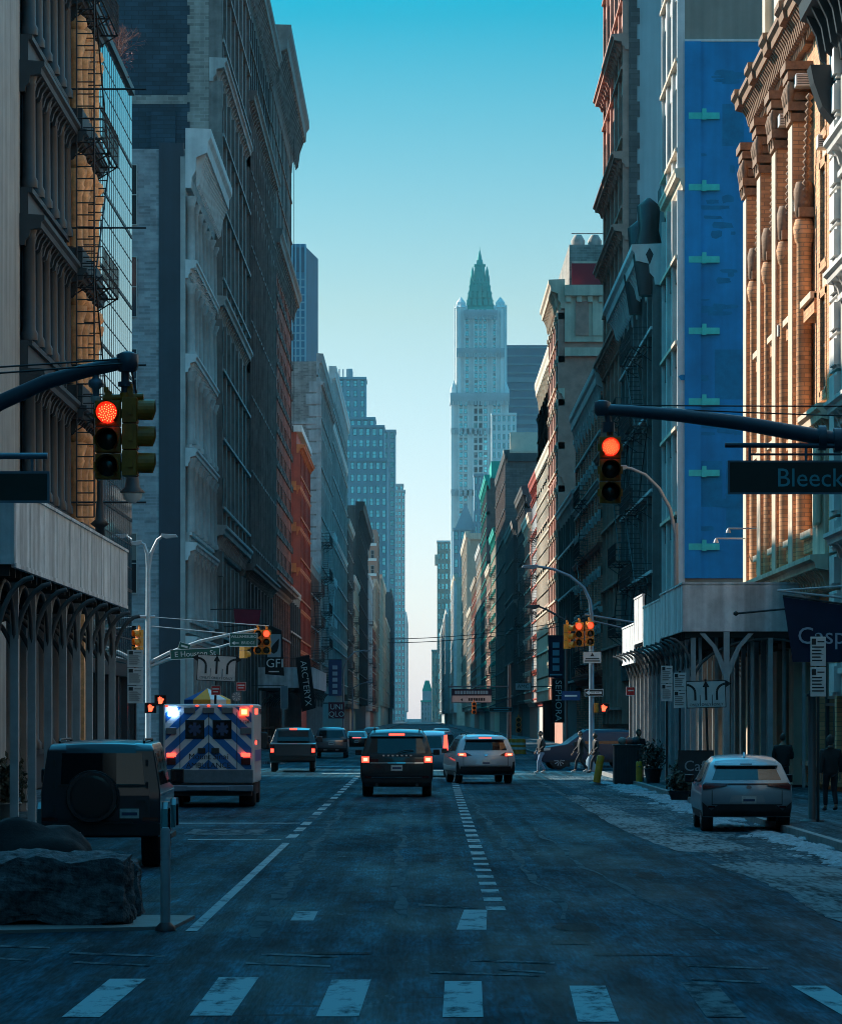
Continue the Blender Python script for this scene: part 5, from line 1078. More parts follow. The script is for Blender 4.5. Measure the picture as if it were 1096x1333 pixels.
    def side(s, name, mat, poly, off=.008, sides=(-1,1)):
        for sg in sides:
            mb = MB(); vs = [Vector(s.pos(sg, y, z))+Vector((sg*off,0,0)) for y, z in poly]; vi = [v-Vector((sg*.03,0,0)) for v in vs]; n = len(vs)
            mb.add(vs+vi, [tuple(range(n))]+[(i,(i+1) % n,n+(i+1) % n,n+i) for i in range(n)]); mb.build(name, mat, s.root)
    def mirror(s, y, z, w=.2, h=.17):
        for sg in (-1,1):
            x = sg*(s.wh(z)+.03); mb = MB(); mb.box(x, x+sg*w, y-.06, y+.1, z, z+h); mb.box(x-sg*.08, x, y-.0, y+.05, z+.02, z+.07); m = mb.build('door_mirror', plastic, s.root, bevel=.03); mb = MB(); mb.box(x+sg*.02, x+sg*(w-.02), y-.066, y-.0605, z+.02, z+h-.02); mb.build('mirror_glass', carglass, m)
    def seams(s, hw, z0, z1, zm):
        for q in (-hw, hw): s.rect('panel_gap', plastic, q-.008, q+.008, z0, z1, .006, th=.02, sub=1)
        s.rect('panel_gap', plastic, -hw, hw, zm-.008, zm+.008, .006, th=.02)
        for y in (1.35, 2.35): s.side('door_gap', plastic, [(y,.5),(y+.015,.5),(y+.015,1.05),(y,1.05)], .004)
        for y in (1.5, 2.5): s.side('door_handle', s.paint, [(y,.93),(y+.2,.93),(y+.2,.97),(y,.97)], .03)
    def plate(s, x, z, w=.32, h=.16):
        p = s.rect('licence_plate', plate, x-w/2, x+w/2, z-h/2, z+h/2, .03); s.rect('plate_print', platey, x-w*.4, x+w*.4, z-h*.2, z+h*.12, .034, parent=p, th=.003)
        return p
    def rails(s, y0, y1, z, x):
        for sg in (-1,1):
            mb = MB(); mb.tube([(sg*x,y0,z-.03),(sg*x,y0+.12,z+.012),(sg*x,y1-.12,z+.012),(sg*x,y1,z-.03)], .022, 6); mb.build('roof_rail', plastic, s.root)
def P_at(pxc, Y): return (wx(pxc, Y), Y, .0)
def paintm(n, c, r=.32, coat=.6, metal=.2): return M(n, c, r, .08, 1.2, coat=coat, metal=metal)
# --- black full size SUV
kk = 1.06
blackp = paintm('black_car_paint', (.008,.009,.011)); 
c = Car('large_suv', 'large black SUV with lit tail lamps driving away in the middle lane', 'SUV', P_at(516.5,109.5), 0, [(.16,.3),(.03,.42),(0,.62),(.02,.98),(.05,1.17),(.28,1.78),(.42,1.92)], [(.75,2.0),(2.9,2.02)], [(3.7,1.3),(4.75,1.15),(5.1,.95),(5.15,.5),(5.0,.3)], [(.3,1.0),(.6,1.08),(1.15,1.08),(1.8,.88),(2.02,.76)], blackp, .3, wheels=((1.05,.41),(4.1,.41)), tw=.28)
c.rear_patch('rear_window', carglass, [(-.86,1.3),(.86,1.3),(.74,1.76),(-.74,1.76)], .012)
c.rear_patch('spoiler', blackp, [(-.8,1.8),(.8,1.8),(.76,1.92),(-.76,1.92)], .12, th=.14); c.rect('high_brake_lamp', tail, -.23, .23, 1.83, 1.89, .13, th=.01)
for sg in (-1,1):
    q = sorted((sg*.82, sg*1.05)); l = c.rect('tail_lamp', tail, q[0], q[1], 1.03, 1.2, .02); q = sorted((sg*.87, sg*.99)); c.rect('lamp_core', tailhot, q[0], q[1], 1.07, 1.16, .03, parent=l, th=.005); q = sorted((sg*.55, sg*.815)); c.rect('lamp_extension', taildk, q[0], q[1], 1.03, 1.13, .018)
    q = sorted((sg*.75, sg*.95)); c.rect('bumper_reflector', taildk, q[0], q[1], .56, .62, .02)
c.rect('chrome_strip', chrome, -.8, .8, 1.0, 1.03, .02); c.rect('trim_strip', plastic, -.8, .8, 1.2, 1.27, .02); c.seams(.84,.6,1.0,.66); c.plate(0, .87, .34, .17); c.rect('bumper', plastic, -1.02, 1.02, .36, .55, .05, th=.06)
c.rect('bumper_strip', chrome, -.95, .95, .57, .585, .018); p = c.rect('plate_recess', plastic, -.35, .35, .76, .98, .008)
for i, ch in enumerate('EXPLORER'): pass
mb = MB()
for i in range(7): mb.box(-.42+.135*i, -.36+.135*i, -.01, .02, 1.21, 1.255)
mb.build('tailgate_lettering', chrome, c.root, loc=(0,.02,0))
for sg in (-1,1):
    mb = MB(); mb.lathe([(.05,-.1),(.05,.06),(.035,.06)], c=(sg*.6,.06,.36), n=12, ax='y'); mb.build('exhaust', plastic, c.root)
c.side('side_window', carglass, [(.62,1.28),(3.35,1.28),(2.85,1.82),(.75,1.82)]); c.mirror(3.2, 1.22); c.rails(.6, 3.0, 2.03, .68); 
mb = MB(); mb.tube([(0,.05,1.3),(.2,.09,1.38),(.5,.13,1.4)], .015, 5); mb.build('wiper', plastic, c.root, loc=(0,-.05,0))
# --- white crossover
whitep = paintm('pearl_white_paint', (.42,.47,.5), .35)
c = Car('crossover', 'white crossover with black lower body braking right of the black SUV', 'SUV', P_at(633,131.5), .1, [(.2,.3),(.05,.45),(0,.68),(.06,.98),(.16,1.12),(.46,1.55),(.62,1.68)], [(1.0,1.75),(2.6,1.77)], [(3.5,1.18),(4.5,1.02),(4.75,.8),(4.8,.45),(4.6,.28)], [(.3,1.0),(.62,1.07),(1.05,1.06),(1.6,.84),(1.77,.7)], whitep, .3, wheels=((.98,.39),(3.8,.39)), curve=.26)
c.rear_patch('rear_window', carglass, [(-.78,1.2),(.78,1.2),(.66,1.55),(-.66,1.55)], .012); c.rear_patch('spoiler', whitep, [(-.72,1.59),(.72,1.59),(.68,1.69),(-.68,1.69)], .16, th=.18); c.rect('high_brake_lamp', tail, -.22, .22, 1.62, 1.66, .165, th=.01)
for sg in (-1,1):
    pl = [(sg*.5,1.02),(sg*.72,.98),(sg*.98,1.0),(sg*.98,1.1),(sg*.7,1.12)]; l = c.rear_patch('tail_lamp', taildk, pl if sg > 0 else pl[::-1], .016); pl = [(sg*.7,.985),(sg*.97,1.005),(sg*.97,1.09),(sg*.72,1.1)]; c.rear_patch('lit_segment', tail, pl if sg > 0 else pl[::-1], .024, parent=l, th=.01); q = sorted((sg*.8,sg*.93)); c.rect('lamp_core', tailhot, q[0], q[1], 1.02, 1.07, .03, parent=l, th=.005)
    pl = [(sg*.9,.3),(sg*1.05,.35),(sg*1.05,.8),(sg*.98,.78)]; c.rear_patch('corner_cladding', plastic, pl if sg > 0 else pl[::-1], .02)
c.rear_patch('bumper', plastic, [(-.98,.34),(.98,.34),(.9,.62),(-.9,.62)], .04, th=.06); c.rear_patch('plate_recess', whitep, [(-.4,.64),(.4,.64),(.34,.86),(-.34,.86)], .02); c.seams(.8,.64,.98,.64); c.plate(0, .75); c.rear_patch('emblem', chrome, [(-.05,.99),(.05,.99),(.08,1.04),(0,1.06),(-.08,1.04)], .02)
c.side('side_window', carglass, [(.8,1.16),(3.2,1.14),(2.55,1.6),(1.05,1.58)]); c.side('sill_cladding', plastic, [(.55,.3),(4.3,.3),(4.3,.46),(.55,.46)]); c.mirror(3.0, 1.08); c.rails(.9, 2.6, 1.78, .62)
# --- blue SUV turning ahead
bluep2 = paintm('sky_blue_paint', (.06,.2,.3), .3)
c = Car('crossover', 'pale blue SUV mostly hidden between the black SUV and the white crossover', 'SUV', P_at(553,147), -.12, [(.2,.3),(.05,.45),(0,.65),(.03,1.05),(.2,1.65),(.4,1.78)], [(.8,1.84),(2.8,1.84)], [(3.6,1.2),(4.4,1.05),(4.6,.8),(4.6,.4),(4.45,.3)], [(.3,.9),(.6,.96),(1.1,.95),(1.7,.8),(1.84,.7)], bluep2, .3, wheels=((.9,.37),(3.6,.37)))
c.rear_patch('rear_window', carglass, [(-.7,1.15),(.7,1.15),(.62,1.62),(-.62,1.62)], .012); 
for sg in (-1,1):
    pl = [(sg*.72,1.0),(sg*.92,1.0),(sg*.86,1.68),(sg*.74,1.66)]; c.rear_patch('tail_lamp', tail, pl if sg > 0 else pl[::-1], .018)
c.side('side_window', carglass, [(.5,1.15),(3.2,1.15),(2.75,1.68),(.6,1.68)]); c.mirror(3.1,1.1); c.plate(0,.8)
# --- white compact SUV parked at the right
greyp = paintm('silver_white_paint', (.2,.26,.3), .35)
c = Car('parked_car', 'white hatchback parked at the right kerb with dark full width tail lamp', 'car', P_at(973,75.8), -.02, [(.22,.3),(.06,.42),(.0,.62),(.0,.84),(.08,1.0),(.5,1.36),(.72,1.49)], [(1.2,1.56),(2.4,1.58)], [(3.3,1.06),(4.2,.95),(4.5,.75),(4.5,.4),(4.3,.28)], [(.3,.9),(.55,.94),(.95,.93),(1.4,.74),(1.58,.6)], greyp, .3, wheels=((.85,.37),(3.5,.37)), curve=.24)
c.rear_patch('rear_window', carglass, [(-.71,1.075),(.71,1.075),(.6,1.34),(-.6,1.34)], .012); c.rear_patch('spoiler', greyp, [(-.66,1.37),(.66,1.37),(.6,1.49),(-.6,1.49)], .1, th=.12); c.rear_patch('high_brake_lamp', taildk, [(-.12,1.385),(.12,1.385),(.12,1.41),(-.12,1.41)], .106, th=.01)
c.rect('lamp_bar', taildk, -.5, .5, .985, 1.005, .02)
for sg in (-1,1):
    pl = [(sg*.42,.96),(sg*.9,.87),(sg*.91,.97),(sg*.85,1.02),(sg*.42,1.0)]; c.rear_patch('tail_lamp', taildk, pl if sg > 0 else pl[::-1], .03)
    pl = [(sg*.62,.32),(sg*.9,.32),(sg*.92,.62),(sg*.84,.55)]; c.rear_patch('corner_cladding', plastic, pl if sg > 0 else pl[::-1], .035)
    q = sorted((sg*.66,sg*.8)); c.rect('bumper_reflector', taildk, q[0], q[1], .5, .54, .05)
c.rear_patch('bumper', plastic, [(-.86,.33),(.86,.33),(.6,.56),(-.6,.56)], .04, th=.06); c.rear_patch('plate_recess', M('plate_surround',(.25,.28,.3),.4,.1), [(-.38,.58),(.38,.58),(.32,.76),(-.32,.76)], .02); c.seams(.72,.56,.86,.565); c.plate(.03, .665, .3, .15); mb = MB(); mb.lathe([(.055,-.008),(.055,.01),(.04,.01)], n=16, ax='y'); o = mb.build('emblem', chrome, c.root, loc=(.03,.02,.93)); o.scale = (1,1,.72)
c.side('side_window', carglass, [(.95,1.02),(3.0,1.0),(2.4,1.42),(1.15,1.4)]); c.side('sill_cladding', plastic, [(.5,.28),(4.0,.28),(4.0,.44),(.5,.44)]); c.mirror(2.8, .98); mb = MB(); mb.prism([(0,0),(.2,0),(.16,.09)],-.02,.02,'x'); mb.build('roof_fin', greyp, c.root, loc=(0,.95,1.545))
# --- pickup
pk = paintm('charcoal_paint', (.02,.024,.028))
c = Car('pickup_truck', 'dark pickup truck with raised tailgate beyond the ambulance', 'pickup truck', P_at(381,160), .02, [(.2,.42),(.05,.5),(.0,.7),(.0,1.22)], [(.12,1.24),(1.9,1.25),(2.0,1.28),(2.3,1.86),(2.6,1.93),(3.6,1.93)], [(4.4,1.3),(5.5,1.2),(5.8,1.0),(5.8,.5),(5.6,.42)], [(.42,.96),(.7,1.02),(1.24,1.0),(1.86,.76),(1.93,.7)], pk, .42, wheels=((1.2,.42),(4.7,.42)), curve=.04)
mb = MB(); mb.box(-.66,.66,2.0,2.03,1.36,1.8); o = mb.build('cab_window', carglass, c.root); o.rotation_euler = (0,0,0); mb = MB(); mb.prism([(2.02,1.34),(2.3,1.86),(2.1,1.82),(1.94,1.34)],-.7,.7,'x'); o.parent = c.root; mb.build('cab_back', carglass, c.root)
mb = MB(); mb.box(-.16,.16,2.2,2.24,1.84,1.9); mb.build('high_brake_lamp', tail, c.root)
c.rect('tailgate', M('tailgate_black',(.03,.034,.038),.35,.1), -.76, .76, .72, 1.2, .02); c.rect('bumper', plastic, -.98, .98, .45, .66, .07, th=.1); c.plate(0,.58)
for sg in (-1,1):
    q = sorted((sg*.8,sg*.99)); l = c.rect('tail_lamp', taildk, q[0], q[1], .78, 1.2, .02); q = sorted((sg*.82,sg*.96)); c.rect('lit_segment', tail, q[0], q[1], .86, 1.02, .03, parent=l, th=.01)
c.side('side_window', carglass, [(2.35,1.36),(4.1,1.34),(3.6,1.82),(2.5,1.82)]); c.mirror(3.9,1.28,.26,.26)
# --- silver SUV
sp = paintm('grey_silver_paint', (.1,.125,.145), .3)
c = Car('suv', 'grey silver SUV right of the dark pickup truck', 'SUV', P_at(431,217), 0, [(.2,.32),(.04,.45),(0,.65),(.03,1.08),(.3,1.62),(.45,1.74)], [(.8,1.8),(2.8,1.8)], [(3.6,1.2),(4.6,1.08),(4.9,.8),(4.9,.4),(4.75,.3)], [(.3,.92),(.6,.97),(1.1,.96),(1.65,.8),(1.8,.7)], sp, .3, wheels=((.95,.38),(3.8,.38)))
c.rear_patch('rear_window', carglass, [(-.76,1.16),(.76,1.16),(.66,1.62),(-.66,1.62)], .012); c.rect('bumper', plastic, -.92, .92, .36, .58, .04, th=.06); c.rect('trim_strip', chrome, -.7, .7, .98, 1.02, .02); c.plate(0,.84)
for sg in (-1,1): q = sorted((sg*.7,sg*.93)); c.rect('tail_lamp', taildk, q[0], q[1], .95, 1.1, .02); q = sorted((sg*.25,sg*.45)); c.rect('bumper_lamp', M('pale_lamp',(.5,.5,.48),.3,.1), q[0], q[1], .44, .5, .05)
c.side('side_window', carglass, [(.6,1.16),(3.3,1.14),(2.8,1.65),(.75,1.65)]); c.mirror(3.1,1.1); c.rails(.7,2.8,1.81,.6)
# --- far dark car
c = Car('sedan', 'small dark car with red lamps farthest in the left lane', 'car', P_at(464,262), 0, [(.2,.3),(.03,.45),(0,.6),(.05,.92),(.6,1.0),(1.1,1.34),(1.3,1.4)], [(2.6,1.42)], [(3.4,.95),(4.5,.85),(4.7,.6),(4.65,.3)], [(.3,.85),(.6,.9),(.95,.88),(1.35,.66),(1.42,.58)], blackp, .3, wheels=((.95,.32),(3.7,.32)))
c.rear_patch('rear_window', carglass, [(-.6,1.02),(.6,1.02),(.5,1.32),(-.5,1.32)], .02); c.rect('high_brake_lamp', tail, -.3,.3,.93,.97,.03); c.plate(0,.68)
for sg in (-1,1): q = sorted((sg*.55,sg*.86)); c.rect('tail_lamp', tail if sg < 0 else taildk, q[0], q[1], .76, .86, .02)
for px, Yq, lab, col in ((484,330,'tiny dark car far off, right of the silver SUV roof line',(.02,.02,.024)),(575,300,'tiny grey car far off behind the pale blue SUV',(.12,.13,.14))):
    c = Car('sedan', lab, 'car', P_at(px,Yq), 0, [(.2,.3),(.03,.45),(0,.6),(.05,.95),(.5,1.35),(.7,1.5)], [(2.6,1.52)], [(3.4,.98),(4.4,.85),(4.6,.6),(4.55,.3)], [(.3,.85),(.6,.9),(.95,.88),(1.4,.68),(1.52,.6)], paintm('far_car_paint_%d' % px, col), .3, wheels=((.95,.34),(3.7,.34)))
    c.rear_patch('rear_window', carglass, [(-.64,1.02),(.64,1.02),(.54,1.4),(-.54,1.4)], .02); c.plate(0,.66)
    for sg in (-1,1): q = sorted((sg*.6,sg*.86)); c.rect('tail_lamp', tail, q[0], q[1], .8, .92, .02)
# --- navy SUV crossing
navyp = paintm('navy_car_paint', (.006,.022,.05), .5, coat=.08, metal=0)
c = Car('crossing_suv', 'navy SUV turning across the right crossing, seen from its side', 'SUV', (wx(818,170)+.6, 169.5, 0), PI/2+.12, [(.2,.32),(.04,.45),(0,.7),(.04,1.08),(.3,1.62),(.5,1.76)], [(.9,1.82),(2.7,1.84)], [(3.6,1.18),(3.75,1.14),(4.75,1.0),(4.98,.8),(5.0,.45),(4.8,.32)], [(.3,.93),(.6,.98),(1.1,.97),(1.65,.8),(1.84,.68)], navyp, .32, wheels=((1.0,.4),(4.0,.4)))
c.side('side_window', carglass, [(.55,1.18),(3.35,1.16),(2.7,1.72),(.7,1.68)]); c.side('sill_cladding', plastic, [(1.5,.32),(3.5,.32),(3.5,.46),(1.5,.46)]); c.side('door_gap', plastic, [(2.3,.5),(2.32,.5),(2.32,1.14),(2.3,1.14)], .004); c.side('headlamp', M('pale_lamp',(.5,.5,.48)), [(4.5,.88),(4.9,.86),(4.85,.98),(4.45,1.0)]); c.mirror(3.25,1.1); c.rails(.8,2.8,1.85,.6)
# --- boxy off-roader
gp_ = paintm('blue_black_paint', (.012,.02,.03), .3)
c = Car('off_road_wagon', 'boxy dark off road wagon with spare wheel cover parked at the left', 'SUV', P_at(131,57.5), .02, [(.12,.48),(.02,.5),(.0,.72),(.0,1.18),(.03,1.85),(.1,1.95)], [(.25,1.98),(2.9,2.0)], [(3.25,1.3),(4.5,1.22),(4.6,1.1),(4.6,.6),(4.45,.48)], [(.48,.9),(.7,.93),(1.2,.93),(1.85,.83),(2.0,.78)], gp_, .5, wheels=((.95,.42),(3.75,.42)), tw=.3, curve=.02, bev=.035)
c.rear_patch('rear_window', carglass, [(-.62,1.32),(.68,1.32),(.64,1.8),(-.6,1.8)], .015); c.rect('rear_door_panel', gp_, -.72, .76, .78, 1.26, .02); c.rect('bumper', plastic, -.93, .93, .52, .7, .14, th=.16)
mb = MB(); mb.lathe([(.39,-.28),(.4,-.24),(.4,-.02),(.36,0)], c=(-.12,0,1.12), n=30, ax='y'); sw = mb.build('spare_wheel_cover', paintm('cover_black',(.02,.025,.03),.25), c.root); mb = MB(); mb.lathe([(.34,-.292),(.3,-.296)], c=(-.12,0,1.12), n=30, ax='y'); mb.build('cover_face', paintm('cover_face_black',(.008,.01,.012),.3), sw); mb = MB(); mb.lathe([(.415,-.2),(.42,-.16),(.415,-.12)], c=(-.12,0,1.12), n=30, ax='y'); mb.build('cover_ring', plastic, sw)
for sg in (-1,1):
    q = sorted((sg*.66,sg*.9)); c.rect('tail_lamp', taildk, q[0], q[1], .74, .8, .15, th=.01)
    mb = MB()        # square wheel flares
    for wy in (.95, 3.75):
        pts = [(wy-.6,.55),(wy-.52,.92),(wy-.36,1.02),(wy+.36,1.02),(wy+.52,.92),(wy+.6,.55),(wy+.5,.55),(wy+.42,.84),(wy+.32,.92),(wy-.32,.92),(wy-.42,.84),(wy-.5,.55)]; mb.prism(pts, sg*.9, sg*1.02, 'x')
    mb.build('wheel_flare', gp_, c.root); mb = MB(); mb.box(sg*.94, sg*1.03, 1.5, 3.2, .42, .5); mb.build('side_step', plastic, c.root); mb = MB(); mb.box(sg*.8, sg*.88, 3.45, 3.65, 1.24, 1.33); mb.build('indicator', M('pale_lamp',(.5,.5,.48)), c.root)
c.side('side_window', carglass, [(.25,1.3),(1.0,1.3),(1.0,1.8),(.28,1.8)]); c.side('side_window', carglass, [(1.12,1.3),(2.0,1.3),(2.0,1.82),(1.12,1.82)]); c.side('side_window', carglass, [(2.12,1.3),(3.1,1.3),(2.8,1.84),(2.12,1.84)]); c.side('rub_strip', chrome, [(.05,1.13),(4.4,1.13),(4.4,1.17),(.05,1.17)], .015); c.mirror(3.0,1.28,.22,.24); c.plate(.45,.86,.3,.15); c.rails(.3,2.7,2.0,.66)
mb = MB()
for sg in (-1,1): 
    for k in range(3): mb.box(sg*.72-.02, sg*.72+.02, -.03, .0, .9+.35*k, 1.0+.35*k)
mb.build('hinge', plastic, c.root); c.rect('door_handle', plastic, .55, .7, 1.02, 1.07, .06, th=.05); c.rect('window_trim', plastic, -.66, .72, 1.27, 1.31, .03); c.rect('step_pad', plastic, -.5, .5, .7, .73, .16, th=.1)
# --- ambulance
ambw = M('ambulance_white', (.55,.58,.6), .4, .1, 1.5, coat=.3); ambb = M('ambulance_blue_stripe', (.01,.12,.36), .4, .1, 1.5)
r = empty('ambulance', (wx(271.5,97), 97, 0), 'white ambulance with blue chevrons and flashing lights in the left lane', 'ambulance'); HW, ZB, ZT = 1.2, .62, 2.72
r.rotation_euler = (0,0,.0)
mb = MB(); mb.box(-HW,HW,0,4.2,ZB,ZT); bd = mb.build('box_body', ambw, r, bevel=.06, seg=3)
mb = MB(); pts = [(4.21,.5),(4.21,2.3),(4.9,2.28),(5.5,1.5),(6.6,1.3),(6.75,1.0),(6.75,.5)]; mb.prism(pts, -1.02, 1.02, 'x'); mb.build('cab', ambw, r, bevel=.08)
mb = MB(); mb.box(-1.18,1.18,-.22,-.01,.42,.58); mb.box(-.55,.55,-.34,-.22,.44,.56); mb.build('rear_bumper', steelb, r, bevel=.02); mb = MB(); mb.box(-1.12,1.12,-.02,4.6,.3,.6); mb.build('chassis', plastic, r)
mb = MB(); mb.box(-1.17,1.17,-.03,-.002,.66,.98); 
for i in range(22): mb.box(-1.14+i*.104,-1.10+i*.104,-.036,-.0301,.69,.95)
mb.build('kick_plate', M('tread_plate',(.13,.17,.2),.4,.2,5,metal=.5), r)
mb = MB(); i_ = 0
for sg in (-1,1):
    for k in range(-3, 8):
        z = .55+k*.46; w = .25
        pl = [(0,z),(sg*1.2,z-1.15),(sg*1.2,z-1.15+w),(0,z+w)]; pl = pl if sg > 0 else pl[::-1]
        q = cliprect(pl, (0 if sg > 0 else -1.13), (1.13 if sg > 0 else 0), 1.0, 2.64)
        if q and len(q) > 2: mb.prism(q, -.006-.0001*(k+5), -.001, 'y')
mb.build('chevron', ambb, r)
for x in (-.36,.36):
    mb = MB(); mb.box(x-.25,x+.25,-.03,-.0,1.8,2.3); wn = mb.build('rear_window', carglass, r, bevel=.05); wn.modifiers[0].segments = 3
    star = M('faint_blue_star', (.03,.05,.12), .5, .1)
    for a in range(3):
        t = a*PI/3; cx_, cz_ = x, 2.06; ux, uz = math.cos(t+PI/2), math.sin(t+PI/2); px_, pz_ = -uz, ux; L2, w2 = .17, .045
        polys(wn, 'star_bar', star, [[(cx_+ux*L2+px_*w2,cz_+uz*L2+pz_*w2),(cx_-ux*L2+px_*w2,cz_-uz*L2+pz_*w2),(cx_-ux*L2-px_*w2,cz_-uz*L2-pz_*w2),(cx_+ux*L2-px_*w2,cz_+uz*L2-pz_*w2)]], -.031-.002*a)
    mb = MB(); mb.box(x*.5-.1, x*.5+.1, -.06, -.008, 1.42, 1.56); mb.build('door_handle', plastic, r, bevel=.01)
for x in (-.75, 0, .75): mb = MB(); mb.box(x-.008,x+.008,-.012,-.0075,1.0,2.5); mb.build('door_seam', plastic, r)
for x in (-.5,.0,.5):
    mb = MB(); mb.box(x-.15,x+.15,-.07,-.0,2.47,2.63); mb.build('scene_lamp', M('grey_lamp',(.12,.13,.14),.25,.1), r, bevel=.02)
for x in (-.98,.98):
    mb = MB(); mb.box(x-.14,x+.14,-.07,-.0,1.92,2.1); mb.build('side_lamp', M('grey_lamp',(.12,.13,.14)), r, bevel=.02); l = MB(); l.box(x-.12,x+.12,-.07,-.0,1.33,1.43); l.build('tail_lamp', tail, r, bevel=.01); l = MB(); l.box(x-.12,x+.12,-.06,-.0,1.12,1.3); l.build('lower_lamp', taildk, r, bevel=.01)
mb = MB(); mb.box(-1.06,-.82,-.08,-.0,2.4,2.62); wb = mb.build('flashing_white_lamp', M('white_blue_strobe',(.35,.6,1.0),emit=9), r, bevel=.01); mb = MB(); mb.box(.82,1.06,-.08,-.0,2.4,2.62); mb.build('flashing_red_lamp', M('red_strobe',(1,.05,.02),emit=3), r, bevel=.01); mb = MB(); mb.box(.87,1.01,-.085,-.0805,2.45,2.57); mb.build('red_lamp_core', M('red_strobe_core',(1,.4,.08),emit=4), r)
for (x, z) in ((-1.1,2.665),(1.13,2.665),(-.3,2.675),(0,2.68),(.3,2.675)): mb = MB(); mb.box(x-.03,x+.03,-.03,-.0,z-.02,z+.02); mb.build('marker_lamp', M('lit_red_dim',(1,.05,.02)), r)
text(r, 'Mount Sinai', (0,-.012,1.33), .22, ink); text(r, 'AMBULANCE', (0,-.012,1.1), .2, ink); text(r, '1126', (.95,-.012,2.25), .13, ink)
for yy in (.6,1.4,3.4): mb = MB(); mb.box(HW,HW+.03,yy-.1,yy+.1,2.45,2.6); mb.build('side_marker', tail if yy < 2 else taildk, r)
mb = MB(); mb.box(HW,HW+.03,.9,1.05,1.65,1.75); mb.build('side_marker', tail, r); mb = MB(); mb.box(HW+.0,HW+.008,.5,4.0,1.2,1.5); mb.build('side_stripe', ambb, r)
for wy in (1.15,5.6):
    for sg in (-1,1):
        xs = sg*.97; tw = .42 if wy < 2 else .26; mb = MB(); mb.lathe([(.25,-tw/2),(.37,-tw/2),(.4,-tw*.4),(.4,tw*.4),(.37,tw/2),(.25,tw/2)], n=22, ax='x'); w_ = mb.build('wheel', tyre, r, loc=(xs,wy,.4)); mb = MB(); mb.lathe([(.02,sg*tw*.3),(.2,sg*tw*.3),(.26,sg*tw*.5)], n=18, ax='x', cap=False); mb.build('rim', alloy, w_)
for sg in (-1,1): mb = MB(); mb.box(sg*1.1,sg*1.34,5.1,5.22,1.5,1.95); mb.build('door_mirror', plastic, r, bevel=.02)
# ================================================================ PEOPLE
def skin_mesh(name, nodes, edges, mat, parent, sub=2, root=0):
    me = bpy.data.meshes.new(name); me.from_pydata([n[:3] for n in nodes], edges, []); me.materials.append(mat); o = bpy.data.objects.new(name, me); COL.objects.link(o); o.parent = parent
    sm = o.modifiers.new('skin','SKIN'); sm.use_smooth_shade = True
    lay = me.skin_vertices[0].data
    for i, n in enumerate(nodes): lay[i].radius = (n[3], n[4] if len(n) > 4 else n[3]); lay[i].use_root = (i == root)
    ss = o.modifiers.new('sub','SUBSURF'); ss.levels = sub; ss.render_levels = sub; return o
skinm = M('skin', (.32,.19,.13), .6, .1, 6)
BODIES = []
def head_geom(k, ld, scale=1.0, keep=None, nose=True):
    vs, fs = [], []; A, B = 14, 20; c = Vector((0,-.02-ld,1.655*k))
    for i in range(A+1):
        th = PI*i/A
        for j in range(B):
            ph = 2*PI*j/B; d = Vector((math.sin(th)*math.sin(ph), -math.sin(th)*math.cos(ph), math.cos(th)))
            x, y, z = d.x*.076, d.y*.097, d.z*.118
            if d.z < -.2: x *= 1-.28*(-d.z-.2); y = y*(1-.12*(-d.z)) - .012*(-d.z)
            if nose:
                f = max(0, -d.y)
                y -= .026*math.exp(-((d.x/.16)**2+((d.z+.12)/.22)**2))*f; y += .010*(math.exp(-(((abs(d.x)-.38)/.16)**2+((d.z-.12)/.14)**2)))*f; y -= .008*math.exp(-((d.x/.3)**2+((d.z+.5)/.1)**2))*f
                if abs(d.x) > .93 and abs(d.z) < .3: x += math.copysign(.016, d.x)
            vs.append(c+Vector((x,y,z))*k*scale)
    for i in range(A):
        for j in range(B):
            th = PI*(i+.5)/A; ph = 2*PI*(j+.5)/B; d = Vector((math.sin(th)*math.sin(ph), -math.sin(th)*math.cos(ph), math.cos(th)))
            if keep is None or keep(d): fs.append((i*B+j, (i+1)*B+j, (i+1)*B+(j+1)%B, i*B+(j+1)%B))
    return vs, fs
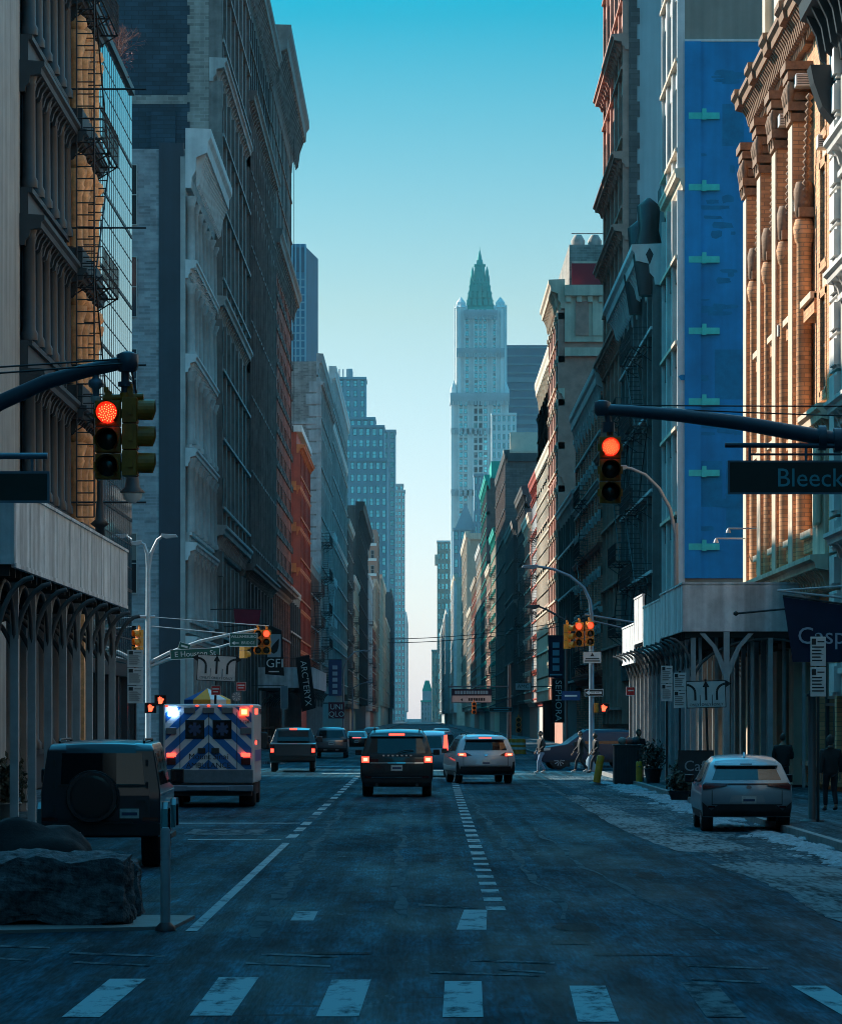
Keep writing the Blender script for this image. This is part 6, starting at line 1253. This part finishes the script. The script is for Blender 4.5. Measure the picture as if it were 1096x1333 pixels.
def person(label, loc, rz, H, stride, jacket, trousers, shoes, hair, hood=False, armswing=.25, bulk=1.0, arms=None, longhair=False, lookdown=0):
    """faces -y in its own frame; stride: half distance between the feet along y; the arms swing the other way"""
    r = empty('person', loc, label, 'person', rz=rz); k = H/1.75; f = stride
    hip, sh = .93*k, 1.43*k
    fl, fr_ = (.1*k, -f, .07*k), (-.1*k, f, .08*k+.10*f)          # left foot ahead, right foot trailing with heel up
    kl, kr = (.1*k, -f*.62-.03, .5*k), (-.1*k, f*.35-.07, .49*k)
    sa = armswing
    if arms == 'pockets': hands = [(.2*k,-.12,.92*k), (-.2*k,-.12,.92*k)]; elb = [(.27*k,.06,1.15*k), (-.27*k,.06,1.15*k)]
    elif arms == 'front': hands = [(.09*k,-.28,1.12*k), (-.09*k,-.28,1.1*k)]; elb = [(.26*k,-.02,1.1*k), (-.26*k,-.02,1.1*k)]
    else: hands = [(.27*k, sa, .82*k), (-.27*k, -sa, .84*k)]; elb = [(.26*k, sa*.45+.03, 1.1*k), (-.26*k, -sa*.3+.03, 1.1*k)]
    N = [(0,0,hip,.13*k,.1*k),(0,0,1.15*k,.12*k,.09*k),(0,0,1.34*k,.14*k,.1*k),(0,.0,1.47*k,.055*k),(0,-.01-lookdown,1.58*k,.06*k)]
    E = [(0,1),(1,2),(2,3),(3,4)]
    def limb(start, pts):
        p = start
        for q in pts: N.append(q); E.append((p, len(N)-1)); p = len(N)-1
        return p
    ends = []
    for i, sx in enumerate((1,-1)):
        h = hands[i]; e = elb[i]; w = limb(2, [(sx*.17*k,0,sh*.985,.055*k),(sx*.2*k,0,sh*.96,.05*k),(*e,.04*k),(h[0],h[1],h[2]+.03,.026*k)])
        d = (Vector(h)-Vector(e)).normalized(); pm = Vector(h)+d*.05; N.append((*pm,.034*k,.018*k)); E.append((w,len(N)-1)); pi_ = len(N)-1
        for q in range(5):          # four fingers and a thumb, bent
            off = Vector((0,(-.03+.02*q),0)) if q < 4 else Vector((-sx*.01,-.045,.02)); a = pm+off+d*(.035 if q < 4 else .0); b1 = a+d*(.035+.006*(q in (1,2)))+Vector((-sx*.006,0,0)); b2 = b1+d*.028+Vector((-sx*.014,0,0))
            N.append((*a,.0095)); E.append((pi_,len(N)-1)); N.append((*b1,.009)); E.append((len(N)-2,len(N)-1)); N.append((*b2,.008)); E.append((len(N)-2,len(N)-1))
    for i, (sx, kn, ft) in enumerate(((1,kl,fl),(-1,kr,fr_))): limb(0, [(sx*.09*k,0,hip-.07,.085*k),(*kn,.055*k),(ft[0],ft[1]+.03,ft[2]+.03,.04*k),(ft[0],ft[1]-.1,max(.05,ft[2]-.03),.035*k)])
    BODIES.append((skin_mesh('body', N, E, skinm, r, 1), k, lookdown))
    b_ = bulk; N = [(0,0,hip-.13,.18*k*b_,.13*k*b_),(0,0,hip+.02,.175*k*b_,.13*k*b_),(0,0,1.12*k,.165*k*b_,.12*k*b_),(0,.01,1.33*k,.185*k*b_,.125*k*b_),(0,.01,1.45*k,.1*k*b_,.085*k)]; E = [(0,1),(1,2),(2,3),(3,4)]
    for i, sx in enumerate((1,-1)):
        h = hands[i]; e = elb[i]; p = 3
        for q in [(sx*.2*k,0,sh*.97,.078*k*b_),(*e,.062*k*b_),(h[0],h[1],h[2]+.06,.045*k*b_)]: N.append(q); E.append((p,len(N)-1)); p = len(N)-1
    skin_mesh('jacket', N, E, jacket, r, 2)
    N = [(0,0,hip+.03,.15*k,.115*k)]; E = []
    for sx, kn, ft in ((1,kl,fl),(-1,kr,fr_)):
        p = 0
        for q in [(sx*.095*k,0,hip-.1,.1*k),(*kn,.07*k),(ft[0],ft[1]+.03,ft[2]+.05,.055*k)]: N.append(q); E.append((p,len(N)-1)); p = len(N)-1
    skin_mesh('trousers', N, E, trousers, r, 2)
    for ft in (fl, fr_): skin_mesh('shoe', [(ft[0],ft[1]+.06,max(.045,ft[2]-.015),.045),(ft[0],ft[1]-.06,max(.045,ft[2]-.03),.046),(ft[0],ft[1]-.17,.04,.034)], [(0,1),(1,2)], shoes, r, 1)
    if hood: keep = lambda d: d.y > -.5 or d.z > .62
    elif longhair: keep = lambda d: d.z > .42 or (d.y > -.15 and d.z > -.98)
    else: keep = lambda d: d.z > .45 or (d.y > .1 and d.z > -.42)
    mb = MB(); vs, fs = head_geom(k, lookdown, 1.22 if hood else 1.09, keep, False); mb.add(vs, fs, 0, True); o = mb.build('hood' if hood else 'hair', hair, r, fix=False)
    so_ = o.modifiers.new('thick','SOLIDIFY'); so_.thickness = .012
    if hood: skin_mesh('collar', [(0,.03,1.44*k,.12*k,.1*k),(0,.03,1.54*k,.1*k,.09*k)], [(0,1)], hair, r, 2)
    for sx in (1,-1):
        mb = MB(); mb.lathe([(.001,-.008),(.012,0),(.001,.008)], c=(sx*.03*k,-.108-lookdown,1.668*k), n=8, ax='y'); mb.build('eye', ink, r)
    return r
jk = M('black_jacket', (.014,.015,.017), .8, .25, 6); jk2 = M('charcoal_jacket', (.016,.017,.019), .8, .25, 6); tr = M('dark_trousers', (.015,.017,.022), .85, .2, 6); jeans = M('light_blue_jeans', (.15,.22,.32), .85, .25, 8); shw = M('white_trainers', (.45,.45,.45), .6, .1); shk = M('black_shoes', (.012,.012,.012), .5, .1); hairb = M('dark_brown_hair', (.018,.013,.01), .6, .2, 10); tan = M('khaki_hood', (.04,.038,.035), .85, .2, 6)
person('pedestrian in black jacket and light blue jeans stepping into the road', (wx(704,156),156,0), -1.2, 1.78, .2, jk, jeans, shw, hairb, longhair=True, arms='pockets')
person('pedestrian in dark clothes striding left in front of the navy SUV, left of two', (wx(756,159),159,0), -1.35, 1.76, .3, jk2, tr, shw, hairb); person('pedestrian in dark clothes striding left in front of the navy SUV, right of two', (wx(775,158),158,0), -1.3, 1.68, .27, jk, tr, shk, hairb, hood=True, arms='pockets')
person('person in dark hooded coat standing behind the square bin', (wx(831,134),134,.13), .4, 1.78, .04, jk, tr, shk, tan, hood=True, arms='front', bulk=1.1)
person('person in black padded jacket standing with back turned among the shed posts', (wx(1019,103),103,.13), PI-.15, 1.76, .05, jk, tr, shk, hairb, arms='front', bulk=1.2)
person('person in dark hooded jacket walking at the right picture edge', (wx(1081,88),88,.13), PI+.2, 1.78, .1, jk2, tr, shk, tan, hood=True, armswing=.1, bulk=1.15)
# ================================================================ GROUND, SKY, SUN, CAMERA
def asphalt(name, base, salt, saltcol=(.075,.125,.15)):
    m = bpy.data.materials.new(name); m.use_nodes = True; nt = m.node_tree; N = nt.nodes; L = nt.links; b = N['Principled BSDF']
    tc = N.new('ShaderNodeTexCoord')
    def noise(sc, det=5, scale=(1,1,1), rough=.6):
        mp = N.new('ShaderNodeMapping'); mp.inputs['Scale'].default_value = scale; L.new(tc.outputs['Object'], mp.inputs[0])
        n = N.new('ShaderNodeTexNoise'); n.inputs['Scale'].default_value = sc; n.inputs['Detail'].default_value = det; n.inputs['Roughness'].default_value = rough
        L.new(mp.outputs[0], n.inputs['Vector']); return n.outputs['Fac']
    def mr(src, a, c, d, e):
        n = N.new('ShaderNodeMapRange'); n.inputs[1].default_value = a; n.inputs[2].default_value = c; n.inputs[3].default_value = d; n.inputs[4].default_value = e
        L.new(src, n.inputs[0]); return n.outputs[0]
    def mul(a, c, op='MULTIPLY'):
        n = N.new('ShaderNodeMath'); n.operation = op; L.new(a, n.inputs[0])
        if isinstance(c, (int, float)): n.inputs[1].default_value = c
        else: L.new(c, n.inputs[1])
        return n.outputs[0]
    def mix(f, a, c):
        n = N.new('ShaderNodeMix'); n.data_type = 'RGBA'; L.new(f, n.inputs[0])
        for k, s_ in ((6, a), (7, c)):
            if isinstance(s_, tuple): n.inputs[k].default_value = (*s_, 1)
            else: L.new(s_, n.inputs[k])
        return n.outputs[2]
    streak = noise(1, 4, (4,.04,1), .55); patch = noise(1, 3, (5,.75,1), .5); grain = noise(1, 2, (26,1.7,1), .5); broad = noise(1, 3, (.45,.12,1), .5); coarse = noise(1, 4, (1.6,.33,1), .55); fine = grain
    f = mul(mul(mul(mr(streak,.38,.62,.55,1.45), mr(patch,.38,.62,.66,1.38)), mul(mr(grain,.35,.65,.6,1.5), mr(broad,.38,.62,.75,1.2))), mr(coarse,.36,.64,.68,1.3))
    vm = N.new('ShaderNodeVectorMath'); vm.operation = 'SCALE'; vm.inputs[0].default_value = base; L.new(f, vm.inputs['Scale']); col = vm.outputs[0]
    # pale salt residue in thin broken smears, dark tar wiped across
    s1 = noise(1, 5, (1.2,.22,1), .6); s2 = noise(1, 3, (11,1.3,1), .55)
    sm = mr(mul(s1, s2), salt[0], salt[1], 0, salt[2]); col = mix(sm, col, saltcol)
    tr = mr(noise(1, 5, (.5,1.6,1), .6), .62, .66, 0, .85); col = mix(tr, col, (.006,.012,.018))
    # crack seals: wandering dark lines and pale worn seams
    vo = N.new('ShaderNodeTexVoronoi'); vo.feature = 'DISTANCE_TO_EDGE'; mp = N.new('ShaderNodeMapping'); mp.inputs['Scale'].default_value = (.42,.11,1)
    wob = N.new('ShaderNodeTexNoise'); wob.inputs['Scale'].default_value = .9; wob.inputs['Detail'].default_value = 5; L.new(tc.outputs['Object'], wob.inputs['Vector'])
    ad = N.new('ShaderNodeVectorMath'); ad.operation = 'MULTIPLY_ADD'; ad.inputs[1].default_value = (1.6,1.6,0); L.new(wob.outputs['Color'], ad.inputs[0]); L.new(tc.outputs['Object'], ad.inputs[2])
    L.new(ad.outputs[0], mp.inputs[0]); L.new(mp.outputs[0], vo.inputs['Vector'])
    cr = mr(vo.outputs['Distance'], .0, .006, .75, 0); col = mix(cr, col, (.018,.02,.022))
    L.new(col, b.inputs['Base Color'])
    rg = mr(noise(.5, 6, (1,.2,1)), .35, .68, .55, .85); L.new(rg, b.inputs['Roughness'])
    b.inputs['Specular IOR Level'].default_value = .03
    bp = N.new('ShaderNodeBump'); bp.inputs['Strength'].default_value = .35; bp.inputs['Distance'].default_value = .02; L.new(mul(grain, fine, 'ADD'), bp.inputs['Height']); L.new(bp.outputs[0], b.inputs['Normal'])
    return m
asph = asphalt('worn_asphalt', (.004,.036,.056), (.35,.46,.7)); asph2 = asphalt('salted_asphalt', (.014,.042,.06), (.24,.34,.95), (.12,.165,.185))
conc = asphalt('sidewalk_concrete', (.042,.06,.072), (.24,.4,.6))
def sheet(name, mat, x0, x1, y0, y1, z, ny=1):
    mb = MB()
    for i in range(ny): mb.quad((x0,y0+(y1-y0)*i/ny,z),(x1,y0+(y1-y0)*i/ny,z),(x1,y0+(y1-y0)*(i+1)/ny,z),(x0,y0+(y1-y0)*(i+1)/ny,z))
    return tag(mb.build(name, mat, fix=False), kind='structure')
sheet('ground', asph, -4000, 4000, -300, 9000, -.012)
sheet('road', asph, -7.2, 7.6, -40, 2600, -.004); sheet('parking_lane', asph2, 4.95, 7.6, 30, 150, 0)
def walk(name, x0, x1, y0, y1):
    mb = MB(); mb.box(x0, x1, y0, y1, -.3, .13, 0); return tag(mb.build(name, conc, bevel=.02), kind='structure')
walk('sidewalk', -14, -7.2, 46, 152); walk('sidewalk', -14, -7.2, 189, 2300); walk('sidewalk', 7.6, 14, 50, 153.5); walk('sidewalk', 7.6, 14, 172.5, 2300)
granite = M('granite_kerb', (.2,.2,.2), .8, .25, 3)
for x, ya, yb in ((-7.12,48,152),(7.52,50,153.5),(7.52,172.5,700),(-7.12,189,700)):
    mb = MB()
    n = 26
    for i in range(n): mb.box(x-.075, x+.075, ya+(yb-ya)*i/n+.01, ya+(yb-ya)*(i+1)/n-.01, -.2, .137)
    tag(mb.build('kerb', granite), kind='structure')
def paintmat(name, col, wear):
    m = bpy.data.materials.new(name); m.use_nodes = True; nt = m.node_tree; N = nt.nodes; L = nt.links; b = N['Principled BSDF']; b.inputs['Roughness'].default_value = .8; b.inputs['IOR'].default_value = 1.1
    tc = N.new('ShaderNodeTexCoord'); mp = N.new('ShaderNodeMapping'); mp.inputs['Scale'].default_value = (1.4,.5,1); L.new(tc.outputs['Object'], mp.inputs[0])
    n = N.new('ShaderNodeTexNoise'); n.inputs['Scale'].default_value = 2.2; n.inputs['Detail'].default_value = 9; n.inputs['Roughness'].default_value = .72; L.new(mp.outputs[0], n.inputs['Vector'])
    r = N.new('ShaderNodeMapRange'); r.inputs[1].default_value = wear-.07; r.inputs[2].default_value = wear+.07; L.new(n.outputs['Fac'], r.inputs[0])
    x = N.new('ShaderNodeMix'); x.data_type = 'RGBA'; L.new(r.outputs[0], x.inputs[0]); x.inputs[6].default_value = (*col,1); x.inputs[7].default_value = (.005,.024,.036,1)
    L.new(x.outputs[2], b.inputs['Base Color']); return m
pw1 = paintmat('worn_white_paint', (.3,.4,.43), .575); pw2 = paintmat('very_worn_paint', (.12,.17,.19), .5)
mb = MB()
def gp(px, py): Yg = EYE*F/(py-HY); return (wx(px, Yg), Yg)
def gpoly(mb, pts, z=.002, mi=0):
    q = [gp(*p) for p in pts]; mb.add([(x, y, z) for x, y in q], [tuple(range(len(q)))], mi)
for a in (((143,1275),(190,1275),(130,1325),(80,1325)),((285,1273),(337,1273),(302,1323),(247,1323)),((432,1276),(483,1276),(467,1324),(411,1324)),((579,1278),(627,1278),(629,1325),(576,1325)),((741,1284),(788,1284),(806,1331),(752,1331)),((1030,1284),(1075,1284),(1130,1318),(1096,1322)),((886,1279),(930,1279),(972,1325),(920,1325))):
    gpoly(mb, a, .002, 1 if a[0][0] in (886,) else 0)
tag(mb.build('crosswalk', [pw1, pw2], fix=False), kind='structure')
mb = MB()
for a in (((604,1185),(634,1185),(633,1211),(594,1211)),((385,1187),(414,1187),(408,1199),(378,1199))): gpoly(mb, a, .002, 0)
def gline(x, ya, yb, w, mi=0, n=1):
    for i in range(n): mb.quad((x-w/2,ya+(yb-ya)*i/n,.002),(x+w/2,ya+(yb-ya)*i/n,.002),(x+w/2,ya+(yb-ya)*(i+1)/n,.002),(x-w/2,ya+(yb-ya)*(i+1)/n,.002), mi)
gline(-2.53, 40.6, 69.2, .13, 0); 
y = 45.0
while y < 150: gline(.92+(y-45)*.0035, y, y+(.9 if y < 62 else 1.5), .24, 0); y += 2.3 if y < 62 else 3.2
y = 72.0
while y < 150: gline(-2.55, y, y+2.6, .2, 0 if R.random()<.7 else 1); y += 4.4
gline(4.35, 72, 136, .16, 1, 6); gline(-4.0, 74, 78, 1.6, 1); gline(-4.4, 82, 82.6, 3.4, 0); gline(-4.6, 88, 88.5, 2.6, 1); gline(-3.6, 71, 71.4, 1.8, 0)
for (px0,px1,py) in ((340,440,1242),(320,430,1254),(545,620,1178),(612,722,1250),(560,702,1266),(895,1000,1257),(900,990,1275),(-60,65,1230),(90,215,1241),(95,195,1253),(-40,40,1246),(650,710,1262)):
    gpoly(mb, ((px0,py-1),(px1,py-.6+4),(px1,py+2+3.5),(px0,py+1.6)), .002, 1)
for (x, ya, yb) in ((1.0,165,166),(-1.5,171,172),(3.6,154,155),(4.5,176,176.8),(-4,178,179),(-3,156,157)): gline(x, ya, yb, 2.4, 0)
tag(mb.build('lane_marking', [pw1, pw2], fix=False), kind='structure')
mb = MB()     # pale wandering seams worn into the road
seam = paintmat('worn_seam', (.055,.105,.125), .55)
def seamline(pts, w):
    prev = None
    P2 = []; drift = 0; ph = R.uniform(0, 6)
    for (a, c) in zip(pts[:-1], pts[1:]):
        for k in range(24):
            t = k/24; y_ = a[1]+(c[1]-a[1])*t; drift = drift*.9+R.gauss(0,.012); P2.append((a[0]+(c[0]-a[0])*t+drift+.05*math.sin(y_*.5+ph)+.03*math.sin(y_*1.3+ph*2), y_, w*(.7+.4*math.sin(y_*.9+ph))))
    for p, q in zip(P2[:-1], P2[1:]): mb.quad((p[0]-p[2]/2,p[1],.001),(p[0]+p[2]/2,p[1],.001),(q[0]+q[2]/2,q[1],.001),(q[0]-q[2]/2,q[1],.001))
seamline([(-.25,44),(-.35,60),(-.4,85),(-.5,110)], .16); seamline([(-1.75,39.5),(-1.9,52),(-1.95,70),(-2.0,95)], .2); seamline([(1.75,43),(1.6,60),(1.5,90),(1.45,120)], .13); seamline([(3.2,40),(2.6,58),(2.3,80)], .1)
tag(mb.build('road_seam', seam, fix=False), kind='structure')
dkp = asphalt('dark_asphalt_patch', (.012,.022,.03), (.5,.6,.1))
for cx_, cy_, w_, l_ in ((1.75,41.5,.5,1.6),(1.55,38.6,.42,.8),(2.1,36.6,.8,.35),(-.9,36.8,.9,.4),(-3.4,48,.5,1.8),(3.4,55,.4,2.6),(.2,62,.35,3.5),(6.3,71.3,.8,1.3)):
    mb = MB(); n = 22; pts = []
    for k in range(n):
        t = 2*PI*k/n; c_, s_ = math.cos(t), math.sin(t); q = max(abs(c_), abs(s_)); rr = R.uniform(.78,1.12); pts.append((cx_+w_*c_/q*rr*.5, cy_+l_*s_/q*rr*.5))
    mb.add([(x, y, .0015) for x, y in pts], [tuple(range(n))]); tag(mb.build('asphalt_patch', dkp, fix=False), kind='structure')
salt = asphalt('salt_crusted_asphalt', (.03,.042,.05), (.17,.29,1.0), (.17,.215,.235)); 
for pts in (((736,1036),(756,1036),(790,1050),(850,1070),(905,1082),(985,1106),(935,1112),(880,1108),(830,1090),(785,1068),(752,1047)),((925,1126),(985,1122),(1060,1128),(1100,1133),(1100,1203),(1060,1187),(1030,1166),(985,1145))):
    q = []
    for p, p2 in zip(pts, pts[1:]+pts[:1]):
        for k in range(7): t = k/7; q.append((p[0]+(p2[0]-p[0])*t+R.gauss(0,1.6), p[1]+(p2[1]-p[1])*t+R.gauss(0,.45)))
    mb = MB(); gpoly(mb, q, .003, 0); tag(mb.build('salt_stain', salt, fix=False), kind='structure')
mb = MB(); mb.prism([(-9,38.2),(-2.75,41),(-2.65,43.2),(-9,44.6)], -.1, .035, 'z'); tag(mb.build('painted_kerb_extension', M('pale_painted_concrete',(.2,.2,.19),.85,.25,1.5)), kind='structure')
# dirty snow and slush along the right kerb, a lumpy strip that dips under the road where it has melted
from mathutils import noise as nz
mb = MB(); snow = M('dirty_snow', (.2,.25,.29), .8, .55, 5, bump=.5); nx_, ny_ = 34, 620
for i in range(ny_+1):
    yq = 56+i*.125
    for j in range(nx_+1):
        x = 6.15+j*.04; e = 1-abs((x-6.95)/.75)**1.5
        h = nz.noise(Vector((x*1.6,yq*.5,3)))*.6+nz.noise(Vector((x*6,yq*3,1)))*.4+nz.noise(Vector((x*15,yq*9,5)))*.2+.55*e-.42
        mb.v.append((x, yq, max(-.012, min(.14, h*.16))))
for i in range(ny_):
    for j in range(nx_):
        q = [i*(nx_+1)+j, i*(nx_+1)+j+1, (i+1)*(nx_+1)+j+1, (i+1)*(nx_+1)+j]
        if max(mb.v[k][2] for k in q) > -.004: mb.f.append(q); mb.m.append(0); mb.sm.append(True)
tag(mb.build('snow', snow, fix=False), kind='stuff')
# --- unseen blocks added behind the viewer to shade the road and darken reflections
for side, ya, yb, hh, m_, lab in ((-1,-190,26,48,black,'unseen block added behind the viewer on the left to shade the road'),(1,-190,22,32,black,'unseen dark block added behind the viewer on the right to darken reflections'),(1,22.1,59.9,33,black,'unseen dark corner block added right of the viewer outside the picture')):
    b = Bldg('unseen_light_blocker', lab, side, ya, yb, hh, [m_, m_, dkgray]); b.grid(4, hh-1, 6, int((yb-ya)/5), pw=1.2, pd=.3, win=False); b.cornice(hh-1.2, hh+.3, 1.2, br=0); b.finish()
# --- sun, sky, haze, camera
sv = Vector((-.80, .60, 0)).normalized(); el = math.radians(34)
sdir = Vector((sv.x*math.cos(el), sv.y*math.cos(el), math.sin(el)))
sl = bpy.data.lights.new('sun', 'SUN'); sl.energy = 5.0; sl.angle = math.radians(.5); sl.color = (1,.87,.72)
so = bpy.data.objects.new('sun', sl); COL.objects.link(so); so.rotation_euler = (-sdir).to_track_quat('-Z','Y').to_euler()
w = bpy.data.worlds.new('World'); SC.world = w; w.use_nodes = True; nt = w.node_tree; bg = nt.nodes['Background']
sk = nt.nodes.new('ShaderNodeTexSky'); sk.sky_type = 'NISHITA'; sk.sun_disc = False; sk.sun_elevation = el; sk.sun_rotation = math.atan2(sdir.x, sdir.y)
sk.air_density = 1.3; sk.dust_density = .6; sk.ozone_density = 2.0; sk.altitude = 0
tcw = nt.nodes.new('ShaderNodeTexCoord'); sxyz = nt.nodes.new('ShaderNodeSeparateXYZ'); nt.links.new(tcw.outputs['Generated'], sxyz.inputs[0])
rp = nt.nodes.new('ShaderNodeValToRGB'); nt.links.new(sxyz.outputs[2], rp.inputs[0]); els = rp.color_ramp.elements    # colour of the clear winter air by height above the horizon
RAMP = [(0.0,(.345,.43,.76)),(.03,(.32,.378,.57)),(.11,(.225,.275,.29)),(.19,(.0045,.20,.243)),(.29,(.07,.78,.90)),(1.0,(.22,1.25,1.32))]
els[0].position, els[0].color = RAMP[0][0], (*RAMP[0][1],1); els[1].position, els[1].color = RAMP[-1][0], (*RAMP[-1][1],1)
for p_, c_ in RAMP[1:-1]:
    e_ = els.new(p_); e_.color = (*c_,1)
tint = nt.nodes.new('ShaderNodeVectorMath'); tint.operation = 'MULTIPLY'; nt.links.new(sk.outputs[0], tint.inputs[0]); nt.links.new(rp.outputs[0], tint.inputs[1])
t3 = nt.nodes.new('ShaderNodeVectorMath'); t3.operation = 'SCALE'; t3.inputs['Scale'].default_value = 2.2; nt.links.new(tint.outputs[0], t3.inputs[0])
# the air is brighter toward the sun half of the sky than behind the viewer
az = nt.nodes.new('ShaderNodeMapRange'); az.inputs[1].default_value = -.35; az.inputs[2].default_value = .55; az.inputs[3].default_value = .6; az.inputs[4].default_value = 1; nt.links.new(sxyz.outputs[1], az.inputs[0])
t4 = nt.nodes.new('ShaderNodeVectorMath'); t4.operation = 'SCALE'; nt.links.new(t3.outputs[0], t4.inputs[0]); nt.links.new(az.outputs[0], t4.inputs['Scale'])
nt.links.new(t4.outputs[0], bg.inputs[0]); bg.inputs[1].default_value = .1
hz = MB(); hz.box(-700, 700, -30, 2420, -1.2, 275); hm = bpy.data.materials.new('street_haze'); hm.use_nodes = True; hn = hm.node_tree; hn.nodes.clear()
pv = hn.nodes.new('ShaderNodeVolumePrincipled'); pv.inputs['Color'].default_value = (.38,.8,.95,1); pv.inputs['Density'].default_value = .00005; pv.inputs['Anisotropy'].default_value = .2
mo = hn.nodes.new('ShaderNodeOutputMaterial'); hn.links.new(pv.outputs[0], mo.inputs['Volume'])
ho = tag(hz.build('haze', hm), kind='stuff')
cam = bpy.data.cameras.new('camera'); cam.sensor_fit = 'HORIZONTAL'; cam.sensor_width = 36; cam.lens = F/1096*36; cam.shift_x = 0; cam.shift_y = (HY-666.5)/1096
cam.clip_start = .5; cam.clip_end = 20000
co = bpy.data.objects.new('camera', cam); COL.objects.link(co); co.location = (0,0,EYE); co.rotation_euler = (PI/2,0,0); SC.camera = co
SC.view_settings.view_transform = 'Standard'; SC.view_settings.look = 'None'; SC.view_settings.exposure = .85; SC.view_settings.gamma = 1
SC.render.engine = 'CYCLES'; SC.cycles.filter_width = 1.0; SC.cycles.max_bounces = 6; SC.cycles.diffuse_bounces = 3; SC.cycles.glossy_bounces = 3; SC.cycles.transmission_bounces = 2; SC.cycles.volume_bounces = 0; SC.cycles.use_denoising = True; SC.cycles.caustics_reflective = False; SC.cycles.caustics_refractive = False; SC.cycles.volume_max_steps = 8
# --- heads joined into the one body mesh of each person
bpy.context.view_layer.update(); dg = bpy.context.evaluated_depsgraph_get()
for o, k, ld in BODIES:
    me = bpy.data.meshes.new_from_object(o.evaluated_get(dg)); bm = bmesh.new(); bm.from_mesh(me); vs, fs = head_geom(k, ld); bv = [bm.verts.new(v) for v in vs]
    for f in fs:
        try: bm.faces.new([bv[i] for i in f]).smooth = True
        except ValueError: pass
    bmesh.ops.remove_doubles(bm, verts=bv, dist=.0005); bm.to_mesh(me); bm.free(); o.modifiers.clear(); o.data = me
    me.materials.clear(); me.materials.append(skinm)
# --- lettering curves become meshes so every word is an ordinary part
bpy.context.view_layer.update(); dg = bpy.context.evaluated_depsgraph_get()
for o in [o for o in SC.objects if o.type == 'FONT']:
    me = bpy.data.meshes.new_from_object(o.evaluated_get(dg)); n = bpy.data.objects.new('lettering', me); COL.objects.link(n); n.parent = o.parent; n.location = o.location; n.rotation_euler = o.rotation_euler; n.scale = o.scale
    bpy.data.objects.remove(o)
